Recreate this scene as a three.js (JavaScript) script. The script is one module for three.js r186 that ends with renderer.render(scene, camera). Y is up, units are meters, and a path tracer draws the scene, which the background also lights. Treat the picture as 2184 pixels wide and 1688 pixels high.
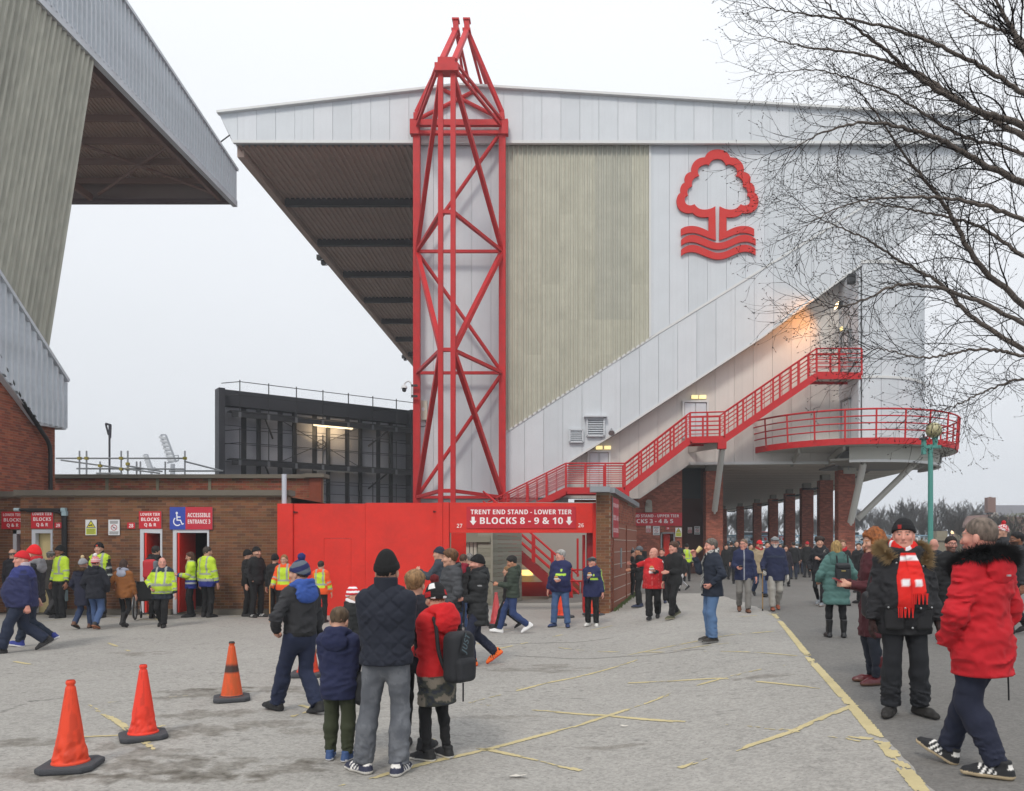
import * as THREE from 'three';
import { mergeGeometries } from 'three/addons/utils/BufferGeometryUtils.js';

// ---------------------------------------------------------------- camera, sky, sun, exposure
const EYE = 1.86, F = 1700, CX = 1200, CY = 1163;         // lens measured on a 2184 x 1688 frame
const scene = new THREE.Scene();
const camera = new THREE.PerspectiveCamera(2 * Math.atan(CY / F) * 180 / Math.PI, 2 * CX / (2 * CY), 0.1, 900);
camera.position.set(0, EYE, 0);
camera.setViewOffset(2 * CX, 2 * CY, 0, 0, 2184, 1688);
camera.updateProjectionMatrix();
const renderer = new THREE.WebGLRenderer({ antialias: true });
renderer.toneMapping = THREE.LinearToneMapping;
renderer.toneMappingExposure = 1.08;
renderer.shadowMap.enabled = true;

function rng(seed) { let s = seed >>> 0; return () => { s = (s + 0x6D2B79F5) >>> 0; let t = s; t = Math.imul(t ^ (t >>> 15), t | 1); t ^= t + Math.imul(t ^ (t >>> 7), t | 61); return ((t ^ (t >>> 14)) >>> 0) / 4294967296; }; }
const R0 = rng(7);
// value noise in 3D
function hash3(x, y, z) { let h = Math.imul(x, 374761393) + Math.imul(y, 668265263) + Math.imul(z, 1274126177); h = Math.imul(h ^ (h >>> 13), 1274126177); return ((h ^ (h >>> 16)) >>> 0) / 4294967295; }
function noise(x, y, z = 0) {
  const xi = Math.floor(x), yi = Math.floor(y), zi = Math.floor(z); let fx = x - xi, fy = y - yi, fz = z - zi;
  fx = fx * fx * (3 - 2 * fx); fy = fy * fy * (3 - 2 * fy); fz = fz * fz * (3 - 2 * fz);
  const l = (a, b, t) => a + (b - a) * t;
  return l(l(l(hash3(xi, yi, zi), hash3(xi + 1, yi, zi), fx), l(hash3(xi, yi + 1, zi), hash3(xi + 1, yi + 1, zi), fx), fy),
    l(l(hash3(xi, yi, zi + 1), hash3(xi + 1, yi, zi + 1), fx), l(hash3(xi, yi + 1, zi + 1), hash3(xi + 1, yi + 1, zi + 1), fx), fy), fz);
}
const fbm = (x, y, z = 0, o = 4) => { let s = 0, a = .5, t = 0; for (let i = 0; i < o; i++) { s += a * noise(x, y, z); t += a; x *= 2.03; y *= 2.03; z *= 2.03; a *= .5; } return s / t; };
const sstep = (a, b, x) => { const t = Math.min(1, Math.max(0, (x - a) / (b - a))); return t * t * (3 - 2 * t); };
const mix = (a, b, t) => a + (b - a) * t, clamp = (x, a, b) => Math.min(b, Math.max(a, x));

{ // overcast sky: even cloud, a little brighter overhead
  const W = 512, H = 256, data = new Float32Array(W * H * 4);
  for (let j = 0; j < H; j++) for (let i = 0; i < W; i++) {
    const el = ((j + .5) / H - .5) * Math.PI, az = (i + .5) / W * 2 * Math.PI, s = Math.max(0, Math.sin(el));
    const c = Math.cos(el), n = fbm(c * Math.cos(az) * 3 + 9, s * 5, c * Math.sin(az) * 3 + 4, 4) - .5;
    const L = (.77 + .40 * s) * (1 + .07 * n), t = s;
    const k = (j * W + i) * 4;
    data[k] = L * mix(.945, .975, t); data[k + 1] = L * mix(.985, 1, t); data[k + 2] = L * mix(1.045, 1.03, t); data[k + 3] = 1;
  }
  const sky = new THREE.DataTexture(data, W, H, THREE.RGBAFormat, THREE.FloatType);
  sky.mapping = THREE.EquirectangularReflectionMapping; sky.magFilter = THREE.LinearFilter; sky.needsUpdate = true;
  scene.background = sky; scene.environment = sky;
}
const sun = new THREE.DirectionalLight(0xfff6ea, 1.5);
sun.position.set(-14, 60, 26); sun.castShadow = true; sun.shadow.radius = 24; sun.shadow.mapSize.set(2048, 2048);
Object.assign(sun.shadow.camera, { left: -60, right: 60, top: 60, bottom: -60, near: 1, far: 220 });
scene.add(sun); scene.add(sun.target); sun.target.position.set(0, 0, -30);
scene.fog = new THREE.FogExp2(0xdfe4ea, 0.0013);

// ---------------------------------------------------------------- helpers
const V = (x, y, z) => new THREE.Vector3(x, y, z);
const at = (px, py, d) => V((px - CX) / F * d, EYE + (CY - py) / F * d, -d);
const ground = (x, z) => .31 * sstep(0, 3.1, x) - .02 * sstep(-2, -9, x);
const onGround = (px, py) => { let d = 10; for (let i = 0; i < 40; i++) d = (EYE - ground((px - CX) / F * d, -d)) * F / (py - CY); const p = at(px, py, d); p.y = ground(p.x, p.z); return p; };
const taken = {};
const numbered = (n) => { const k = taken[n] = (taken[n] ?? -1) + 1; return k ? n + '_' + String(k).padStart(3, '0') : n; };
function tag(o, label, category, group, kind) { if (label) o.userData.label = label; if (category) o.userData.category = category; if (group) o.userData.group = group; if (kind) o.userData.kind = kind; return o; }
function thing(name, label, category, pos = V(0, 0, 0), group) { const o = new THREE.Group(); o.name = numbered(name); o.position.copy(pos); scene.add(o); return tag(o, label, category, group); }
function plain(g) { // position, normal, uv, no index
  let q = g.index ? g.toNonIndexed() : g; if (!q.attributes.normal) q.computeVertexNormals();
  const r = new THREE.BufferGeometry(); r.setAttribute('position', q.attributes.position); r.setAttribute('normal', q.attributes.normal);
  r.setAttribute('uv', q.attributes.uv ?? new THREE.Float32BufferAttribute(new Float32Array(q.attributes.position.count * 2), 2)); return r;
}
function boxUV(g) { // texture coordinates in metres
  const p = g.attributes.position, n = g.attributes.normal; if (!n || g.userData.keepUV) return g; const uv = new Float32Array(p.count * 2);
  for (let i = 0; i < p.count; i++) { const x = Math.abs(n.getX(i)), y = Math.abs(n.getY(i)), z = Math.abs(n.getZ(i)); if (y > x && y > z) { uv[2 * i] = p.getX(i); uv[2 * i + 1] = p.getZ(i); } else if (x > z) { uv[2 * i] = p.getZ(i); uv[2 * i + 1] = p.getY(i); } else { uv[2 * i] = p.getX(i); uv[2 * i + 1] = p.getY(i); } }
  g.setAttribute('uv', new THREE.BufferAttribute(uv, 2)); return g;
}
function obj(name, geoms, mat, parent = scene) {
  const list = Array.isArray(geoms) ? geoms : [geoms];
  const g = list.length === 1 ? list[0] : mergeGeometries(list.map(plain));
  boxUV(g); const m = new THREE.Mesh(g, mat); m.name = parent === scene ? numbered(name) : name; m.castShadow = m.receiveShadow = true; parent.add(m); return m;
}
const box = (w, h, d, x = 0, y = 0, z = 0) => new THREE.BoxGeometry(w, h, d).translate(x, y, z);
function beam(a, b, w, h = w, up = V(0, 1, 0)) { // square bar between two points
  const dir = b.clone().sub(a), L = dir.length(); const g = new THREE.BoxGeometry(w, h, L).translate(0, 0, L / 2);
  const m = new THREE.Matrix4().lookAt(b, a, Math.abs(dir.clone().normalize().dot(up)) > .97 ? V(0, 0, 1) : up); m.setPosition(a); return g.applyMatrix4(m);
}
function rod(a, b, r, r2 = r, n = 8) {
  const dir = b.clone().sub(a), L = dir.length(); const g = new THREE.CylinderGeometry(r2, r, L, n, 1).translate(0, L / 2, 0);
  return g.applyMatrix4(new THREE.Matrix4().compose(a, new THREE.Quaternion().setFromUnitVectors(V(0, 1, 0), dir.normalize()), V(1, 1, 1)));
}
function tube(pts, r, n = 6, seg) { return new THREE.TubeGeometry(new THREE.CatmullRomCurve3(pts), seg ?? pts.length * 4, r, n); }
const polyRods = (pts, r, n = 8) => { const o = []; for (let i = 1; i < pts.length; i++) o.push(rod(pts[i - 1], pts[i], r, r, n)); for (let i = 1; i < pts.length - 1; i++) o.push(new THREE.SphereGeometry(r, n, 4).translate(pts[i].x, pts[i].y, pts[i].z)); return o; };
function prism(poly, z0, z1, hole, bev = 0) { // polygon in world x,y, from z0 (far) to z1 (near)
  const s = new THREE.Shape(poly.map(([x, y]) => new THREE.Vector2(x, y))); if (hole) for (const h of hole) s.holes.push(new THREE.Path(h.map(([x, y]) => new THREE.Vector2(x, y))));
  const g = new THREE.ExtrudeGeometry(s, { depth: z1 - z0 - 2 * bev, bevelEnabled: bev > 0, bevelSize: bev, bevelThickness: bev, bevelOffset: -bev, bevelSegments: 1, curveSegments: 10 }); return g.translate(0, 0, z0 + bev);
}
function slabXZ(poly, y0, y1) { const g = prism(poly.map(([x, z]) => [x, -z]), 0, y1 - y0); return g.rotateX(-Math.PI / 2).translate(0, y0, 0); }
const pxy = (pts, d) => pts.map(([x, y]) => [(x - CX) / F * d, EYE + (CY - y) / F * d]);
function clipX(poly, a, b) { // polygon kept between x = a and x = b
  const cut = (P, f, X) => { const o = []; for (let i = 0; i < P.length; i++) { const p = P[i], q = P[(i + 1) % P.length], s = f(p[0]), t = f(q[0]); if (s) o.push(p); if (s !== t) { const k = (X - p[0]) / (q[0] - p[0]); o.push([X, p[1] + k * (q[1] - p[1])]); } } return o; };
  return cut(cut(poly, (x) => x >= a, a), (x) => x <= b, b);
}
function area(P) { let s = 0; for (let i = 0; i < P.length; i++) { const p = P[i], q = P[(i + 1) % P.length]; s += p[0] * q[1] - p[1] * q[0]; } return Math.abs(s / 2); }

// textures
function tex(w, h, fn, srgb, rep) { // fn(u, v) -> [r, g, b] 0..255 or one grey
  const d = new Uint8Array(w * h * 4); for (let j = 0; j < h; j++) for (let i = 0; i < w; i++) { const c = fn(i / w, j / h, i, j), k = (j * w + i) * 4; if (c.length) { d[k] = c[0]; d[k + 1] = c[1]; d[k + 2] = c[2]; } else d[k] = d[k + 1] = d[k + 2] = c; d[k + 3] = 255; }
  const t = new THREE.DataTexture(d, w, h); t.wrapS = t.wrapT = THREE.RepeatWrapping; t.magFilter = THREE.LinearFilter; t.minFilter = THREE.LinearMipmapLinearFilter; t.generateMipmaps = true;
  if (srgb) t.colorSpace = THREE.SRGBColorSpace; if (rep) t.repeat.set(rep, rep); t.needsUpdate = true; return t;
}
// noise that wraps at the edge of the tile
function tnoise(u, v, n, s) { const x = u * n, y = v * n, xi = Math.floor(x), yi = Math.floor(y); let fx = x - xi, fy = y - yi; fx = fx * fx * (3 - 2 * fx); fy = fy * fy * (3 - 2 * fy); const h = (a, b) => hash3(((a % n) + n) % n, ((b % n) + n) % n, s); return mix(mix(h(xi, yi), h(xi + 1, yi), fx), mix(h(xi, yi + 1), h(xi + 1, yi + 1), fx), fy); }
const tfbm = (u, v, n, s, o) => { let r = 0, a = .5, t = 0; for (let i = 0; i < o; i++) { r += a * tnoise(u, v, n, s + i); t += a; n *= 2; a *= .55; } return r / t; };
const grainTex = tex(512, 512, (u, v) => 255 * tfbm(u, v, 24, 3, 5));
const dirtTex = tex(512, 512, (u, v) => { const n = tfbm(u, v, 5, 11, 6), m = tfbm(u, v, 40, 31, 3); const k = 240 + 20 * (n - .5) * 1.6 + 12 * (m - .5); return [k, k, k * .995]; }, true);
const panelTex = tex(256, 256, (u, v) => { const n = tfbm(u, v, 3, 17, 4), m = tfbm(u, v, 60, 23, 2), st = tnoise(u, .5, 40, 7); const k = 246 + 9 * (n - .5) + 6 * (m - .5) - 6 * Math.max(0, st - .8) * 5; return [k, k, k]; }, true);
const weaveTex = tex(256, 256, (u, v, i, j) => 90 + 60 * ((i + j) % 4 < 2) + 100 * tfbm(u, v, 32, 5, 3));
function mat(c, rough = .8, o = {}) { const m = new THREE.MeshStandardMaterial({ color: c, roughness: rough, metalness: 0, ...o }); return m; }
const bumped = (t, rep, s) => { const k = t.clone(); k.repeat.set(rep, rep); k.needsUpdate = true; return { bumpMap: k, bumpScale: s }; };
const mapped = (t, rep) => { const k = t.clone(); k.repeat.set(rep, rep); k.needsUpdate = true; return k; };
function canvas(w, h, draw) { const c = document.createElement('canvas'); c.width = w; c.height = h; const g = c.getContext('2d'); draw(g, w, h); const t = new THREE.CanvasTexture(c); t.colorSpace = THREE.SRGBColorSpace; t.anisotropy = 8; return t; }
const RED = '#d0202b';
const M = {
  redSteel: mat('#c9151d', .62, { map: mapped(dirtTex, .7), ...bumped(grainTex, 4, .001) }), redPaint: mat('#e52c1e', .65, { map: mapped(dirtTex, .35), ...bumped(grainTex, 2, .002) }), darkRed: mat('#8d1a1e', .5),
  panel: mat('#d4dae0', .5, { map: mapped(panelTex, .5) }), panel2: mat('#d0d6dc', .52, { map: mapped(panelTex, .5) }), panel3: mat('#d7dce2', .5, { map: mapped(panelTex, .5) }),
  trim: mat('#d3d5d5', .5), backing: mat('#8d9093', .8), grp: mat('#c3c2b3', .6, { map: mapped(dirtTex, .3) }), grp2: mat('#bfbeaf', .6, { map: mapped(dirtTex, .26) }), grp3: mat('#b8b8ac', .6, { map: mapped(dirtTex, .31) }),
  soffit: mat('#c9b0a4', .85, { map: mapped(dirtTex, .3) }), darkSteel: mat('#2c2629', .7), roofTop: mat('#9ea2a6', .6), concrete: mat('#9b9a94', .9, { map: mapped(dirtTex, .4), ...bumped(grainTex, 3, .004) }),
  greyClad: mat('#d3d9e1', .5, { map: mapped(dirtTex, .3) }), mossClad: mat('#c8c7be', .85, { map: (() => { const t = tex(512, 512, (u, v) => { const a = tnoise(u, v, 64, 41) * .5 + tnoise(u, v * .12, 96, 43) * .5, b = tfbm(u, v * .3, 8, 47, 4); const k = 214 + 44 * (a - .5) + 34 * (b - .5); return [k, k, k * .975]; }, true); t.repeat.set(.22, .05); return t; })() }), galv: mat('#9a9ea2', .4, { metalness: .6 }), black: mat('#1c1d20', .6), blackSteel: mat('#26272b', .5),
  white: mat('#d6d8da', .5), glass: mat('#20262c', .1), coping: mat('#6d675d', .9, { ...bumped(grainTex, 3, .006) }), timber: mat('#86877a', .8), green: mat('#4b8f86', .5), strut: mat('#cfcfc9', .5),
};
// ---------------------------------------------------------------- ground
function colored(g, cols) { g.setAttribute('color', new THREE.Float32BufferAttribute(cols, 3)); return g; }
const asphaltTex = (() => { // fine aggregate, 3 m tile
  const n = 1024; return tex(n, n, (u, v) => { const a = tfbm(u, v, 128, 3, 3), b = tfbm(u, v, 16, 9, 4), s = tnoise(u, v, 256, 21); let k = 226 + 34 * (a - .5) * 1.7 + 8 * (b - .5); if (s > .84) k += 22 * (s - .84) / .16; if (s < .15) k -= 60 * (.15 - s) / .15; k = clamp(k, 60, 255); return [k, k * .992, k * .975]; }, true);
})();
const asphaltBump = tex(512, 512, (u, v) => 255 * tfbm(u, v, 96, 13, 3));
const groundMat = mat('#ffffff', .92, { map: mapped(asphaltTex, 1 / 3), vertexColors: true, ...bumped(asphaltBump, 1 / 1.6, .0035) });
function sheet(xs, zs, yoff, colorAt, keep, warp) { // grid of world x and z, follows the ground
  const nx = xs.length, nz = zs.length, pos = new Float32Array(nx * nz * 3), uv = new Float32Array(nx * nz * 2), col = new Float32Array(nx * nz * 3), idx = [];
  for (let j = 0; j < nz; j++) for (let i = 0; i < nx; i++) {
    const k = j * nx + i, z = zs[j], x = warp ? warp(xs[i], z) : xs[i];
    pos[3 * k] = x; pos[3 * k + 1] = ground(x, z) + yoff; pos[3 * k + 2] = z; uv[2 * k] = x; uv[2 * k + 1] = z; const c = colorAt(x, z); col[3 * k] = c[0]; col[3 * k + 1] = c[1]; col[3 * k + 2] = c[2];
  }
  for (let j = 0; j < nz - 1; j++) for (let i = 0; i < nx - 1; i++) { const k = j * nx + i; if (keep && !keep(pos[3 * k], pos[3 * k + 2])) continue; idx.push(k, k + 1, k + nx, k + 1, k + nx + 1, k + nx); }
  const g = new THREE.BufferGeometry(); g.setAttribute('position', new THREE.BufferAttribute(pos, 3)); g.setAttribute('uv', new THREE.BufferAttribute(uv, 2)); g.setAttribute('color', new THREE.BufferAttribute(col, 3)); g.setIndex(idx); g.computeVertexNormals(); return g;
}
const range = (a, b, n, p = 1) => Array.from({ length: n }, (_, i) => a + (b - a) * Math.pow(i / (n - 1), p));
// the edge between the old pale yard and the newer grey path on the right
const edgePts = [[1990, 1700], [1905, 1590], [1815, 1505], [1745, 1420], [1690, 1350], [1655, 1312], [1600, 1290]].map(([x, y]) => onGround(x, y));
const pathEdge = (z) => { const P = edgePts; if (z > P[0].z) return P[0].x + (z - P[0].z) * (P[1].x - P[0].x) / (P[1].z - P[0].z); for (let i = 1; i < P.length; i++) if (z >= P[i].z) return mix(P[i - 1].x, P[i].x, (z - P[i - 1].z) / (P[i].z - P[i - 1].z)); return P[P.length - 1].x; };
{
  const far = [.21, .205, .2];
  const g = sheet([-260, -120, -60, -40, ...range(-30, 30, 61), 40, 60, 120, 260], [60, 20, ...range(8, -60, 69), -80, -120, -190, -280], -.07, () => far);
  const o = obj('ground', g, groundMat); o.userData.kind = 'structure';
  // yard: damp stains, oily marks, worn patches
  const stains = [[420, 1640, 1.1, .22, .5], [250, 1590, .35, .12, .45], [380, 1560, .6, .16, .5], [440, 1525, .5, .13, .45], [340, 1612, .5, .14, .45], [430, 1480, .45, .2, .5], [60, 1585, .7, .1, .5], [35, 1655, .7, .15, .4], [320, 1660, .9, .14, .55], [300, 1395, .3, .09, .45], [650, 1560, .3, .1, .3], [690, 1625, .35, .08, .4], [625, 1475, .25, .09, .35], [1100, 1530, .5, .06, .3], [700, 1490, .3, .06, .3], [470, 1470, .3, .07, .4], [1160, 1430, .55, .09, .35], [1190, 1420, .3, .06, .35], [1640, 1442, .3, .06, .4], [1300, 1595, .35, .05, .35], [590, 1470, .4, .1, .35], [590, 1545, .5, .09, .4]].map(([x, y, a, b, s]) => { const p = onGround(x, y); const d = -p.z; return [p.x, p.z, a * d / 8, b * d / 5, s]; });
  const crackP = [[[0, 1520], [60, 1498], [150, 1490]], [[1100, 1400], [1500, 1385]], [[1060, 1375], [1300, 1362]]].map((l) => l.map(([x, y]) => onGround(x, y)));
  const yard = (x, z) => {
    const n = fbm(x * .55 + 3, z * .55 + 9, 1, 4), m = fbm(x * 3.1, z * 3.1, 5, 3), q = fbm(x * 11, z * 11, 8, 2);
    let k = .425 + .07 * (n - .5) + .035 * (m - .5) + .03 * (q - .5), warm = 0;
    for (const [sx, sz, a, b, s] of stains) { const dx = (x - sx) / a, dz = (z - sz) / b, r = dx * dx + dz * dz; if (r < 3) { const e = sstep(1.1, .5, r + (fbm(x * 5, z * 7, 3, 5) - .5) * 4.6) * (.55 + .45 * sstep(.35, .6, noise(x * 19, z * 19, 6))); k *= 1 - .85 * s * e; warm += .16 * s * e; } }
    for (const P of crackP) for (let i = 1; i < P.length; i++) { const a = P[i - 1], b = P[i], t = clamp(((x - a.x) * (b.x - a.x) + (z - a.z) * (b.z - a.z)) / ((b.x - a.x) ** 2 + (b.z - a.z) ** 2), 0, 1); const dx = x - mix(a.x, b.x, t), dz = z - mix(a.z, b.z, t) + .25 * (fbm(x * 1.5, 2, 2, 3) - .5); if (Math.hypot(dx, dz) < .045) k *= .6; }
    const speck = fbm(x * 1.2 + 40, z * 1.2, 2, 3), fine = noise(x * 26, z * 26, 4); if (fine > .78 && speck > .46) k *= 1 - .35 * sstep(.78, .95, fine) * sstep(.46, .6, speck);
    const bits = noise(x * 7 + 31, z * 22, 9); if (bits > .86) k *= .86;
    return [k * 1.0, k * (.985 - warm * .4), k * (.955 - warm)];
  };
  const path = (x, z) => { const n = fbm(x * .5, z * .5, 2, 4), m = fbm(x * 6, z * 6, 3, 3); const k = .205 + .03 * (n - .5) + .04 * (m - .5); return [k, k * .985, k * .965]; };
  const y = obj('yard', sheet(range(0, 1, 420), range(-3.4, -25.5, 520, 1.25), 0, yard, null, (t, z) => mix(-17, pathEdge(z) + .14 * (fbm(z * 2, 3, 1, 4) - .5), t)), groundMat); y.userData.kind = 'structure';
  const xsR = range(-.5, 46, 260, 1.3), p = obj('path', sheet(xsR, range(-3.4, -96, 260, 1.6), -.005, path, (x, z) => x > pathEdge(z) - .4 || z < -25.4), groundMat); p.userData.kind = 'structure';
}
// painted lines: thin worn strips
const paint = mat('#cdbf92', .85, { map: mapped(dirtTex, .8) });
{
  let seed = 100;
  const line = (pts, w0_, wear) => { const w = w0_ * .82; // worn paint: pieces with ragged edges, gaps where it has gone
    const P = pts.map(([x, y]) => onGround(x, y)), pos = [], uv = [], r = rng(seed++);
    for (let s = 1; s < P.length; s++) {
      const a = P[s - 1], b = P[s], L = a.distanceTo(b), dx = (b.x - a.x) / L, dz = (b.z - a.z) / L, N = Math.max(2, Math.round(L / .03));
      for (let i = 0; i < N; i++) for (let c = 0; c < 9; c++) {
        const t0 = i / N, t1 = (i + 1) / N, mx = a.x + dx * L * t0, mz = a.z + dz * L * t0, hole = fbm(mx * 2.2 + c * .05, mz * 2.2, seed, 4) + .22 * (noise(mx * 17 - dz * c * .4, mz * 17 + dx * c * .4, 2) - .5) + .025 * Math.abs(c - 4);
        if (hole > .69 - wear * .27) continue;
        const w0 = (c / 9 - .5) * w + (c === 0 ? .012 * r() : 0), w1 = ((c + 1) / 9 - .5) * w - (c === 8 ? .012 * r() : 0);
        const q = [[t0, w0], [t1, w0], [t1, w1], [t0, w1]].map(([t, o]) => { const x = a.x + dx * L * t - dz * o, z = a.z + dz * L * t + dx * o; return [x, ground(x, z) + .005, z]; });
        for (const k of [0, 2, 1, 0, 3, 2]) { pos.push(...q[k]); uv.push(q[k][0], q[k][2]); }
      }
    }
    const g = new THREE.BufferGeometry(); g.setAttribute('position', new THREE.Float32BufferAttribute(pos, 3)); g.setAttribute('uv', new THREE.Float32BufferAttribute(uv, 2)); g.computeVertexNormals();
    const nrm = g.attributes.normal; for (let i = 0; i < nrm.count; i++) nrm.setXYZ(i, 0, 1, 0);
    const o = obj('painted_line', g, paint); o.userData.kind = 'structure';
  };
  line([[1985, 1710], [1895, 1600], [1815, 1505], [1735, 1415], [1680, 1345], [1650, 1310]], .14, .06);
  line([[690, 1690], [905, 1630], [1040, 1600], [1290, 1530], [1460, 1470], [1690, 1418]], .1, .45);
  line([[1290, 1527], [1560, 1547], [1860, 1578]], .1, .5);
  line([[960, 1497], [1290, 1527]], .1, .65);
  line([[900, 1575], [1040, 1600], [1240, 1645]], .1, .5);
  line([[1450, 1640], [1690, 1562], [1825, 1505]], .11, .45);
  line([[1690, 1562], [1850, 1585]], .1, .3);
  line([[1000, 1500], [1180, 1455]], .09, .55);
  line([[1340, 1458], [1530, 1448], [1750, 1470]], .09, .6);
  line([[1300, 1405], [1480, 1370], [1680, 1345]], .09, .6);
  line([[1100, 1470], [1400, 1395], [1560, 1372]], .09, .8);
  line([[1050, 1388], [1210, 1352], [1330, 1330]], .09, .7);
  line([[1190, 1382], [1420, 1392], [1700, 1400]], .08, .85);
  line([[1480, 1325], [1660, 1310]], .08, .6);
  line([[620, 1530], [700, 1505], [760, 1500]], .1, .5);
  line([[640, 1505], [690, 1520]], .1, .6);
  line([[190, 1505], [250, 1540], [330, 1600]], .11, .6);
  line([[130, 1575], [300, 1568], [350, 1548]], .07, .5);
  line([[230, 1500], [360, 1488], [400, 1485]], .07, .55);
  line([[230, 1372], [275, 1390]], .09, .6);
  line([[205, 1315], [350, 1325], [560, 1312], [620, 1308]], .07, .55);
  line([[40, 1330], [205, 1315], [460, 1305]], .07, .6);
  line([[300, 1305], [345, 1327]], .08, .4);
  line([[30, 1412], [75, 1420]], .1, .6);
  line([[1010, 1372], [1110, 1390]], .07, .7);
  line([[1060, 1345], [1280, 1330]], .07, .7);
}
// litter on the ground
{
  const lit = mat('#cfcac0', .8); const r = rng(55);
  const spots = [[1105, 1660, .1], [1330, 1552, .06], [2020, 1545, .03], [1000, 1430, .05], [650, 1425, .05]];
  for (const [x, y, s] of spots) { const p = onGround(x, y), pos = [], n = 7; const ring = Array.from({ length: n }, (_, i) => { const a = i / n * 6.283, q = s * (.5 + .6 * r()); return [q * Math.cos(a), .012 + .025 * r() * s / .1, q * .35 * Math.sin(a)]; }); for (let i = 0; i < n; i++) { const a = ring[i], b = ring[(i + 1) % n]; pos.push(0, .02, 0, ...b, ...a); } const g = new THREE.BufferGeometry(); g.setAttribute('position', new THREE.Float32BufferAttribute(pos, 3)); g.computeVertexNormals(); const o = obj('litter', g, lit); o.position.copy(p); tag(o, 'small crumpled scrap of pale paper litter lying on the tarmac', 'litter', 'scraps of litter on the tarmac'); }
}
// ---------------------------------------------------------------- brickwork
const brickTones = ['#7f5238', '#875a3f', '#754c35', '#8c5f40', '#6c4937', '#7e5a3c'], brickTonesRed = ['#8f4a38', '#99523c', '#84432f', '#a25a40', '#7c4436', '#93553c'], brickTonesDull = ['#84493a', '#8c4f3e', '#7a4437', '#904f3b', '#744237', '#864c3a'];
const brickMats = {}; const brickMat = (c) => brickMats[c] ??= mat(c, .9, { ...bumped(grainTex, 9, .004), map: mapped(dirtTex, 1.7) });
const mortarMat = mat('#8b7d6c', .95), mortarDark = mat('#5f5348', .95);
const brickVC = mat('#ffffff', .9, { vertexColors: true, ...bumped(grainTex, 9, .004) });
// wall in a local frame: x along, y up, face at z = 0 looking to +z; bricks stand 7 mm proud of the mortar
function brickWall(parent, w, h, { holes = [], tones = brickTones, mortar = mortarMat, thick = .22, maxParts = 300, from = [0, 0], top, seed = 1, matrix, stain }) {
  const r = rng(seed * 977), bw = .215, bh = .065, px = .225, py = .075, list = [], topAt = top ?? (() => h);
  for (let row = 0; row * py < h; row++) {
    const y0 = row * py + .005, off = (row % 2) * px / 2;
    for (let i = -1; i * px + off < w; i++) {
      let x0 = Math.max(0, i * px + off), x1 = Math.min(w, i * px + off + bw); if (x1 - x0 < .03) continue; const cut = topAt((x0 + x1) / 2); if (y0 + bh > cut) continue;
      let segs = [[x0, x1]];
      for (const [hx0, hx1, hy0, hy1] of holes) { if (y0 + bh <= hy0 + .002 || y0 >= hy1 - .002) continue; segs = segs.flatMap(([a, b]) => [[a, Math.min(b, hx0)], [Math.max(a, hx1), b]].filter(([p, q]) => q - p > .02)); }
      for (const [a, b] of segs) list.push([a, b, y0, Math.hypot((a + b) / 2 - from[0], y0 - from[1])]);
    }
  }
  list.sort((p, q) => p[3] - q[3]);
  const add = (m) => { if (matrix) m.applyMatrix4(matrix); return m; };
  // mortar body
  const shape = top ? [[0, 0], [w, 0], ...Array.from({ length: 9 }, (_, i) => { const x = w * (1 - i / 8); return [x, topAt(x)]; })] : [[0, 0], [w, 0], [w, h], [0, h]];
  let sh = shape; const door = holes.filter((q) => q[2] <= .01).sort((a, b) => b[0] - a[0]), inner = holes.filter((q) => q[2] > .01);
  if (door.length && !top) { sh = [[0, 0]]; for (const q of [...door].reverse()) sh.push([q[0], 0], [q[0], q[3]], [q[1], q[3]], [q[1], 0]); sh.push([w, 0], [w, h], [0, h]); }
  obj('mortar', add(prism(sh, -thick, -.007, inner.map((q) => [[q[0], q[2]], [q[0], q[3]], [q[1], q[3]], [q[1], q[2]]]))), mortar, parent);
  const unit = {}; const geo = (len) => { const k = len.toFixed(2); if (!unit[k]) { const g = new THREE.BoxGeometry(len, bh, .03); const u = g.attributes.uv; for (let i = 0; i < u.count; i++) u.setXY(i, u.getX(i) * len, u.getY(i) * bh); unit[k] = g; } return unit[k]; };
  const rest = [], cols = []; const C = new THREE.Color();
  list.forEach(([a, b, y0], i) => {
    const m = new THREE.Matrix4().makeTranslation((a + b) / 2, y0 + bh / 2, -.015 + .004 * (r() - .5)); if (matrix) m.premultiply(matrix); const tone = tones[Math.floor(r() * tones.length)];
    if (i < maxParts) { const o = new THREE.Mesh(geo(b - a), brickMat(tone)); o.name = i ? 'brick_' + String(i).padStart(3, '0') : 'brick'; o.applyMatrix4(m); o.castShadow = o.receiveShadow = true; parent.add(o); }
    else { const g = plain(geo(b - a).clone()).applyMatrix4(m); rest.push(g); C.set(tone); let k = .86 + .22 * r(); if (stain) k *= stain((a + b) / 2, y0); for (let v = 0; v < 36; v++) cols.push(C.r * k, C.g * k, C.b * k); }
  });
  if (rest.length) { const o = obj('brickwork', colored(mergeGeometries(rest), cols), brickVC, parent); o.userData.kind = 'stuff'; }
}
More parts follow.
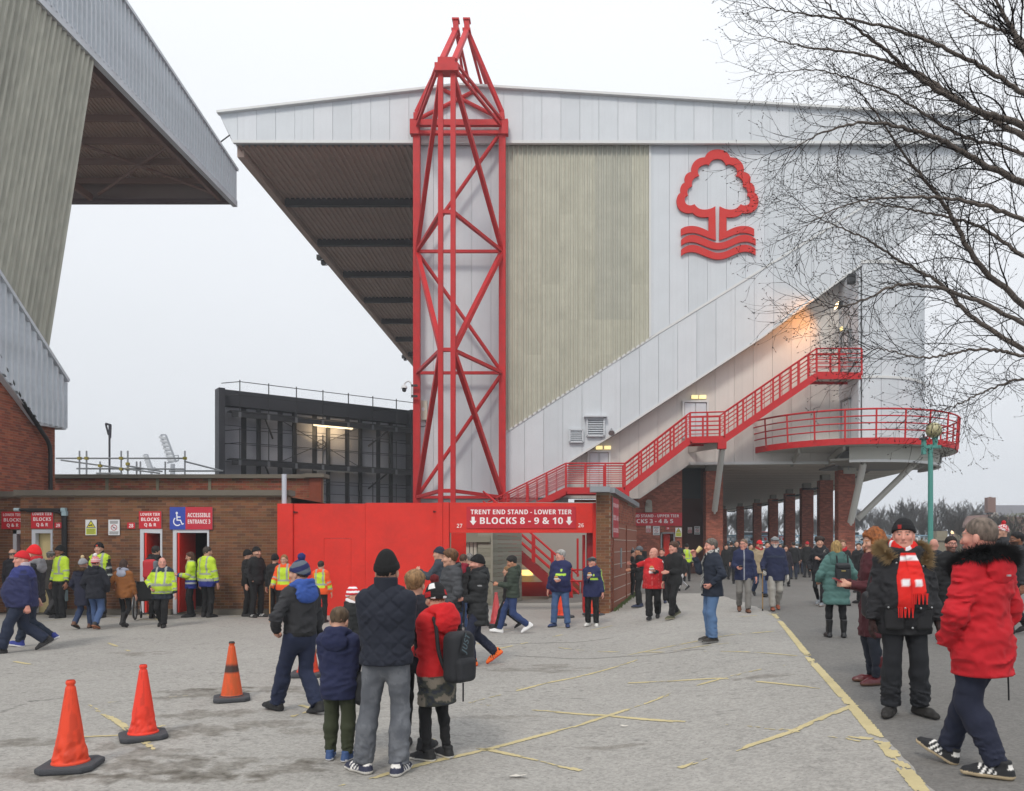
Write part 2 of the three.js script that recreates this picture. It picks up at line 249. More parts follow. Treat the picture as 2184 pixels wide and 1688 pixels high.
// corrugated sheet: ribs run along v; frame o + u*U + v*W, relief along N
function corrugated(o, U, W, N, u0, u1, lo, hi, pitch, deep, prof = [[0, 0], [.28, 0], [.4, 1], [.62, 1], [.74, 0]]) {
  const us = []; for (let k = Math.floor(u0 / pitch); k * pitch < u1; k++) for (const [t, h] of prof) { const u = (k + t) * pitch; if (u > u0 && u < u1) us.push([u, h * deep]); }
  const hAt = (u) => { const t = ((u / pitch) % 1 + 1) % 1; let p = prof[prof.length - 1], q = [prof[0][0] + 1, prof[0][1]]; for (let i = 0; i < prof.length - 1; i++) if (t >= prof[i][0] && t < prof[i + 1][0]) { p = prof[i]; q = prof[i + 1]; } return deep * mix(p[1], q[1], clamp((t - p[0]) / (q[0] - p[0]), 0, 1)); };
  us.unshift([u0, hAt(u0)]); us.push([u1, hAt(u1)]);
  const pos = [], uv = []; const P = (u, h, v) => [o.x + U.x * u + W.x * v + N.x * h, o.y + U.y * u + W.y * v + N.y * h, o.z + U.z * u + W.z * v + N.z * h];
  for (let i = 1; i < us.length; i++) { const [a, ha] = us[i - 1], [b, hb] = us[i]; const q = [[a, ha, lo(a)], [b, hb, lo(b)], [b, hb, hi(b)], [a, ha, hi(a)]]; if (q[2][2] <= q[1][2] && q[3][2] <= q[0][2]) continue; if (q[2][2] < q[1][2]) q[2][2] = q[1][2]; if (q[3][2] < q[0][2]) q[3][2] = q[0][2]; for (const k of [0, 1, 2, 0, 2, 3]) { pos.push(...P(...q[k])); uv.push(q[k][0], q[k][2]); } }
  const g = new THREE.BufferGeometry(); g.setAttribute('position', new THREE.Float32BufferAttribute(pos, 3)); g.setAttribute('uv', new THREE.Float32BufferAttribute(uv, 2)); g.computeVertexNormals(); return g;
}
function signMesh(name, w, h, t, parent, side = '#8a8a8a', thick = .02) { const m = mat('#ffffff', .45, { map: t }); const g = new THREE.BoxGeometry(w, h, thick); const e = mat(side, .6); const o = new THREE.Mesh(g, [e, e, e, e, m, e]); o.name = parent === scene ? numbered(name) : name; o.castShadow = o.receiveShadow = true; parent.add(o); return o; }
// far brickwork whose single bricks cannot be told apart: courses in the material
const columnMat = (() => {
  const W = 512, bw = 64, bh = 16; // 8 bricks by 32 courses: 1.8 m x 2.4 m
  const c = tex(W, W, (u, v, i, j) => { const row = Math.floor(j / bh), x = i + (row % 2) * bw / 2, col = Math.floor(x / bw) % 8, mo = (j % bh) < 2 || (x % bw) < 2; const t = hash3(col, row, 4), n = tfbm(u, v, 64, 3, 3); if (mo) return [140, 108, 92]; const k = .84 + .3 * t + .2 * (n - .5); return [160 * k, 90 * k, 72 * k]; }, true);
  const b = tex(W, W, (u, v, i, j) => { const row = Math.floor(j / bh), x = i + (row % 2) * bw / 2; return ((j % bh) < 2 || (x % bw) < 2) ? 60 : 200; });
  for (const t of [c, b]) t.repeat.set(1 / 1.8, 1 / 2.4);
  return mat('#ffffff', .9, { map: c, bumpMap: b, bumpScale: .006 });
})();
// ---------------------------------------------------------------- far stand end: raked roof, mast, stairs
const DF = 40, S40 = DF / F;
const X40 = (px) => (px - CX) * S40, Y40 = (py) => EYE + (CY - py) * S40;
{
  const st = thing('football_stand', 'white clad football stand with overhanging roof, raking stair band and brick colonnade', 'stand');
  const panels = (poly, d, name, step, mats, t = .05, gap = .013, x0) => {
    const P = pxy(poly, d), xs = P.map((p) => p[0]), a = Math.min(...xs), b = Math.max(...xs); let k = 0;
    for (let x = x0 ?? a; x < b; x += step, k++) { const c = clipX(P, Math.max(a, x + gap / 2), Math.min(b, x + step - gap / 2)); if (c.length < 3 || area(c) < .02) continue; const m = obj(name, prism(c, -d, -d + t + .004 * (k % 3)), mats[(k * 7 + 3) % mats.length], st); if (k) m.name = name + '_' + String(k).padStart(3, '0'); const u = m.geometry.attributes.uv, p = m.geometry.attributes.position; for (let i = 0; i < u.count; i++) u.setXY(i, p.getX(i) + k * .37, p.getY(i) + k * .61); }
  };
  const PM = [M.panel, M.panel2, M.panel3, M.panel];
  const fascia = [[467, 243], [979, 185], [2085, 253], [2085, 303], [1383, 307], [885, 304], [497, 303]];
  panels(fascia, DF - .35, 'fascia_panel', .945, PM);
  // roof body
  obj('roof', prism(pxy(fascia.map(([x, y]) => [clamp(x, 470, 2083), y + (y < 280 ? 1.5 : -1)]), DF), -128, -DF + .34), M.roofTop, st);
  { const P = pxy([[465, 240], [979, 181.5], [2088, 249], [2088, 254], [979, 186.5], [465, 245]], DF - .4); obj('roof_edge_trim', prism(P, -DF + .3, -DF + .62), M.trim, st); }
  obj('fascia_trim', prism(pxy([[494, 301], [2088, 303], [2088, 309], [498, 307]], DF - .3), -DF + .24, -DF + .42), M.trim, st);
  // soffit ribs run away from the viewer
  { const y = Y40(304) - .12; obj('soffit', corrugated(V(0, y, 0), V(1, 0, 0), V(0, 0, -1), V(0, -1, 0), X40(501), X40(1300), () => DF + .05, () => 127, .3, .1), M.soffit, st);
    for (let d = 46.2; d < 126; d += 6.12) obj('soffit_beam', box(13, .42, .3, X40(500) + 6.9, y - .24, -d), M.darkSteel, st);
    obj('soffit_edge_beam', box(.35, .5, 87, X40(500) + .1, y - .12, -84), M.soffit, st);
    for (const d of [55, 84]) { const g = []; for (let i = 0; i < 4; i++) g.push(box(.25, .3, .35, X40(500) - .35 - .0 * i, y - .25 + .28 * (i % 2), -d - i * .5), rod(V(X40(500) - .3, y - .25, -d - i * .5), V(X40(500) + .2, y - .1, -d - i * .5), .04)); obj('floodlight_cluster', g, M.blackSteel, st); } }
  // upper rake line, lower rake line
  const U = [[1078, 923], [1400, 714], [1879, 419], [1965, 366]], L = [[1212, 986], [1310, 925.6], [1626, 719], [1838, 564]];
  const uAt = (px) => { let i = 1; while (i < U.length - 1 && px > U[i][0]) i++; return U[i - 1][1] + (px - U[i - 1][0]) * (U[i][1] - U[i - 1][1]) / (U[i][0] - U[i - 1][0]); };
  // structural wall behind the cladding
  const wallPoly = [[884, 300], [2060, 300], [2033, 349], [2060, 357], [2072, 378], [2069, 400], [2050, 425], [1880, 548], [1838, 565], [1626, 720], [1310, 927], [1212, 987], [1212, 1064], [884, 1064]];
  obj('wall', prism(pxy(wallPoly, DF), -DF - .6, -DF), M.backing, st);
  obj('end_wall_core', box(X40(1212) - X40(884), 9, .6, (X40(884) + X40(1212)) / 2, -.2, -DF - .31), M.backing, st);
  panels([[884, 306], [1076, 306], [1076, 1064], [884, 1064]], DF, 'wall_panel', .96, PM);
  // right hand cladding above the rake
  panels([[1387, 309], [2055, 309], [2033, 349], [1965, 366], [1879, 417], [1400, 711], [1387, 719]], DF, 'upper_panel', .955, PM);
  panels([[2033, 349], [2060, 357], [2072, 378], [2069, 400], [2050, 425], [1960, 490], [1960, 372]], DF, 'rounded_end_panel', .955, PM);
  panels([[1078, 925], [1400, 716], [1879, 421], [1960, 370], [1960, 490], [1880, 548], [1838, 563], [1626, 718], [1310, 925], [1212, 985], [1212, 1062], [1078, 1062]], DF, 'rake_panel', .96, PM);
  for (const [A, w, z] of [[U, 5, .09], [L, 5, .1]]) for (let i = 1; i < A.length; i++) { const a = A[i - 1], b = A[i]; obj('rake_trim', prism(pxy([[a[0], a[1] - w / 2], [b[0], b[1] - w / 2], [b[0], b[1] + w / 2], [a[0], a[1] + w / 2]], DF), -DF + .058, -DF + z), M.trim, st); }
  { const t = pxy([[1384, 309], [1388.5, 309], [1388.5, 719], [1384, 722]], DF); obj('edge_trim', prism(t, -DF, -DF + .12), M.trim, st); }
  // ribbed translucent cladding in sheets
  { const rows = [308, 383, 458, 533, 608, 683, 758, 833, 935], G = [M.grp, M.grp2, M.grp, M.grp3, M.grp]; let n = 0; const x0 = X40(1079), x1 = X40(1384), cols = 8, cw = (x1 - x0) / cols;
    for (let r = 0; r < rows.length - 1; r++) for (let c = 0; c < cols; c++) {
      const a = x0 + c * cw, b = a + cw; const lo = (x) => Math.max(Y40(rows[r + 1]) - .12, Y40(uAt(x / S40 + CX))), hi = () => Y40(rows[r]);
      if (lo(b - .01) >= hi() - .02 && lo(a) >= hi() - .02) continue;
      const m = obj('cladding_sheet', corrugated(V(0, 0, -DF + .03 + .006 * r), V(1, 0, 0), V(0, 1, 0), V(0, 0, 1), a + .003, b - .003, lo, hi, .235, .07), (c === 5 || c === 6) && r < 5 ? M.grp3 : G[(r * 3 + c) % 5 === 3 ? 1 : (r * 3 + c) % 5], st); if (n++) m.name = 'cladding_sheet_' + String(n - 1).padStart(3, '0');
    } }
  // crest of tree over three waves, raised plate lettering colour red
  { const crest = (() => {
      const q = ([x, y]) => [X40((2650 + x * 430 / 1512) * .5332), Y40((580 + y * 480 / 1688) * .5332)];
      const A = (pts) => { const s = new THREE.Shape(); s.moveTo(...q(pts[0])); for (let i = 1; i < pts.length; i++) { const p = pts[i]; if (p.length === 4) s.quadraticCurveTo(...q([p[0], p[1]]), ...q([p[2], p[3]])); else if (p.length === 6) s.bezierCurveTo(...q([p[0], p[1]]), ...q([p[2], p[3]]), ...q([p[4], p[5]])); else s.lineTo(...q(p)); } return s; };
      const half = (m) => { const X = (x) => m ? 1530 - x : x; const f = (p) => p.map((v, i) => i % 2 ? v : X(v)); return A([[735, 885], [655, 940, 560, 945, 500, 915], [468, 892, 440, 855], [405, 885, 345, 880, 320, 845], [290, 790, 310, 740, 352, 735], [330, 690, 340, 625, 410, 605], [395, 540, 420, 480, 510, 458], [470, 410, 485, 330, 570, 305], [615, 290, 648, 310], [665, 250, 705, 222, 765, 222], [765, 90], [680, 90, 610, 130, 588, 200], [470, 200, 380, 290, 398, 405], [320, 415, 285, 480, 310, 552], [255, 570, 232, 630, 248, 695], [180, 730, 170, 850, 230, 930], [290, 985, 360, 990, 415, 975], [470, 1040, 560, 1050, 640, 1035], [640, 1235], [560, 1195, 490, 1160, 400, 1162], [330, 1162, 290, 1180, 252, 1205], [252, 1300], [330, 1250, 430, 1245, 520, 1280], [600, 1310, 660, 1335, 742, 1362]].map(f)); };
      const wave = (dy) => A([[256, 1355 + dy], [330, 1285 + dy, 420, 1270 + dy, 520, 1310 + dy], [640, 1360 + dy, 700, 1398 + dy, 775, 1398 + dy], [860, 1398 + dy, 930, 1355 + dy, 1020, 1315 + dy], [1130, 1265 + dy, 1220, 1280 + dy, 1299, 1345 + dy], [1299, 1430 + dy], [1230, 1375 + dy, 1140, 1365 + dy, 1040, 1405 + dy], [940, 1450 + dy, 870, 1490 + dy, 775, 1490 + dy], [690, 1490 + dy, 610, 1450 + dy, 520, 1415 + dy], [420, 1370 + dy, 330, 1375 + dy, 256, 1440 + dy]]);
      return { left: half(false), right: half(true), w1: wave(0), w2: wave(140) };
    })();
    const em = thing('crest_emblem', 'large red tree and waves emblem fixed on the white stand wall', 'emblem', V(0, 0, -DF + .1)); const cm = mat('#c8221c', .65);
    for (const [n, s] of [['tree_half', crest.left], ['tree_half', crest.right], ['wave', crest.w1], ['wave', crest.w2]]) obj(n, new THREE.ExtrudeGeometry(s, { depth: .1, bevelEnabled: false, curveSegments: 10 }), cm, em);
  }
  // recessed wall under the rake, its panels and brick base
  const inner = [[1200, 1064], [1200, 990], [1838, 560], [1838, 987], [1472, 990], [1365, 1064]]; const DI = 40.8;
  obj('recessed_wall', prism(pxy(inner, DI), -DI - .4, -DI), M.backing, st);
  panels(inner, DI, 'recessed_panel', .975, [mat('#dad7d2', .55, { map: mapped(panelTex, .5) }), mat('#dedbd6', .55, { map: mapped(panelTex, .46) })]);
  obj('recessed_base_trim', prism(pxy([[1470, 986], [1840, 984], [1840, 990], [1472, 992]], DI - .1), -DI + .02, -DI + .16), M.trim, st);
  // passage soffit, boarded
  { const yS = EYE + 4.2, bm = [mat('#d2cec2', .6), mat('#d8d4c8', .6), mat('#cbc7bb', .6)]; let k = 0; const poly = [[6.0, -41.3], [19.8, -41.6], [20.2, -52], [21.4, -64], [22, -80], [21.5, -100], [6, -100]];
    obj('passage_ceiling', slabXZ(poly, yS + .06, yS + .5), M.backing, st);
    for (let z = -41.4; z > -99; z -= .6) { const x1 = 19.6 + 2.2 * sstep(-42, -80, z); const o = obj('ceiling_board', box(x1 - 6, .05, .57, (x1 + 6) / 2, yS + .03 - .004 * (k % 2), z - .3), bm[k % 3], st); if (k++) o.name = 'ceiling_board_' + String(k - 1).padStart(3, '0'); }
    obj('colonnade_edge_beam', tube([[15.6, -40.2], [17.2, -47.5], [18.2, -54], [18.9, -60], [19.3, -67], [19.6, -75], [19.4, -86], [18.8, -98]].map(([x, z]) => V(x + .6, yS + .15, z)), .22, 4, 40), M.concrete, st); }
  // brick columns of the colonnade: things of one row, parts of the stand
  [[1785.5, 1826.5, 160.3, 41], [1746, 1779, 138.5, 47.4], [1708, 1737, 122, 53.9], [1673, 1697.5, 110, 59.8], [1639, 1661, 98.6, 66.6], [1606, 1625.5, 90, 73], [1571, 1588, 82.4, 79.8], [1537, 1551, 77, 85.4]].forEach(([a, b, h, d], i) => {
    const w = (b - a) / F * d / 1.16, x = (mix(a, b, .56) - CX) / F * d, y1 = EYE + h / F * d, y0 = .2; const c = new THREE.Group(); c.name = 'brick_column' + (i ? '_00' + i : ''); c.position.set(x, 0, -d - w / 2);  st.add(c);
    obj('shaft', new THREE.BoxGeometry(w, y1 - y0, w * .7).translate(0, (y0 + y1) / 2, 0), columnMat, c); obj('capital', box(w * .62, 6.06 - y1 + .05, w * .6, 0, (6.06 + y1) / 2, 0), M.concrete, c);
    if (i > 0 && i < 7) obj('wall_lamp', [box(.75, .1, .3, -w / 2 - .55, y1 - .5, 0), rod(V(-w / 2, y1 - .45, 0), V(-w / 2 - .3, y1 - .45, 0), .04)], M.blackSteel, c);
    if (i === 0) { obj('junction_box', box(.62, .3, .14, .1, y1 - .05, w * .45 + .07), mat('#b6b6ae', .6), c); obj('conduit', [rod(V(0, y1, .52), V(0, y1 + .9, .52), .03), box(.22, .2, .15, -.15, y1 + .75, .5), box(.2, .3, .15, .15, y1 + .85, .5)], M.galv, c); }
  });
  // brick base with gate 24
  const DB = 42;
  const bx = (px) => (px - CX) / F * DB, by = (py) => EYE + (CY - py) / F * DB;
  { const g = new THREE.Group(); g.name = 'brick_base'; g.position.set(bx(1225), .15, -DB); st.add(g); const w = bx(1455) - bx(1225), h = 7.1;
    const dx0 = bx(1409) - bx(1225), dx1 = bx(1439) - bx(1225), dh = by(1136) - .15;
    obj('wall', prism([[0, 0], [dx0, 0], [dx0, dh], [dx1, dh], [dx1, 0], [w, 0], [w, 5.95], [w - .9, 5.3], [w - 3.1, 4.1], [0, 4.1]], -.5, 0), columnMat, g);
    const fr = mat('#8a8d90', .5); obj('door_frame', [box(.07, dh, .12, dx0 + .035, dh / 2, .02), box(.07, dh, .12, dx1 - .035, dh / 2, .02), box(dx1 - dx0, .07, .12, (dx0 + dx1) / 2, dh - .035, .02)], fr, g);
    obj('door_leaf', box(.34, dh - .15, .05, dx0 + .36, dh / 2, -.3), M.redPaint, g); obj('lobby_wall', box(3, 3, .1, (dx0 + dx1) / 2, 1.5, -1.6), mat('#8a6a3a', .8), g);
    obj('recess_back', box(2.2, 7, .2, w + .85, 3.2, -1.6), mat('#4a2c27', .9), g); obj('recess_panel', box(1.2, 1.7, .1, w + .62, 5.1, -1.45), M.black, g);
    obj('recess_return', box(.2, 7, 1.6, w - .1, 2.6, -.85), columnMat, g);
    obj('brick_pier', box(bx(1541) - bx(1505), 5.6, .9, (bx(1505) + bx(1541)) / 2 - bx(1225), 2.8, -.3), columnMat, g); obj('pier_cap', box(.75, .4, .6, (bx(1505) + bx(1541)) / 2 - bx(1225), 5.8, -.3), M.concrete, g);
    obj('passage_wall', box(.3, 6.2, 56, bx(1541) - bx(1225) - .2, 3, -28.8), columnMat, g);
    obj('turnstile_lamp_housing', [rod(V(bx(1383) - bx(1225), by(1082) - .15, .02), V(bx(1383) - bx(1225), by(1071) - .15, .3), .2, .16, 10), box(.36, .3, .2, bx(1383) - bx(1225), by(1087) - .15, .12)], mat('#a8a69c', .6), g);
    for (const [x0, y0, x1, y1, n] of [[1365, 1176, 1379, 1202, 0], [1457, 1170, 1466, 1200, 1]]) obj('card_reader', box((x1 - x0) / F * DB, (y1 - y0) / F * DB, .15, bx((x0 + x1) / 2) - bx(1225), by((y0 + y1) / 2) - .15, .09 + n * .01), M.black, g);
  }
  // stair core: round ended tower on struts
  const C0 = [15, -42.3], arc = (r, a0, a1, n) => Array.from({ length: n + 1 }, (_, i) => { const a = mix(a0, a1, i / n); return [C0[0] + r * Math.sin(a), C0[1] + r * Math.cos(a)]; });
  const core = (r, y0, y1) => slabXZ([[14.15, -44], [14.28, -41.2], ...arc(r, -.14, 1.75, 18), [18, -44]], y0, y1);
  obj('core_shaft', core(3.74, EYE + 4.1, EYE + 13.45), M.backing, st);
  { const yb = [4.05, 8.12, 13.6]; let k = 0; for (let s = 0; s < 2; s++) for (let i = 0; i < 8; i++) { const a0 = -.14 + i * .24 + .003, a1 = a0 + .234; const P = [...arc(3.85, a0, a1, 3), ...arc(3.76, a1, a0, 3)]; const o = obj('core_panel', slabXZ(P, EYE + yb[s] + (s ? .06 : 0), EYE + yb[s + 1] - (s ? 0 : .06)), PM[(i + s) % 4], st); if (k++) o.name = 'core_panel_' + String(k - 1).padStart(3, '0'); }
    obj('core_band', slabXZ([...arc(3.9, -.15, 1.8, 20), ...arc(3.76, 1.8, -.15, 20)], EYE + 8.06, EYE + 8.18), M.trim, st); obj('core_top_trim', slabXZ([...arc(3.9, -.15, 1.8, 20), ...arc(3.7, 1.8, -.15, 20)], EYE + 13.6, EYE + 13.75), M.trim, st); }
  { const side = (y0, y1, mm, n) => { const a = V(14.14, 0, -41.2), b = V(14.35, 0, -38.5); const g = beam(V(a.x, (y0 + y1) / 2, a.z), V(b.x, (y0 + y1) / 2, b.z), .1, y1 - y0); return obj(n, g, mm, st); };
    side(EYE + 4.1, EYE + 8.1, M.panel2, 'core_side_panel'); side(EYE + 8.2, EYE + 13.3, M.panel2, 'core_side_panel');
    for (const y of [8.45, 5.1]) { const g = box(.06, 2.1, .95, 14.2, EYE + y + 1.05, -39.9); obj('core_door', g, M.panel3, st); obj('core_door_frame', [box(.1, .1, 1.2, 14.16, EYE + y + 2.18, -39.9), box(.1, 2.15, .08, 14.16, EYE + y + 1.07, -39.37), box(.1, 2.15, .08, 14.16, EYE + y + 1.07, -40.43)], M.backing, st); } }
  // deck that curls round the core, with its red rim and rails
  { const dk = new THREE.Group(); dk.name = 'curved_balcony'; st.add(dk); const yd = EYE + 4.95, R = 5.38, a0 = -1.36, a1 = 1.95;
    obj('deck', slabXZ([[10.2, -42], ...arc(R - .05, a0, a1, 28), [18, -43.6], [14.5, -42.3]], yd - .26, yd - .05), mat('#bab9b2', .7), dk);
    obj('rim', slabXZ([...arc(R, a0, a1, 32), ...arc(R - .06, a1, a0, 32)], yd - .26, yd + .04), M.redSteel, dk);
    const ring = (r, y, a = a0, b = a1) => arc(r, a, b, 30).map(([x, z]) => V(x, y, z));
    for (const h of [.4, .72, 1.04, 1.36]) obj('rail', tube(ring(R + .06 * h, yd + h), h > 1.3 ? .045 : .032, 6, 60), M.redSteel, dk);
    for (let i = 0; i <= 13; i++) { const a = mix(a0, a1, i / 13), [x, z] = arc(R, a, a, 1)[0], [x2, z2] = arc(R + .09, a, a, 1)[0]; const m = obj('post', beam(V(x, yd - .1, z), V(x2, yd + 1.38, z2), .07, .05), M.redSteel, dk); if (i) m.name = 'post_' + String(i).padStart(3, '0'); }
    obj('skirt', slabXZ([...arc(4.55, -.3, 1.8, 24), ...arc(4.45, 1.8, -.3, 24)], EYE + 4.0, yd - .27), mat('#b4b4ac', .7), dk); obj('skirt_trim', slabXZ([...arc(4.6, -.3, 1.8, 24), ...arc(4.4, 1.8, -.3, 24)], EYE + 3.94, EYE + 4.06), M.trim, dk);
    obj('skirt_floor', slabXZ([...arc(4.42, -.5, 1.75, 20), [15, -42.2]], EYE + 4.05, EYE + 4.15), mat('#97968f', .7), dk);
    for (const a of [-.8, -.35]) { const [x, z] = arc(R - .6, a, a, 1)[0]; obj('bracket', beam(V(x, yd - .3, z), V(x + .3, yd - .75, -41.3), .12, .3), mat('#b4b4ac', .7), dk); }
  }
  for (const [a, b, r] of [[at(1843, 985, 38.2), at(1814, 1118, 40.4), .16], [at(1956, 984, 39.6), at(1829, 1108, 41), .15], [at(1541, 955, 38.7), at(1524, 1093, 41.6), .15]]) { const n = a.clone().lerp(b, .03), m = a.clone().lerp(b, .97); const s = new THREE.Group(); s.name = 'strut'; st.add(s); obj('tube', rod(n, m, r, r * 1.02, 14), M.strut, s); obj('pin_plate', [beam(m, b, .1, .3), beam(a, n, .1, .34)], M.strut, s); }
  // wall fittings
  const louvre = (x0, y0, x1, y1, n) => { const g = new THREE.Group(); g.name = 'louvre_vent'; st.add(g); const w = (x1 - x0) * S40, h = (y1 - y0) * S40, cx = X40((x0 + x1) / 2), cy = Y40((y0 + y1) / 2), z = -DF + .16; obj('frame', [box(w, .08, .16, cx, cy + h / 2, z), box(w, .08, .16, cx, cy - h / 2, z), box(.08, h, .16, cx - w / 2, cy, z), box(.08, h, .16, cx + w / 2, cy, z)], M.panel2, g); obj('backing', box(w, h, .02, cx, cy, -DF + .085), mat('#5a5a5c', .8), g); for (let i = 0; i < n; i++) obj('slat', new THREE.BoxGeometry(w - .08, .02, .17).rotateX(.7).translate(cx, cy - h / 2 + (i + .6) * h / n, z - .01), M.panel, g); return g; };
  louvre(1215, 918, 1243, 944, 6); louvre(1252, 893, 1288, 931, 8); obj('vent_hood', box(1.15, .06, .35, X40(1270), Y40(890.5), -DF + .22), M.panel2, st);
  const door = (x0, y0, x1, y1) => { const g = new THREE.Group(); g.name = 'exit_door'; st.add(g); const d = DI - .06, q = (x) => (x - CX) / F * d, r = (y) => EYE + (CY - y) / F * d, w = q(x1) - q(x0), h = r(y0) - r(y1), cx = q((x0 + x1) / 2), cy = r((y0 + y1) / 2); for (const s of [-1, 1]) obj('door_leaf', box(w / 2 - .1, h - .08, .06, cx + s * (w / 4 - .03), cy - .04, -d + .05), M.panel3, g); obj('door_frame', [box(.1, h, .16, cx - w / 2, cy, -d + .06), box(.1, h, .16, cx + w / 2, cy, -d + .06), box(w + .1, .1, .17, cx, cy + h / 2, -d + .06)], M.trim, g); };
  door(1457, 857, 1509, 936); door(1255, 964, 1300, 1042);
  const bulk = mat('#f6e7a8', .4, { emissive: '#ffe6a0', emissiveIntensity: .9 });
  for (const [px, py, d] of [[1482, 847, 40.62], [1499, 847, 40.62], [1278, 955, 40.62], [1296, 955, 40.62]]) { const p = at(px, py, d); const g = thing('bulkhead_light', px > 1400 ? (px < 1490 ? 'left lit bulkhead lamp above the upper white exit door' : 'right lit bulkhead lamp above the upper white exit door') : (px < 1285 ? 'left lit bulkhead lamp above the lower white exit door' : 'right lit bulkhead lamp above the lower white exit door'), 'wall lamp', p, 'bulkhead lamps over the exit doors'); obj('housing', box(.36, .2, .06, 0, 0, -.09), M.trim, g); obj('diffuser', new THREE.BoxGeometry(.33, .17, .12, 4, 2, 2), bulk, g); }
  // floodlight whose warm beam colours the recessed wall
  { const p = V(14.05, EYE + 11.9, -39.6); const g = thing('floodlight', 'lit floodlight throwing orange light along the recessed white wall', 'floodlight', p); obj('bracket', [rod(V(.15, -.1, 0), V(-.25, 0, 0), .04)], M.blackSteel, g); obj('housing', box(.22, .3, .42, -.3, .02, 0), M.blackSteel, g); obj('lens', new THREE.BoxGeometry(.03, .3, .4).rotateZ(-.25).translate(-.44, 0, .02), mat('#fff1d8', .3, { emissive: '#ffdca8', emissiveIntensity: 3.2 }), g);
    const l = new THREE.SpotLight(0xffa032, 30, 16, 1.0, 1, 2); l.position.set(p.x - .55, p.y - .05, p.z + .3); l.target.position.set(9.2, EYE + 9.7, -40.5); l.castShadow = true; l.shadow.radius = 8; scene.add(l, l.target);
    const q = V(14.05, EYE + 10.7, -40.0), s = thing('small_wall_lamp', 'small lit lamp above the door at the top landing', 'wall lamp', V(q.x, EYE + 10.85, q.z)); obj('housing', box(.1, .22, .26, .04, 0, 0), M.trim, s); obj('diffuser', box(.08, .18, .2, -.06, 0, 0), bulk, s);
    obj('camera_housing', box(.35, .45, .3, 14.12, EYE + 13.0, -38.95), M.blackSteel, st); }
  { const p = at(1304, 922, 39.7); const s = thing('loudspeaker', 'small grey horn loudspeaker at the lower rake edge', 'loudspeaker', p); obj('horn', rod(V(0, .1, 0), V(0, -.08, .2), .06, .16, 12), M.galv, s); obj('bracket', box(.06, .2, .2, 0, .1, -.1), M.galv, s); }

  // external stair: stringers, treads, landings, rails
  const sr = thing('steel_staircase', 'red steel staircase climbing the recessed white wall in three flights', 'staircase');
  const DS = 38.5, DR = 39.75; const P3 = (px, py, d) => at(px, py, DS).setZ(-d);
  const fl = [[1040, 1130, 1207, 1047], [1207, 1047, 1333, 1047], [1333, 1047, 1472, 939], [1472, 939, 1546, 937], [1546, 937, 1742, 802], [1742, 802, 1838, 802]];
  fl.forEach(([xa, ya, xb, yb], i) => {
    const flat = i % 2 === 1; for (const d of [DS, DR]) obj('stringer', beam(P3(xa, ya, d), P3(xb, yb, d), .08, .32), M.redSteel, sr);
    if (flat) { const a = P3(xa, ya, DS), b = P3(xb, yb, DS); obj('landing', box(b.x - a.x, .1, DR - DS, (a.x + b.x) / 2, (a.y + b.y) / 2 + .02, -(DS + DR) / 2), mat('#b9b5ae', .7), sr); }
    else { const n = Math.round(Math.abs(P3(xb, yb, 1).y - P3(xa, ya, 1).y) / .18); for (let k = 0; k < n; k++) { const t = (k + .5) / n, p = P3(mix(xa, xb, t), mix(ya, yb, t), DS); const m = obj('tread', box(.3, .05, DR - DS - .1, p.x, p.y + .05, -(DS + DR) / 2), M.darkRed, sr); } }
    for (const d of [DS, DR]) {
      const a = P3(xa, ya, d), b = P3(xb, yb, d), n = Math.max(2, Math.round(a.distanceTo(b) / 1.05)), A = (t, h) => a.clone().lerp(b, t).add(V(0, h, 0));
      for (const h of [.45, .66, .87, 1.08]) obj('rail', rod(A(0, h), A(1, h), .022, .022, 6), M.redSteel, sr); obj('handrail', rod(A(0, 1.32), A(1, 1.32), .036, .036, 8), M.redSteel, sr);
      for (let k = flat ? 0 : 1; k <= (flat ? n : n - 1); k++) obj('post', beam(A(k / n, -.1), A(k / n, 1.3), .09, .05), M.redSteel, sr);
      if (i === 0 || i === 2 || i === 4) for (let k = 0; k < n; k++) obj('baluster', rod(A((k + .5) / n, .2), A((k + .5) / n, 1.3), .018, .018, 5), M.redSteel, sr);
    }
  });
  for (const [px, py0, py1] of [[1333, 1047, 1130], [1540, 938, 958]]) obj('support_post', beam(P3(px, py0, DS + .05), P3(px, py1, DS + .05), .4, .3), M.redSteel, sr);
  obj('landing_bracket', beam(P3(1480, 948, 41), P3(1541, 948, 38.7), .14, .3), mat('#bdbab3', .6), sr);
}
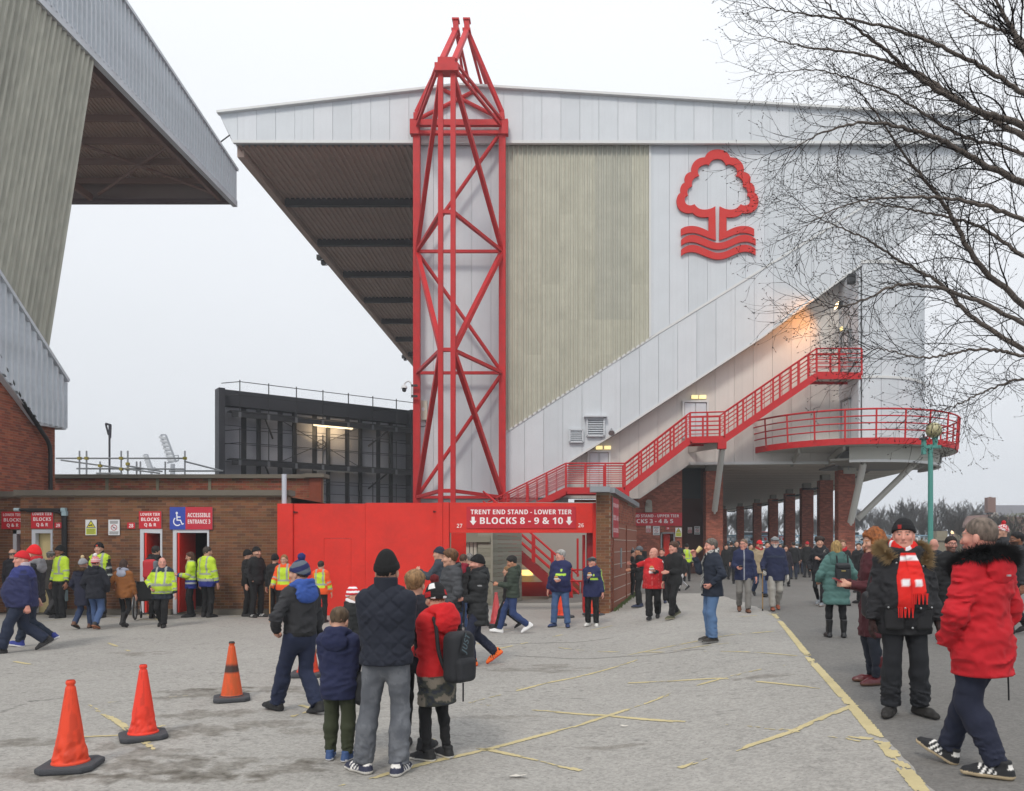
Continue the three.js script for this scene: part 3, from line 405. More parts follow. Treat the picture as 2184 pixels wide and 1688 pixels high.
// ---------------------------------------------------------------- mast
{
  const t = thing('lattice_mast', 'tall red steel lattice mast standing before the white stand', 'mast');
  const h = [-1.75, 2.36, 8.5, 14.5, 20.5].map((v) => EYE + v), dR = 39.35, dFr = 34.7, rx = [-7.2, -2.98], fx = [-5.31, -4.77];
  const Rr = (i, k) => V(rx[i], h[k], -dR), Fr = (i, k) => V(fx[i], h[k], -dFr);
  for (const i of [0, 1]) { obj('rear_leg', beam(Rr(i, 0), Rr(i, 4), .33, .28), M.redSteel, t); obj('front_leg', beam(Fr(i, 0), Fr(i, 4).add(V(0, .1, 0)), .21, .21), M.redSteel, t); }
  for (const k of [1, 2, 3]) { obj('tie', beam(Rr(0, k), Rr(1, k), .14, .14), M.redSteel, t); obj('tie', beam(Fr(0, k), Fr(1, k), .16, .16), M.redSteel, t); for (const i of [0, 1]) obj('tie', beam(Fr(i, k), Rr(i, k), .15, .15), M.redSteel, t); }
  const brace = (a, b, w = .19) => obj('brace', beam(a, b, w, w), M.redSteel, t);
  for (const i of [0, 1]) { brace(Fr(i, 4), Rr(i, 3)); brace(Rr(i, 3), Fr(i, 2), .21); brace(Fr(i, 2), Rr(i, 1), .21); }
  for (const [a, b] of [[Rr(1, 4), Rr(0, 3)], [Rr(0, 3), Rr(1, 2)], [Rr(1, 2), Rr(0, 1)]]) obj('rear_brace', rod(a, b, .095, .095, 10), M.redSteel, t);
  obj('head_girder', [beam(Rr(0, 4).add(V(-.2, .28, .1)), Rr(1, 4).add(V(.2, .28, .1)), .24, .28), beam(Rr(0, 4).add(V(-.1, -.2, .1)), Rr(1, 4).add(V(.1, -.2, .1)), .22, .16)], M.redSteel, t);
  for (const i of [0, 1]) obj('gusset', [box(.44, .72, .36, rx[i] + (i ? .08 : -.08), h[4] + .05, -dR + .1), box(.24, .34, .4, rx[i], h[4] + .55, -dR + .1)], M.redSteel, t);
  obj('crosshead', [box(1.0, .34, .55, -5.04, h[4] + .2, -dFr), box(.75, .26, .45, -5.04, h[4] + .5, -dFr)], M.redSteel, t);
  const ax = [-5.13, -4.6], ay = EYE + 24.75, ad = 38.3, Ap = (i) => V(ax[i], ay, -ad);
  for (const i of [0, 1]) {
    obj('top_strut', beam(V(fx[i] + .05, h[4] + .6, -dFr), Ap(i), .23, .18), M.redSteel, t);
    for (const o of [-.16, .16]) obj('top_tie', beam(V(fx[i] + (i ? .15 : -.15), h[4] + .3 + o, -dFr), V(rx[i], h[4] + .25 + o, -dR + .1), .12, .12), M.redSteel, t);
    obj('side_strut', beam(V(rx[i], h[4] + .8, -dR + .1), Ap(i), .18, .18), M.redSteel, t);
    obj('apex_cap', [box(.24, .42, .3, ax[i], ay + .2, -ad), box(.34, .08, .4, ax[i], ay + .45, -ad), box(.38, .1, .5, ax[i], ay - .08, -ad)], M.redSteel, t);
    for (const e of [0, 1]) obj('back_stay', beam(V(ax[i] + .06 * e, ay, -ad), V(-4.9 + i * 1.3 + e * .5, EYE + 22.2, -44.5), .12, .12), M.redSteel, t);
    obj('upper_brace', rod(V(rx[i], h[4] + .5, -dR), V(mix(rx[0], rx[1], i ? .3 : .7), EYE + 22.6, -dR - .2), .1, .1, 8), M.redSteel, t);
  }
  const g = thing('equipment_cabinet', 'small cream electrical cabinet fixed to the white wall behind the mast', 'cabinet', at(903, 876, 39.85)); obj('case', box(.38, .95, .2), mat('#c9c7b8', .5), g); obj('door_badge', new THREE.CylinderGeometry(.09, .09, .01, 16).rotateX(Math.PI / 2).translate(0, .05, .106), M.white, g); obj('cable', tube([V(.1, -.5, 0), V(.12, -.75, 0), V(-.2, -.8, .05), V(-.5, -.6, .1)], .02), M.black, g);
  const c = thing('dome_camera', 'white dome surveillance camera on a swan neck arm at the mast', 'camera', at(862, 828, 39)); const w = mat('#d9dbdc', .4); obj('arm', tube([V(.36, -.5, 0), V(.36, .1, 0), V(.3, .28, 0), V(.18, .33, 0), V(.04, .24, 0), V(0, .1, 0)], .035, 8, 30), w, c); obj('hood', new THREE.SphereGeometry(.15, 16, 8, 0, 6.3, 0, 1.7).translate(0, 0, 0), w, c); obj('dome', new THREE.SphereGeometry(.11, 14, 10).translate(0, -.09, 0), M.black, c); obj('bracket', [box(.3, .1, .1, .5, .12, 0), box(.3, .1, .1, .5, -.4, 0)], M.blackSteel, c);
}
const keep = (g) => { g.userData.keepUV = true; return g; };
// ---------------------------------------------------------------- main stand at the left, seen end on
{
  const s = thing('main_stand', 'tall grey and green corrugated stand end with jutting roof at the left', 'stand'); const X0 = -15.5;
  const hW = EYE + 16.05, lean = V(0, 10.2, -2.35).normalize();
  const yTop = (d) => EYE + 19.0 - .144 * (d - 27.8);
  // leaning ribbed end wall: u runs away from the viewer, ribs lean with the edge
  const base = V(X0, EYE + 5.79, -23.95), U = V(0, 0, 1), N = V(1, 0, 0); const vTop = (hW - base.y) / lean.y, vLo = (EYE + 5.0 - base.y) / lean.y;
  obj('end_wall_cladding', keep(corrugated(base, U, lean, N, 0, 13, () => vLo, () => vTop, .24, .11, [[0, 0], [.14, .22], [.3, .8], [.5, 1], [.7, .8], [.86, .22]])), M.mossClad, s);
  { const a = base.clone().addScaledVector(lean, vLo), b = base.clone().addScaledVector(lean, vTop); obj('wall_edge_trim', beam(a.add(V(-.05, 0, 0)), b.add(V(-.05, 0, 0)), .06, .14), mat('#77787f', .5), s); const c = V(X0 - .15, a.y, a.z), d = V(X0 - .15, b.y, b.z); const g = new THREE.BufferGeometry(); g.setAttribute('position', new THREE.Float32BufferAttribute([X0 - .1, a.y, a.z, X0 - .1, b.y, b.z, X0 - .1, b.y, -10, X0 - .1, a.y, a.z, X0 - .1, b.y, -10, X0 - .1, a.y, -10], 3)); g.computeVertexNormals(); obj('wall_backing', g, M.darkSteel, s); void c; void d; }
  obj('roof_fascia', corrugated(V(X0 + .12, 0, 0), V(0, 0, -1), V(0, 1, 0), N, 11, 37.5, () => hW + .1, (u) => yTop(u), .25, .075), M.greyClad, s);
  obj('fascia_lower_trim', box(.22, .28, 26.5, X0 + .06, hW + .02, -24.3), M.greyClad, s); obj('fascia_cap', beam(V(X0 + .1, yTop(11) + .04, -11), V(X0 + .1, yTop(37.5) + .04, -37.5), .3, .12), M.greyClad, s);
  obj('fascia_backing', (() => { const g = prism([[11, hW], [37.5, hW], [37.5, yTop(37.5)], [11, yTop(11)]], 0, .1); return g.rotateY(Math.PI / 2).translate(X0, 0, 0); })(), mat('#4d4144', .8), s);
  obj('front_fascia', [box(50, 1.5, .15, X0 - 25, EYE + 16.85, -37.45)], mat('#8a7a76', .7), s); obj('front_fascia_angle', box(50, .16, .3, X0 - 25, EYE + 16.08, -37.3), mat('#5b4a4c', .7), s);
  { const w = V(0, yTop(37) - yTop(22), -15).normalize(); obj('roof_sheeting', corrugated(V(X0 - 40, yTop(14) - .55, -14), V(1, 0, 0), w, V(0, -1, 0), 0, 40, () => 0, () => 23.6, .16, .05), M.soffit, s); obj('roof_top', new THREE.BoxGeometry(40, .1, 24).rotateX(Math.atan(-.144)).translate(X0 - 20, yTop(25.6) - .2, -25.6), M.roofTop, s); }
  const rust = mat('#8a7068', .8);
  for (let d = 25.5; d < 37; d += 1.42) obj('purlin', box(40, .26, .1, X0 - 20, yTop(d) - .85, -d), rust, s);
  for (let x = 0; x < 4; x++) { const X = X0 - .5 - x * 6; const a = V(X, hW + .15, -20), b = V(X, hW + .15, -37.2); obj('rafter', beam(a, b, .16, .3), rust, s); const zs = [22, 25.5, 29, 32.5, 36]; for (let i = 1; i < zs.length; i++) obj('lattice_bar', rod(V(X, hW + .2, -zs[i - 1]), V(X, yTop(zs[i]) - .9, -zs[i]), .06), rust, s); }
  for (const [a, b] of [[V(X0 - .6, hW + .2, -36.9), V(X0 - 6, EYE + 17.2, -33)], [V(X0 - 6, hW + .2, -36.9), V(X0 - .8, EYE + 17.4, -34)], [V(X0 - 6.4, hW + .2, -36.9), V(X0 - 11, EYE + 17.4, -32)], [V(X0 - 11, hW + .2, -36.9), V(X0 - 6.6, EYE + 17.4, -33)]]) obj('bracing_bar', rod(a, b, .07), rust, s);
  // raking lower band
  { const P = [[10, 16.5], [21.96, 7.14], [24.6, 5.07], [24.55, 3.62], [23.4, 3.55], [21.96, 4.59], [10, 13.9]]; const lo = (u) => EYE + (u < 21.96 ? mix(13.9, 4.59, (u - 10) / 11.96) : u < 23.4 ? mix(4.59, 3.55, (u - 21.96) / 1.44) : 3.6), hi = (u) => EYE + (u < 21.96 ? mix(16.5, 7.14, (u - 10) / 11.96) : mix(7.14, 4.87, (u - 21.96) / 2.9));
    obj('terrace_band', corrugated(V(X0 + .14, 0, 0), V(0, 0, -1), V(0, 1, 0), N, 12, 24.6, lo, (u) => hi(u) - .06, .25, .075), M.greyClad, s); obj('band_core', prism(P.map(([d, h]) => [d, EYE + h - .03]), 0, .18).rotateY(Math.PI / 2).translate(X0 - .05, 0, 0), M.greyClad, s);
    for (const [a, b] of [[[12, hi(12)], [24.65, hi(24.6)]]]) { obj('band_cap', beam(V(X0 + .1, a[1], -a[0]), V(X0 + .1, hi(21.96), -21.96), .3, .1), M.greyClad, s); obj('band_cap', beam(V(X0 + .1, hi(21.96), -21.96), V(X0 + .1, b[1], -b[0]), .3, .1), M.greyClad, s); }
    obj('band_return', box(3, 1.35, .2, X0 - 1.42, EYE + 4.25, -24.65), M.greyClad, s); }
  // brick under the band: bricks on the face that shows
  const m = new THREE.Matrix4().makeRotationY(Math.PI / 2).setPosition(X0 - .05, -.1, -19.4); // face looks to +x
  const w = new THREE.Group(); w.name = 'brick_end_wall'; s.add(w);
  brickWall(w, 5.0, 9.4, { top: (x) => { const d = 19.4 + x; return EYE + .1 + 5.3 - (d > 22 ? (d - 22) * .5 : (d - 22) * .8); }, matrix: new THREE.Matrix4().makeRotationY(Math.PI / 2).setPosition(X0 - .05, -.1, -19.4), tones: brickTonesRed, from: [5, 5.5], seed: 3, thick: .4 }); void m;
  obj('drainpipe', tube([V(X0 + .08, EYE + 5.4, -21.6), V(X0 + .1, EYE + 4.2, -22.6), V(X0 + .1, EYE + 3.4, -23.5), V(X0 + .1, EYE + 3.0, -23.9), V(X0 + .1, EYE + 2.2, -23.95), V(X0 + .1, EYE + .5, -23.95)], .06, 8, 40), M.black, s);
}
// ---------------------------------------------------------------- brick entrance block with turnstile doors
const DE = 21.5, eX = (px) => (px - CX) / F * DE, eY = (py) => EYE + (CY - py) / F * DE;
{
  const b = thing('entrance_block', 'low brown brick entrance block with turnstile doors and weathered coping', 'building', V(eX(43), 0, -DE)); const w = eX(612) - eX(43), h = eY(1058), ox = eX(43);
  const doors = [[68, 112, 1130], [299, 346, 1129], [369, 446, 1129]].map(([a, c, t]) => [eX(a) - ox, eX(c) - ox, 0, eY(t)]);
  brickWall(b, w, h, { holes: doors, from: [w * .84, 1.5], seed: 11, thick: .34, stain: (x, y) => 1 - .3 * sstep(.5, .75, fbm(x * 2.2, y * .35, 3, 3)) });
  obj('coping', box(w + .2, .15, .5, w / 2, h + .075, -.12), M.coping, b);
  { let x0 = 0; for (const [a, c] of [...doors.map((q) => [q[0], q[1]]), [w, w]]) { if (a - x0 > .1) obj('plinth', box(a - x0 - .02, .16, .14, (a + x0) / 2, .05, .06), M.coping, b); x0 = c; } }
  obj('roof_slab', box(w, .15, 4, w / 2, h - .1, -2.3), M.coping, b);
  const fr = mat('#c9ccd2', .5);
  doors.forEach(([a, c, , t], i) => {
    const d = new THREE.Group(); d.name = 'doorway' + (i ? '_00' + i : ''); b.add(d);
    obj('frame', [box(.1, t, .14, a + .05, t / 2, -.05), box(c - a - .1, .1, .14, (a + c) / 2 + .05, t - .05, -.05), box(.05, t - .1, .14, c - .025, t / 2 - .05, -.05)], fr, d);
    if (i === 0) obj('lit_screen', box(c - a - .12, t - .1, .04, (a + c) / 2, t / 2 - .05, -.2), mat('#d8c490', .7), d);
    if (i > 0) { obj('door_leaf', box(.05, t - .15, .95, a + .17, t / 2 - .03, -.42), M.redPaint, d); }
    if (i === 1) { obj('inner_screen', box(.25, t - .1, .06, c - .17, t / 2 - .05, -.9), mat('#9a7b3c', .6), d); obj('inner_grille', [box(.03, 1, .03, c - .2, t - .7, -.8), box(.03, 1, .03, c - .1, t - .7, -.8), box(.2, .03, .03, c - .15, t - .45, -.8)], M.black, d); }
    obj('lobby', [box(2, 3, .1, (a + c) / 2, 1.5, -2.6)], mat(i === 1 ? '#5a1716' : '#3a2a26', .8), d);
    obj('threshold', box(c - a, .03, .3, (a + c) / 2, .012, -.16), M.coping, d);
  });
  // conduit above the left door
  obj('conduit', [rod(V(-.1, eY(1088), .06), V(eX(139) - ox, eY(1088), .06), .035), rod(V(eX(141) - ox, eY(1093), .06), V(eX(141) - ox, .1, .06), .05), rod(V(eX(137) - ox, eY(1110), .06), V(eX(137) - ox, .1, .06), .04), tube([V(eX(60) - ox, eY(1091), .06), V(eX(110) - ox, eY(1091), .06), V(eX(133) - ox, eY(1096), .06), V(eX(137) - ox, eY(1112), .06)], .035, 6, 20)], M.black, b);
  for (const g of [rod(V(-.12, eY(1088), .06), V(.02, eY(1088), .06), .05), box(.12, .1, .1, eX(139) - ox, eY(1088), .07), box(.12, .12, .1, eX(141) - ox, eY(1096), .07), box(.12, .3, .1, eX(141) - ox, .5, .07)]) obj('pipe_coupling', g, mat('#9fb6bd', .5), b);
  // set back piece at the far left with its own door
  const g = new THREE.Group(); g.name = 'left_bay'; b.add(g); const w2 = 2.6; g.position.set(-w2, 0, -.5);
  brickWall(g, w2, h, { holes: [[w2 - (eX(43) - eX(4)) - .02, w2 - .14, 0, eY(1131)]], from: [w2, 2], maxParts: 120, seed: 12, thick: .3 }); obj('coping', box(w2, .15, .5, w2 / 2, h + .07, -.12), M.coping, g); { const a = w2 - (eX(43) - eX(4)) - .02, t = eY(1131); obj('frame', [box(.1, t, .14, a + .05, t / 2, -.02), box(.5, .1, .14, a + .25, t - .05, -.02)], fr, g); obj('door_leaf', box(.6, t, .05, a + .4, t / 2, -.3), M.redPaint, g); }
  // side wall running back to the parapet pier
  obj('side_wall', box(.3, h - .02, 3.2, w - .15, (h - .02) / 2, -1.95), brickMat('#6b4233'), b);
  // parapet storey behind
  const p = new THREE.Group(); p.name = 'parapet'; const DP = 25, qx = (px) => (px - CX) / F * DP, y0 = 2.6, y1 = EYE + (CY - 1021) / F * DP; p.position.set(qx(104) - ox, y0, -DP + DE); b.add(p); const wp = qx(684) - qx(104);
  brickWall(p, wp, y1 - y0, { from: [wp, .8], seed: 13, thick: .3, tones: brickTonesRed.concat(brickTones) }); obj('coping', box(wp + .1, .12, .48, wp / 2, y1 - y0 + .06, -.1), M.coping, p); obj('pier', box(.36, y1 - y0, .2, wp - .12, (y1 - y0) / 2, .1), brickMat('#84432f'), p); obj('pier_coping', box(.62, .12, .62, wp - .12, y1 - y0 + .07, .02), M.coping, p);
  for (const px of [228, 336, 447]) obj('joint_strip', box(.09, y1 - y0 - .02, .03, qx(px) - qx(104), (y1 - y0) / 2, .008), mat('#7d7a68', .9), p);
  obj('moss_patch', box(.75, .5, .01, .45, .3, .004), mat('#5c5e3e', .95), p);
}
{ const g = thing('white_post', 'plain white plastic pipe standing at the end of the brick coping', 'pipe', V(eX(613.5), 1.9, -DE + .28)); obj('pipe', rod(V(0, 0, 0), V(0, eY(1014) - 1.9, 0), .062, .062, 14), mat('#bfc3cd', .4), g); }
// signs over the doors
const bold = (g, px) => { g.font = 'bold ' + px + 'px sans-serif'; g.textAlign = 'center'; g.textBaseline = 'middle'; };
const fit = (g, s, x, y, px, w) => { bold(g, px); g.save(); g.translate(x, y); const k = w / g.measureText(s).width; g.scale(k, 1); g.fillText(s, 0, 0); g.restore(); };
const blocksTex = canvas(256, 200, (g, w, h) => { g.fillStyle = '#c91d2b'; g.fillRect(0, 0, w, h); g.fillStyle = '#f2eeee'; fit(g, 'LOWER TIER', 128, 36, 42, 226); fit(g, 'BLOCKS', 128, 94, 54, 214); fit(g, 'Q & R', 128, 156, 52, 140); });
const numTex = (n) => canvas(96, 64, (g, w, h) => { g.fillStyle = '#c91d2b'; g.fillRect(0, 0, w, h); g.fillStyle = '#f2eeee'; bold(g, 52); g.fillText(n, w / 2, h / 2 + 2); });
function wallSign(name, label, cat, x0, y0, x1, y1, d, t, group, thick) { const w = (x1 - x0) / F * d, h = (y1 - y0) / F * d; const g = signMesh(name, w, h, t, scene, '#a0a0a0', thick ?? .02); g.position.copy(at((x0 + x1) / 2, (y0 + y1) / 2, d)); return tag(g, label, cat, group); }
wallSign('block_sign', 'red lower tier blocks sign at the far left edge, partly hidden by brick', 'sign', 3, 1092, 50, 1129, DE + .47, blocksTex, 'red block signs');
wallSign('block_sign', 'red lower tier blocks sign beside the number 29 plate', 'sign', 66, 1090, 113, 1128, DE - .03, blocksTex, 'red block signs');
wallSign('block_sign', 'red lower tier blocks sign between number 28 plate and accessible sign', 'sign', 296, 1091, 344, 1128, DE - .03, blocksTex, 'red block signs');
wallSign('number_plate', 'small red plate numbered 29 beside the left turnstile door', 'sign', 116, 1115, 131, 1127, DE - .03, numTex('29')); wallSign('number_plate', 'small red plate numbered 28 left of the middle turnstile door', 'sign', 271, 1115, 288, 1128, DE - .03, numTex('28'));
const accTex = canvas(512, 256, (g, w, h) => { g.fillStyle = '#c22a3c'; g.fillRect(0, 0, w, h); g.fillStyle = '#3148a8'; g.fillRect(0, 0, 188, h); g.strokeStyle = g.fillStyle = '#eceef4'; g.lineWidth = 13; g.beginPath(); g.arc(84, 68, 14, 0, 7); g.fill(); g.lineCap = 'round'; g.beginPath(); g.moveTo(84, 86); g.lineTo(88, 150); g.lineTo(128, 150); g.lineTo(148, 196); g.lineTo(164, 190); g.stroke(); g.beginPath(); g.moveTo(86, 114); g.lineTo(124, 114); g.stroke(); g.beginPath(); g.arc(92, 164, 46, 1.1 - .2, 4.0); g.stroke(); g.lineCap = 'butt'; g.fillStyle = '#f0ecec'; fit(g, 'ACCESSIBLE', 350, 92, 66, 276); fit(g, 'ENTRANCE 3', 350, 166, 66, 276); });
wallSign('accessible_sign', 'blue and red accessible entrance 3 sign with wheelchair symbol', 'sign', 362, 1082, 453, 1130, DE - .04, accTex);
const textRows = (g, x, y, w, n, s, c) => { g.fillStyle = c; for (let i = 0; i < n; i++) g.fillRect(x + (i % 2) * 3, y + i * s, w - (i * 7 % 11), s * .5); };
const cctvTex = canvas(128, 180, (g, w, h) => { g.fillStyle = '#e8e8e6'; g.fillRect(0, 0, w, h); g.fillStyle = '#e8df3f'; g.strokeStyle = '#222'; g.lineWidth = 7; g.beginPath(); g.moveTo(64, 12); g.lineTo(112, 90); g.lineTo(16, 90); g.closePath(); g.fill(); g.stroke(); g.fillStyle = '#222'; g.save(); g.translate(60, 64); g.rotate(-.3); g.fillRect(-24, -7, 44, 13); g.restore(); g.fillRect(64, 70, 26, 5); g.fillStyle = '#d3dc52'; g.fillRect(8, 100, 112, 72); textRows(g, 16, 106, 96, 7, 9, '#7d8030'); });
const smokeTex = canvas(128, 180, (g, w, h) => { g.fillStyle = '#e6e6e8'; g.fillRect(0, 0, w, h); textRows(g, 16, 14, 96, 4, 9, '#444'); g.strokeStyle = '#b03038'; g.lineWidth = 7; g.beginPath(); g.arc(64, 92, 32, 0, 7); g.stroke(); g.beginPath(); g.moveTo(41, 70); g.lineTo(87, 114); g.stroke(); g.fillStyle = '#333'; g.fillRect(50, 90, 30, 8); textRows(g, 10, 138, 108, 4, 9, '#444'); });
wallSign('camera_notice', 'yellow and white camera warning notice on the brown brick wall', 'notice', 182, 1109, 206, 1142, DE - .03, cctvTex); wallSign('prohibition_notice', 'white notice with red prohibition circle on the brown brick wall', 'notice', 231, 1109, 255, 1142, DE - .03, smokeTex);
// ---------------------------------------------------------------- scaffold, far floodlights, gantry pole
{
  const s = thing('scaffold', 'galvanised scaffold tubes rising behind the brick parapet', 'scaffold'); const d = 29, T = (x, y, k = 0) => at(x, y, d + k), tu = (a, b, r = .03) => obj('tube', rod(a, b, r), M.galv, s); const ym = mat('#9a8d3a', .5);
  tu(T(119, 978), T(395, 978)); tu(T(163, 1000, .3), T(395, 1001, .3)); tu(T(130, 982, 1), T(340, 1010, -.6)); tu(T(395, 985), T(470, 1004)); tu(T(360, 1005), T(475, 1005)); tu(T(270, 994, .5), T(345, 1006, -.5)); tu(T(205, 1010), T(260, 1010));
  for (const x of [169, 184, 258, 272, 394]) tu(T(x, 962), T(x, 1040)); for (const x of [213, 291, 299, 352]) tu(T(x, 985, .4), T(x, 1040, .4));
  for (const [x, y] of [[169, 978], [184, 978], [258, 978], [272, 1001], [258, 1001], [394, 978], [213, 994], [272, 990]]) obj('clamp', box(.11, .1, .1, ...T(x, y, -.03).toArray()), ym, s);
  const g = thing('gantry_pole', 'slender dark pole with a triangular top bracket behind the parapet', 'pole', V(0, 0, 0)); const m = mat('#55555c', .6), P = (x, y) => at(x, y, 34); obj('pole', rod(P(233, 1040), P(233, 905), .042), m, g); obj('bracket', [...polyRods([P(225, 904), P(235, 907), P(234, 935)], .05, 6), rod(P(225, 905), P(231, 928), .04)], m, g);
  const fl = (px, py, k, d, label) => { const f = thing('floodlight_tower', label, 'floodlight', V(0, 0, 0)); const mm = mat('#8f949c', .6), Q = (x, y) => at(px + x * k, py + y * k, d); obj('mast', rod(at(px + 16 * k, py + 62 * k, d), at(px + 15 * k, 1080, d), .5 * k, .9 * k, 8), mm, f); const frame = []; for (const [x0, x1] of [[-14, 4], [-4, 18]]) frame.push(beam(Q(x0 + 5, 0), Q(x1 + 5, 58), .35, .35)); frame.push(beam(Q(-9, 0), Q(1, 0), .3, .3), beam(Q(4, 60), Q(28, 55), .3, .3), beam(Q(28, 44), Q(28, 55), .2, .2), beam(Q(18, 44), Q(28, 44), .2, .2)); obj('lamp_frame', frame, mm, f); for (let r = 0; r < 7; r++) { const y = 5 + r * 8, x = -12 + r * 2.9; obj('lamp_row', [beam(Q(x, y), Q(x + 15, y + 2.5), .9, .5), beam(Q(x + 3, y + 3), Q(x + 17, y + 4), .6, .35)], mat('#b6babf', .4), f); } };
  fl(352, 928, 1, 190, 'larger distant floodlight mast of a neighbouring ground above the parapet'); fl(313, 970, .62, 230, 'smaller distant floodlight mast seen low behind the scaffold');
  const a = thing('aerial_bracket', 'thin bent aerial on the tip of the grey roof fascia', 'aerial', V(0, 0, 0)); obj('rod', polyRods([at(468, 318, 37.3), at(470, 303, 37.3), at(490, 288, 37.3)], .03, 6), M.blackSteel, a); obj('foot', box(.5, .1, .2, ...at(463, 318, 37.3).toArray()), M.blackSteel, a);
}
// ---------------------------------------------------------------- back of the video screen
{
  const L = at(463, 826, 48), Rr = at(880, 873, 56), dir = Rr.clone().sub(L).setY(0), W = dir.length(), s = thing('screen_rear', 'dark rear of a large video screen with walkways and service rails', 'video screen', V(L.x, EYE, L.z)); s.rotation.y = Math.atan2(-dir.z, dir.x); // local x along, +z to the viewer
  const top = 9.45, bot = -1; obj('frame', [box(.35, top - bot, .9, .18, (top + bot) / 2, -.1), box(W, .95, .3, W / 2, top - .48, -.2), box(.3, top - bot, .8, W - .15, (top + bot) / 2, -.1)], mat('#34353c', .6), s);
  const pm = [mat('#94959d', .5), mat('#9c9da5', .5), mat('#8b8c94', .5)], cw = (W - .7) / 11; let k = 0; obj('back_skin', box(W - .5, top - bot - .5, .06, W / 2, (top + bot) / 2, -.55), M.black, s);
  for (let c = 0; c < 11; c++) for (let r = 0; r < 8; r++) { const gap = c % 2 ? .3 : .04, x = .4 + c * cw + gap / 2 + cw / 2, y = top - 1.55 - r * 1.12; const o = obj('cabinet_panel', [box(cw - .04 - gap, 1.08, .06, x, y, -.46), box(.3, .12, .02, x - .1, y - .2, -.425), box(.3, .12, .02, x - .1, y + .25, -.425)], pm[(c * 5 + r * 3) % 3], s); if (k++) o.name = 'cabinet_panel_' + String(k - 1).padStart(3, '0'); }
  for (let c = 0; c < 6; c++) obj('mullion', box(.22, top - bot, .2, .4 + cw * (2 * c + 1.9), (top + bot) / 2, -.3), M.black, s);
  for (const [y, i] of [[8.12, 0], [5.23, 1], [2.34, 2]]) {
    const w = new THREE.Group(); w.name = 'walkway' + (i ? '_00' + i : ''); s.add(w); obj('deck', box(W - .4, .06, .85, W / 2 + .4, y - .03, .25), M.blackSteel, w); obj('edge_channel', box(W - .5, .3, .08, W / 2 + .4, y - .25, .7), M.blackSteel, w);
    for (const h of [.95, 1.75]) obj('rail', polyRods([V(.3, y + h - .05, -.2), V(1.1, y + h, .7), V(W + .6, y + h, .7)], .025, 6), M.blackSteel, w);
    for (let q = 0; q < 8; q++) { const x = 1.1 + q * (W - 1) / 7; obj('post', box(.05, 2.2, .05, x, y + .75, .74), M.blackSteel, w); obj('bracket_plate', [box(.16, .34, .03, x, y - .25, .76), box(.03, .03, .02, x - .04, y - .2, .78), box(.03, .03, .02, x + .05, y - .2, .78)], mat('#6a6b70', .5), w); }
    if (i < 2) for (const [a, b] of [[2.6, 3.4], [W - 2, W - 3.2]]) obj('stay', rod(V(a, y - .2, .6), V(b, y - 1.4, -.3), .06), M.blackSteel, w);
  }
  for (const [y0, y1] of [[7.9, 5.3]]) for (const q of [1, -1]) obj('cross_brace', rod(V(W / 2 - 2.6, q > 0 ? y0 : y1, -.2), V(W / 2 + 2.6, q > 0 ? y1 : y0, -.2), .025), M.blackSteel, s); obj('brace_ring', new THREE.TorusGeometry(.28, .03, 6, 20).translate(W / 2, 6.6, -.2), M.blackSteel, s);
  for (let q = 0; q < 2; q++) { const l = new THREE.Group(); l.name = q ? 'dark_tube_lamp' : 'lit_tube_lamp'; s.add(l); const y = q ? 4.85 : 7.72; obj('fitting', box(2.7, .08, .2, 7.0, y + .1, .6), M.white, l); obj('diffuser', new THREE.CapsuleGeometry(.09, 2.5, 4, 10).rotateZ(Math.PI / 2).translate(7.0, y, .6), q ? mat('#c9c9c4', .5) : mat('#fff3d8', .4, { emissive: '#ffe7bd', emissiveIntensity: 1.6 }), l); }
  for (let q = 0; q < 2; q++) { const l = new THREE.PointLight(0xffdcA8, 4, 8, 2); l.position.set(6.5 + q, 7.45, .35); l.castShadow = true; l.shadow.radius = 10; s.add(l); }
}
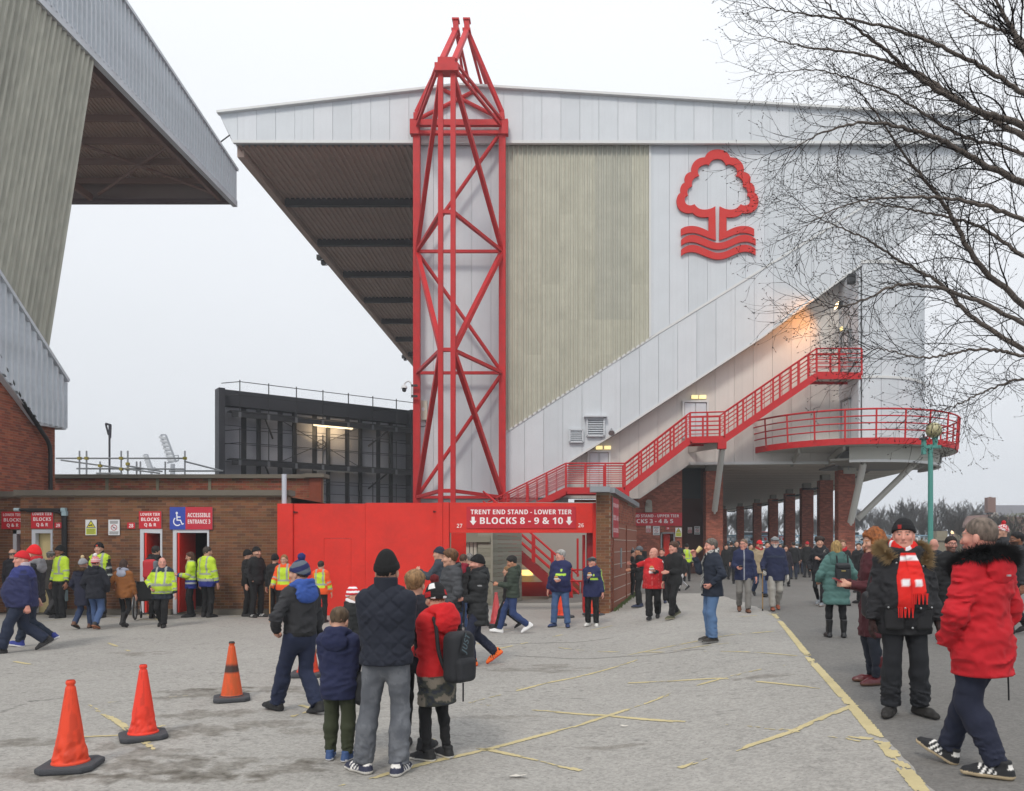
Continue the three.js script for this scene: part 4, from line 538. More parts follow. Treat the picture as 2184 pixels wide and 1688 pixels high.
// ---------------------------------------------------------------- red hoarding and gate
{
  const d = 21.2, hx = (px) => (px - CX) / F * d, hy = (py) => EYE + (CY - py) / F * d; const s = thing('red_hoarding', 'bright red painted steel hoarding beside the brown brick block', 'hoarding', V(0, 0, -d)); const T = hy(1075), y0 = -.05;
  const strip = (a, b, t, z = 0, n = 'sheet', yt = T) => obj(n, new THREE.BoxGeometry(hx(b) - hx(a) - .006, yt - y0, t).translate((hx(a) + hx(b)) / 2, (yt + y0) / 2, z), M.redPaint, s);
  strip(594, 627, .16, .03, 'post'); { const a = hx(627), b = hx(780), dx0 = hx(692), dx1 = hx(749), dt = hy(1149); obj('sheet', prism([[a, y0], [dx0 - .006, y0], [dx0 - .006, dt + .006], [dx1 + .006, dt + .006], [dx1 + .006, y0], [b - .006, y0], [b - .006, T], [a, T]], -.05, .04), M.redPaint, s); obj('wicket_door', prism([[dx0, y0], [dx1, y0], [dx1, dt], [dx0, dt]], -.05, .035), M.redPaint, s); }
  strip(780, 932, .08, .02, 'sheet', T + .02); strip(932, 946, .3, .02, 'post', T + .02); strip(946, 959, .26, .02, 'post', T + .03);
  for (const [px, py] of [[632, 1093], [929, 1092], [929, 1178]]) obj('latch', [box(.09, .02, .05, hx(px), hy(py), .06), box(.02, .05, .05, hx(px) - .04, hy(py), .06)], M.black, s);
  const g = thing('gate_frame', 'red gate frame and lintel carrying the lower tier sign', 'gate', V(0, 0, -d)); obj('lintel', prism([[hx(959.5), hy(1137)], [hx(1264), hy(1137)], [hx(1264), hy(1074)], [hx(959.5), hy(1073)]], -.2, .1), M.redPaint, g); obj('gate_post', box(hx(1275) - hx(1264.5), hy(1074) + .05, .4, (hx(1264.5) + hx(1275)) / 2, (hy(1074) - .05) / 2, 0), M.redPaint, g); obj('jamb', box(.16, hy(1137), .5, hx(1259), hy(1137) / 2, -.5), M.darkRed, g); obj('gate_leaf', box(.05, hy(1141), 1.3, hx(1247), hy(1141) / 2, -1.0), M.redSteel, g);
  const dg = (px, n) => { const t = canvas(96, 64, (c, w, h) => { c.fillStyle = '#d32a22'; c.fillRect(0, 0, w, h); c.fillStyle = '#eee9e6'; c.font = 'bold 58px monospace'; c.textAlign = 'center'; c.textBaseline = 'middle'; c.fillText(n, 48, 34); }); const o = signMesh('digits', .22, .15, t, g, '#d32a22', .004); o.position.set(hx(px), hy(px > 1100 ? 1121 : 1122), .105); };
  dg(981, '27'); dg(1239, '26');
  const big = (l1, l2, arrows) => canvas(1024, 210, (c, w, h) => { c.fillStyle = '#c01c2c'; c.fillRect(0, 0, w, h); c.fillStyle = '#f0ecec'; fit(c, l1, w / 2, 52, 62, arrows ? 950 : 930); fit(c, l2, w / 2, 136, 88, arrows ? 790 : 760); if (arrows) for (const x of [62, 962]) { c.beginPath(); c.moveTo(x - 15, 98); c.lineTo(x + 15, 98); c.lineTo(x + 15, 138); c.lineTo(x + 33, 138); c.lineTo(x, 180); c.lineTo(x - 33, 138); c.lineTo(x - 15, 138); c.fill(); } });
  wallSign('lower_tier_sign', 'long red lower tier sign for blocks 8, 9 and 10 on the gate lintel', 'sign', 995, 1081, 1228, 1127.5, d - .115, big('TRENT END STAND - LOWER TIER', 'BLOCKS 8 - 9 & 10', true));
  wallSign('upper_tier_sign', 'red upper tier sign for blocks 3, 4 and 5 on the far brick wall', 'sign', 1312, 1094, 1455, 1122, 41.96, big('TRENT END STAND - UPPER TIER', 'BLOCKS 3 - 4 & 5', false));
  wallSign('number_plate', 'small red plate with white number 24 over the far turnstile', 'sign', 1420, 1123.5, 1429, 1131, 41.95, numTex('24'));
  const redNote = canvas(96, 128, (c, w, h) => { c.fillStyle = '#d8d4d2'; c.fillRect(0, 0, w, h); c.fillStyle = '#b3343c'; c.fillRect(8, 54, 80, 66); textRows(c, 16, 62, 64, 5, 11, '#e2cfcf'); c.strokeStyle = '#b3343c'; c.lineWidth = 5; c.beginPath(); c.arc(48, 28, 16, 0, 7); c.stroke(); });
  wallSign('fire_notice', 'small red and white notice left of the far turnstile door', 'notice', 1378, 1122, 1388, 1136, 41.95, redNote); wallSign('prohibition_notice', 'white notice with prohibition circle beside the far turnstile door', 'notice', 1393, 1123, 1407, 1142, 41.95, smokeTex); wallSign('camera_notice', 'yellow camera notice right of the far turnstile door', 'notice', 1440.5, 1126, 1454, 1145.5, 41.95, cctvTex); wallSign('fire_notice', 'small red and white notice in the dark brick recess', 'notice', 1467, 1125, 1476, 1138, 43.35, redNote); wallSign('prohibition_notice', 'white prohibition notice in the dark brick recess', 'notice', 1481, 1123, 1493, 1140.5, 43.3, smokeTex);
  // things behind the gate
  const sh = thing('timber_shed', 'weathered cream weatherboard shed seen through the red gate', 'shed'); const tm = [mat('#8f9082', .85), mat('#87887a', .85), mat('#97978a', .85)], ds = 24.5, q = (x, y, k = 0) => at(x, y, ds + k); let n = 0;
  for (let y = 1120; y < 1305; y += 9) { const a = q(1019, y), b = q(1048, y); obj('board', box(b.x - a.x, .125, .03, (a.x + b.x) / 2, a.y, -ds + .012 * (n % 2)), tm[n % 3], sh); const c = V(b.x, a.y, -ds - .1), e = V(b.x + .75, a.y, -ds - 3.2); obj('side_board', beam(c, e, .04, .12), tm[(n + 1) % 3], sh); n++; }
  obj('fascia_board', box(1.0, .17, .06, q(1003, 0).x + .12, q(0, 1151).y, -ds + .08), tm[1], sh); obj('corner_post', box(.06, 2.6, .06, q(1049, 0).x, 1.25, -ds + .03), tm[2], sh); obj('core', box(1.25, 2.6, 2.8, q(1019, 0).x - .25, 1.25, -ds - 1.5), M.timber, sh); for (const x of [997, 1005, 1013]) obj('window_strip', box(.09, 1.5, .03, q(x, 0).x, 1.35, -ds - .06), mat('#bdbdb1', .4), sh);
  { const o = obj('door_leaf', box(.42, 2.2, .05, 0, 1.1, 0), M.redPaint); o.position.set((978 - CX) / F * 22.6, .0, -22.6); o.rotation.y = .15; tag(o, 'open red steel door leaf inside the gate on the left', 'door'); }
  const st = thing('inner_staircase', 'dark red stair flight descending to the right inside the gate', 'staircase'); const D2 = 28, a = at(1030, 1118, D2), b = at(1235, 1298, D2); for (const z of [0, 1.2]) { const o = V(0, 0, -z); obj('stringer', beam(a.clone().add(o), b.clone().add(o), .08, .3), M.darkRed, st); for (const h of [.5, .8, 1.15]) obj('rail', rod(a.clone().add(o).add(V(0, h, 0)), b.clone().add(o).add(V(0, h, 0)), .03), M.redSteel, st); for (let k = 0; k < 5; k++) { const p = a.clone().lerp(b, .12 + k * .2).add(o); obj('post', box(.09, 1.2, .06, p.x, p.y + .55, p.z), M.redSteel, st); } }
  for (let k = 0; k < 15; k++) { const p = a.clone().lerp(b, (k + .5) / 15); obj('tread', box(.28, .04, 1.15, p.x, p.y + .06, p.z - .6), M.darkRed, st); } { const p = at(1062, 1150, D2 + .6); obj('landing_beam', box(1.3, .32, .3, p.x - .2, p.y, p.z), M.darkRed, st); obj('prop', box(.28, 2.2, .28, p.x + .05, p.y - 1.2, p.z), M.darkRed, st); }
  obj('guard_rail', [rod(at(1215, 1216, 27), at(1262, 1216, 27), .03), rod(at(1215, 1240, 27), at(1262, 1240, 27), .03), box(.07, 1.3, .07, ...at(1232, 1190, 27).toArray())], M.redSteel, st);
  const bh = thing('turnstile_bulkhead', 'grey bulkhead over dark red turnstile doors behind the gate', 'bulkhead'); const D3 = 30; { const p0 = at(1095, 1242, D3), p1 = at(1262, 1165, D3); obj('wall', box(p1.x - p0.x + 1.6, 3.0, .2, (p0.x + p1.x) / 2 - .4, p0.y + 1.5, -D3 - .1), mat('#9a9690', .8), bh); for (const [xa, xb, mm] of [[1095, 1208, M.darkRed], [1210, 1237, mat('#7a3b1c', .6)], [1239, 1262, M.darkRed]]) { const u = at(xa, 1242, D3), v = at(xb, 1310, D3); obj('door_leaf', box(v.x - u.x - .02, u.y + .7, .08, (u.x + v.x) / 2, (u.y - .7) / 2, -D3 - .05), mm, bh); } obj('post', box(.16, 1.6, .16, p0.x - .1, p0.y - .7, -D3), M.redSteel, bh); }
  const lm = thing('bulkhead_light', 'lit bulkhead lamp under the inner stair behind the gate', 'wall lamp', at(1123, 1222, D3 - .1)); obj('housing', box(.55, .26, .08, 0, 0, -.05), M.trim, lm); obj('diffuser', new THREE.BoxGeometry(.46, .18, .1, 3, 2, 2).translate(0, 0, .03), mat('#f6e2a0', .4, { emissive: '#ffd98a', emissiveIntensity: .8 }), lm); { const l = new THREE.PointLight(0xffc870, .5, 5, 2); l.position.set(0, -.05, .3); l.castShadow = true; l.shadow.radius = 6; lm.add(l); }
}
// ---------------------------------------------------------------- brick wall on the right of the gate
{
  const A = at(1302, 1310, 20.6), B = at(1356, 1275, 26.6), dx = B.x - A.x, dz = B.z - A.z, L = Math.hypot(dx, dz); const s = thing('gate_side_wall', 'brick wall running back from the red gate with grey capping', 'wall', V(A.x, 0, A.z)); s.rotation.y = Math.atan2(-dz, dx); // local x along, +z to the right hand side
  const h = EYE + (CY - 1052) / F * 20.6, h2 = EYE + (CY - 1083) / F * 26.6; // face turned to +z in the local frame
  const flip = new THREE.Matrix4();
  brickWall(s, L, Math.max(h, h2), { top: (x) => mix(h, h2, x / L), tones: brickTonesRed, from: [0, 1.6], seed: 21, thick: .3, matrix: flip, stain: (x, y) => 1 - .25 * sstep(.55, .7, fbm(x * 2.4, y * 1.6, 4, 3)) });
  const e = new THREE.Group(); e.name = 'end_pier'; s.add(e); const wE = .36; const mx = new THREE.Matrix4().makeRotationY(-s.rotation.y).setPosition(0, 0, 0); void mx;
  const ends = new THREE.Group(); ends.name = 'end_face'; s.add(ends); ends.rotation.y = -s.rotation.y; ends.position.set(0, 0, 0); const ends2 = new THREE.Group(); ends2.name = 'end_bricks'; s.remove(e);
  brickWall(ends, wE, h, { matrix: new THREE.Matrix4().setPosition(-wE, 0, .02), tones: brickTones, from: [wE, 1.5], maxParts: 70, seed: 22, thick: .34 }); void ends2;
  obj('capping', beam(V(-.05, h + .07, -.13), V(L, h2 + .07, -.13), .5, .14), M.galv, s); obj('end_capping', new THREE.BoxGeometry(.5, .14, .5).rotateY(-s.rotation.y).translate(-.2, h + .072, -.25), M.galv, s);
  const g = L; for (const [x, w] of [[.45, 2.6], [3.4, 2.7]]) { const pm = mat('#8a5340', .85); obj('roller_door', box(w, 2.3, .03, x + w / 2, 1.3, .012), pm, s); for (let i = 0; i < 7; i++) obj('door_joint', box(w, .018, .012, x + w / 2, .35 + i * .33, .032), mat('#b7a79c', .7), s); obj('lock_plate', box(.22, .55, .03, x + w * .55, 1.5, .04), M.galv, s); } void g;
  const t = canvas(256, 320, (c, w, hh) => { c.fillStyle = '#b01c2c'; c.fillRect(0, 0, w, hh); c.fillStyle = '#eadfdf'; fit(c, 'TRENT END STAND - UPPER TIER', 128, 60, 44, 232); fit(c, 'BLOCKS 3 - 4 & 5', 128, 160, 56, 220); fit(c, 'BLOCKS ACCESSIBLE', 128, 262, 46, 220); });
  const sg = signMesh('upper_tier_wall_sign', 1.15, 1.05, t, scene, '#999', .02); sg.position.copy(V(A.x, 0, A.z).add(V(dx, 0, dz).multiplyScalar(.13))).add(V(-dz, 0, dx).normalize().multiplyScalar(.03)); sg.position.y = h - .62; sg.rotation.y = s.rotation.y; tag(sg, 'small red upper tier sign seen obliquely on the brick side wall', 'sign');
  const ms = mat('#4d5a30', .95), gm = [], r = rng(9); for (let i = 0; i < 260; i++) { const x = r() * L, z = .03 + .14 * r() * r(); gm.push(new THREE.ConeGeometry(.012 + .012 * r(), .05 + .09 * r(), 4).rotateX(.4 * (r() - .5)).translate(x, .1 + ground(A.x + dx * x / L, 0), z + .02)); } const o = obj('grass_tuft', gm, ms); o.position.set(A.x, -.05, A.z); o.rotation.y = s.rotation.y; tag(o, 'green weeds growing along the foot of the brick side wall', 'weeds', null, 'stuff');
}
// ---------------------------------------------------------------- lamp post
{
  const p = at(1985, 1163, 24); p.y = .3; const g = thing('lamp_post', 'green lamp post with one round globe by the curved balcony', 'lamp post', p); const T = EYE + (CY - 945) / F * 24 - .3;
  obj('pole', rod(V(0, 0, 0), V(0, T - .05, 0), .085, .07, 12), M.green, g); obj('bracket', [box(.55, .09, .12, .03, T - .12, 0), rod(V(-.2, T - .35, 0), V(-.2, T + .1, 0), .075, .075, 10), rod(V(.14, T - .15, 0), V(.14, T + .2, 0), .06, .09, 10)], M.green, g); obj('globe', new THREE.SphereGeometry(.235, 24, 16).translate(.1, T + .38, 0), mat('#a8a27c', .35), g); obj('empty_socket', [rod(V(-.2, T + .1, 0), V(-.2, T + .16, 0), .14, .1, 10), rod(V(-.2, T + .16, 0), V(-.2, T + .26, 0), .03)], M.black, g); obj('sticker', box(.1, .12, .01, 0, 1.62, .085), M.black, g); obj('notice', box(.12, .3, .01, .06, 1.1, .09), mat('#d9dcd9', .6), g);
}
// ---------------------------------------------------------------- bare tree at the right, trunk outside the frame
{
  const tr = thing('bare_tree', 'large leafless tree reaching in from the right with fine twigs', 'tree', V(0, 0, 0)); const bark = mat('#756b64', .95, { ...bumped(grainTex, 12, .01) }), twigM = mat('#5f5450', .9);
  const D0 = 11, base = at(2460, 1163, D0).setY(.25), r = rng(2024);
  obj('trunk', tube([base, at(2455, 900, D0), at(2430, 500, D0), at(2400, 150, D0), at(2370, -300, D0)], .2, 10, 24), bark, tr);
  const limbs = [ // [px, py, depth] along each limb, start radius
    [[[2425, 420, 11], [2184, 268, 10.8], [2084, 236, 10.6], [1976, 177, 10.3], [1890, 107, 10], [1789, 32, 9.8], [1740, -20, 9.6]], .07],
    [[[2430, 430, 11], [2184, 292, 11.3], [2057, 222, 11.5], [1966, 161, 11.7], [1848, 118, 11.8], [1708, 97, 11.8], [1610, 75, 11.8]], .065],
    [[[2440, 560, 11], [2184, 392, 10.4], [2095, 349, 10.2], [2009, 301, 10], [1944, 277, 9.9], [1840, 262, 9.7], [1740, 290, 9.6], [1680, 325, 9.6]], .065],
    [[[2450, 880, 11], [2184, 650, 10.7], [2089, 564, 10.6], [2046, 494, 10.5], [2014, 435, 10.4], [1966, 376, 10.2], [1923, 322, 10.1], [1848, 215, 9.9], [1800, 160, 9.8]], .06],
    [[[2450, 900, 11], [2184, 746, 11.2], [2062, 666, 11.4], [2009, 607, 11.5], [1923, 558, 11.6], [1848, 510, 11.7], [1762, 473, 11.8], [1700, 440, 11.8]], .055],
    [[[2450, 840, 11], [2184, 690, 10], [2030, 623, 9.8], [1923, 607, 9.7], [1842, 640, 9.6], [1775, 655, 9.6], [1720, 640, 9.6]], .045],
    [[[2455, 880, 11], [2184, 760, 9.9], [2084, 746, 9.7], [1976, 763, 9.6], [1880, 745, 9.5], [1848, 745, 9.5]], .035],
    [[[2455, 900, 11], [2184, 811, 10.2], [2111, 832, 10], [2030, 868, 9.9], [1990, 880, 9.8]], .03],
    [[[2390, 330, 11], [2184, 107, 11], [2148, 43, 10.9], [2100, -40, 10.8]], .1],
    [[[2410, 260, 11], [2184, 86, 11.5], [2084, 43, 11.7], [2020, -10, 11.8]], .06],
    [[[2425, 400, 11], [2184, 200, 10.2], [2050, 120, 10], [1900, 60, 9.8], [1720, 30, 9.7], [1600, 10, 9.6]], .05],
    [[[2440, 600, 11], [2184, 470, 9.9], [2060, 430, 9.7], [1930, 420, 9.6], [1800, 440, 9.5], [1690, 500, 9.5]], .045],
    [[[2440, 560, 11], [2184, 330, 12], [2050, 290, 12.2], [1900, 200, 12.3], [1740, 150, 12.4], [1620, 160, 12.4]], .045],
    [[[2450, 700, 11], [2184, 545, 11.5], [2080, 480, 11.7], [1960, 450, 11.8], [1850, 430, 11.9], [1730, 390, 12]], .045],
  ];
  const pos = [], nrm = []; let segs = 0;
  const seg = (a, b, ra, rb) => { // three sided twig piece
    const d = b.clone().sub(a).normalize(), u = Math.abs(d.y) > .9 ? V(1, 0, 0) : V(0, 1, 0), s = d.clone().cross(u).normalize(), t = d.clone().cross(s); const A = [], B = [], Nn = [];
    for (let i = 0; i < 3; i++) { const c = Math.cos(i * 2.0944), q = Math.sin(i * 2.0944), n = s.clone().multiplyScalar(c).addScaledVector(t, q); Nn.push(n); A.push(a.clone().addScaledVector(n, ra)); B.push(b.clone().addScaledVector(n, rb)); }
    for (let i = 0; i < 3; i++) { const j = (i + 1) % 3; for (const [p, n] of [[A[i], Nn[i]], [B[i], Nn[i]], [B[j], Nn[j]], [A[i], Nn[i]], [B[j], Nn[j]], [A[j], Nn[j]]]) { pos.push(p.x, p.y, p.z); nrm.push(n.x, n.y, n.z); } } segs++;
  };
  function grow(p, dir, len, rad, level) { // a curving shoot with side shoots, the last stretch turning up
    const st0 = level < 3 ? .06 : .035, n = Math.max(3, Math.round(len / st0)), st = len / n; let a = p.clone(), d = dir.clone(), side = r() < .5 ? 1 : -1; const curv = V((r() - .5), (r() - .5), (r() - .5)).multiplyScalar(.13);
    for (let i = 0; i < n; i++) {
      const t = i / n; curv.add(V((r() - .5), (r() - .5), (r() - .5)).multiplyScalar(.11)).multiplyScalar(.88); d.add(curv).add(V(0, (t > .55 ? .07 : -.012) * (level > 1 ? 1.25 : 1), 0)); d.z *= .985; d.normalize(); const b = a.clone().addScaledVector(d, st), t0 = rad * (1 - .75 * t), t1 = rad * (1 - .75 * (i + 1) / n); seg(a, b, t0, t1); a = b;
      if (level < 4 && i > 0 && r() < (level === 1 ? .42 : level === 2 ? .3 : .17)) { side = -side; const ax = V(.5 * (r() - .5), .5 * (r() - .5), 1).normalize(), q = d.clone().applyAxisAngle(ax, side * (.4 + .5 * r())); q.z += .5 * (r() - .5); q.normalize(); const L = level === 1 ? .28 + .5 * r() : level === 2 ? .1 + .22 * r() : .04 + .07 * r(); grow(b, q, L * (1 - .5 * t), Math.max(.0033, t1 * .62), level + 1); }
    }
    if (level >= 2) { const b = a.clone().addScaledVector(d, .022); seg(a, b, .0062, .002); }
  }
  limbs.forEach(([P, rad0], k) => { const rad = rad0 * .74;
    const pts = P.map(([x, y, d]) => at(x, y, d)), c = new THREE.CatmullRomCurve3(pts), n = 70; const ps = c.getPoints(n); const L = c.getLength();
    for (let i = 1; i < n; i++) { ps[i].x += .02 * (r() - .5); ps[i].y += .03 * (r() - .5); ps[i].z += .02 * (r() - .5); }
    const g = []; for (let i = 1; i <= n; i++) g.push(rod(ps[i - 1], ps[i], rad * Math.max(.05, 1 - .93 * (i - 1) / n), rad * Math.max(.05, 1 - .93 * i / n), 6)); obj(k ? 'branch_' + String(k).padStart(3, '0') : 'branch', g, bark, tr);
    let side = 1; for (let t = .16; t < .99; t += .165 / L) { const p = c.getPoint(t), d = c.getTangent(t); side = -side; const ax = V(.3 * (r() - .5), .3 * (r() - .5), 1).normalize(); const q = d.clone().applyAxisAngle(ax, side * (.3 + .4 * r())); q.z += .5 * (r() - .5); q.normalize(); grow(p, q, (.6 + .95 * r()) * (1 - .5 * t), Math.max(.0055, rad * .34 * (1 - .8 * t)), 1); }
    grow(ps[n], c.getTangent(1), .5, rad * .08 + .002, 2);
  });
  const g = new THREE.BufferGeometry(); g.setAttribute('position', new THREE.Float32BufferAttribute(pos, 3)); g.setAttribute('normal', new THREE.Float32BufferAttribute(nrm, 3)); const o = obj('twigs', g, twigM, tr); o.userData.kind = 'stuff'; console.log('twig pieces', segs);
}
// ---------------------------------------------------------------- far trees, bridge, house, small buildings
{
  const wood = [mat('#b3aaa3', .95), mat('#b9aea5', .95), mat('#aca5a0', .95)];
  function bareTree(seed, h, wide, dens) {
    const r = rng(seed), pos = [], nrm = [], tp = [], tn = []; const tri = (P, Nn, a, b, ra, rb) => { const d = b.clone().sub(a).normalize(), s = d.clone().cross(V(.3, .1, 1)).normalize(), t = d.clone().cross(s); const ns = [s, s.clone().multiplyScalar(-.5).addScaledVector(t, .87), s.clone().multiplyScalar(-.5).addScaledVector(t, -.87)]; for (let i = 0; i < 3; i++) { const n = ns[i], m = ns[(i + 1) % 3]; const A = a.clone().addScaledVector(n, ra), B = b.clone().addScaledVector(n, rb), C = b.clone().addScaledVector(m, rb), D = a.clone().addScaledVector(m, ra); for (const [p, q] of [[A, n], [B, n], [C, m], [A, n], [C, m], [D, m]]) { P.push(p.x, p.y, p.z); Nn.push(q.x, q.y, q.z); } } };
    tri(tp, tn, V(0, 0, 0), V(.1, h * .35, 0), .3, .22);
    const go = (p, d, len, rad, lv) => { const n = 3; let a = p; for (let i = 0; i < n; i++) { d = d.clone().add(V(.5 * (r() - .5), .16 + .2 * (r() - .5), .5 * (r() - .5))).normalize(); const b = a.clone().addScaledVector(d, len / n); if (lv < 2) tri(tp, tn, a, b, rad * (1 - i * .25), rad * (1 - (i + 1) * .25)); else tri(pos, nrm, a, b, rad, rad * .7); a = b; if (lv < 5) for (let k = 0; k < (lv < 1 ? 2 : lv < 4 ? dens : (r() < .7 ? 1 : 2)); k++) { const q = d.clone().add(V(1.5 * (r() - .5) * wide, .5 * (r() - .3), 1.5 * (r() - .5) * wide)).normalize(); go(a, q, len * (.52 + .2 * r()), Math.max(.017, rad * .55), lv + 1); } } };
    for (let i = 0; i < 4; i++) go(V(.05, h * (.22 + .05 * i), 0), V(Math.cos(i * 1.7) * .8, .9, Math.sin(i * 1.7) * .8).normalize(), h * .24, .13, 0);
    const mk = (P, N) => { const g = new THREE.BufferGeometry(); g.setAttribute('position', new THREE.Float32BufferAttribute(P, 3)); g.setAttribute('normal', new THREE.Float32BufferAttribute(N, 3)); return g; }; const b = new THREE.Box3().setFromBufferAttribute(new THREE.Float32BufferAttribute(pos, 3)); const k = h / b.max.y; return [mk(tp, tn).scale(k, k, k), mk(pos, nrm).scale(k, k, k)];
  }
  const kinds = [[31, 11, 1, 1], [47, 11, 1.2, 1], [53, 11, .9, 1]].map((a) => bareTree(...a));
  // [px, top y, depth, variant]
  const spots = [[1552, 1090, 150, 0], [1585, 1088, 140, 1], [1600, 1070, 150, 2], [1635, 1085, 150, 0], [1668, 1078, 145, 1], [1705, 1086, 150, 2], [1742, 1092, 150, 0], [1775, 1090, 148, 1], [1812, 1088, 150, 2], [1850, 1074, 140, 0], [1885, 1080, 140, 1], [1925, 1058, 130, 2], [1965, 1056, 125, 0], [2000, 1072, 135, 1], [2035, 1068, 130, 2], [2060, 1062, 125, 1], [2095, 1075, 120, 0], [2030, 1085, 110, 0], [1890, 1095, 120, 2], [1950, 1090, 112, 1], [2085, 1090, 100, 2], [2130, 1082, 95, 1], [2170, 1080, 92, 0], [1980, 1100, 100, 2], [2062, 1098, 82, 1], [2110, 1100, 80, 2], [2150, 1085, 84, 0]];
  const nth = ['first', 'second', 'third', 'fourth', 'fifth', 'sixth', 'seventh', 'eighth', 'ninth', 'tenth', 'eleventh', 'twelfth', 'thirteenth', 'fourteenth', 'fifteenth', 'sixteenth', 'seventeenth', 'eighteenth', 'nineteenth', 'twentieth', 'twenty first', 'twenty second', 'twenty third', 'twenty fourth', 'twenty fifth', 'twenty sixth', 'twenty seventh'];
  spots.sort((a, b) => a[0] - b[0]);
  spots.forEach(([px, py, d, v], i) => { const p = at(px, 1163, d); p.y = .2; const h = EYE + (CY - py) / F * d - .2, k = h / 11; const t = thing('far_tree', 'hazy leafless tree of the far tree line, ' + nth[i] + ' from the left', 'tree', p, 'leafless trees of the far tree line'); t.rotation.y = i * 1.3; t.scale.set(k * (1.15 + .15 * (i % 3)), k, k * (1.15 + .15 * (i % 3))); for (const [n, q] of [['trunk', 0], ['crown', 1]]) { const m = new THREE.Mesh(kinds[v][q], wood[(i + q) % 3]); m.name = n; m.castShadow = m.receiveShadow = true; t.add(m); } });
  // bridge parapet
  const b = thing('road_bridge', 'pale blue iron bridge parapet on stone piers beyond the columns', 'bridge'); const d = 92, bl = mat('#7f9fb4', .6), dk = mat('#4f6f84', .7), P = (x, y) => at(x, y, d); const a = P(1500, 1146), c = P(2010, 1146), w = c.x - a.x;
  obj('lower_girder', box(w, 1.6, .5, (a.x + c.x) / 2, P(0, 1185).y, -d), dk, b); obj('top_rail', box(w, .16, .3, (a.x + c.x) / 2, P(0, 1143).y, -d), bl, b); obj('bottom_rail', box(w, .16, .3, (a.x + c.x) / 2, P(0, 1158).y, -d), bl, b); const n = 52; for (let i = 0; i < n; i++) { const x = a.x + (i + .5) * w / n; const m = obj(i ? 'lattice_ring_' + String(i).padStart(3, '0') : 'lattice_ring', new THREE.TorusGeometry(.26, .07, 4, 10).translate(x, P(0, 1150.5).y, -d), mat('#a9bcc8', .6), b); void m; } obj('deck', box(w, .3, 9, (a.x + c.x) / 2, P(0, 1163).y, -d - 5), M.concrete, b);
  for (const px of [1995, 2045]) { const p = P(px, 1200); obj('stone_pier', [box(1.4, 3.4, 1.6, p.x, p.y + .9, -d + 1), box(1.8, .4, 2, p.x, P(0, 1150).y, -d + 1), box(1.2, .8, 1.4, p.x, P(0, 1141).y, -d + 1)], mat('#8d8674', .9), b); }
  { const lampM = mat('#ffe9c8', .4, { emissive: '#ffd9a0', emissiveIntensity: 1.5 }); const l = thing('bridge_lamp', 'small lit lamp on the stone bridge pier', 'lamp', P(2023, 1136).setZ(-d + 1)); obj('post', rod(V(0, -2.2, 0), V(0, -.15, 0), .06), M.blackSteel, l); obj('globe', new THREE.SphereGeometry(.2, 10, 8), lampM, l); }
  const carShape = () => { const s = [[-2.1, .35], [-2.1, .8], [-1.6, .95], [-.9, 1.45], [.7, 1.45], [1.5, .95], [2.1, .85], [2.1, .35]]; return prism(s, -.85, .85, null, .05); };
  for (const [px, c2, lab] of [[1608, '#d8dade', 'white car crossing the far bridge behind the left columns'], [1838, '#c9cdd2', 'silver car crossing the far bridge right of the columns'], [1652, '#b8352f', 'red car crossing the far bridge between the columns']]) { const p = P(px, 1160); const t = thing('passing_car', lab, 'car', V(p.x, P(0, 1163).y + .15, -d - 4), 'cars on the bridge'); obj('body', carShape(), mat(c2, .3), t); obj('window', box(1.9, .38, 1.74, -.1, 1.18, 0), M.glass, t); for (const x of [-1.3, 1.3]) for (const z of [-.75, .75]) obj('wheel', new THREE.CylinderGeometry(.32, .32, .2, 14).rotateX(Math.PI / 2).translate(x, .32, z), M.black, t); }
  // gabled house at the far right
  const houseM = mat('#836a64', .9, { ...bumped(grainTex, 3, .01) }); const h = thing('gabled_house', 'red brick house with dark slate roof and chimney at the far right', 'house'); const hd = 88, Q = (x, y) => at(x + 34, y + 12, hd); const g0 = Q(2062, 1185), pk = Q(2085, 1085), g1 = Q(2112, 1185); obj('gable_wall', prism([[g0.x - 1.2, 0], [g1.x, 0], [g1.x, Q(0, 1125).y], [pk.x + .2, pk.y], [g0.x - 1.2, Q(0, 1140).y]], -hd - 6, -hd), houseM, h); const rl = Q(2095, 1066), rr = Q(2300, 1066); obj('main_wall', box(12, 5, 6, Q(2112, 0).x + 6, 2.5, -hd - 3), houseM, h); obj('roof', new THREE.BoxGeometry(rr.x - rl.x, 4.4, .15).rotateX(-.75).translate((rr.x + rl.x) / 2, rl.y - 1.5, -hd - 1.8), mat('#74757c', .7), h); obj('chimney', [box(.9, 1.7, .7, Q(2099, 0).x, Q(0, 1064).y, -hd - 2), rod(Q(2099, 1055).setZ(-hd - 2), Q(2099, 1046).setZ(-hd - 2), .16)], houseM, h); obj('barge_board', [beam(V(g0.x - 1.3, Q(0, 1140).y, -hd + .1), V(pk.x + .2, pk.y + .1, -hd + .1), .15, .3), beam(V(pk.x + .2, pk.y + .1, -hd + .1), V(g1.x, Q(0, 1125).y, -hd + .1), .15, .3)], mat('#a8a29c', .7), h);
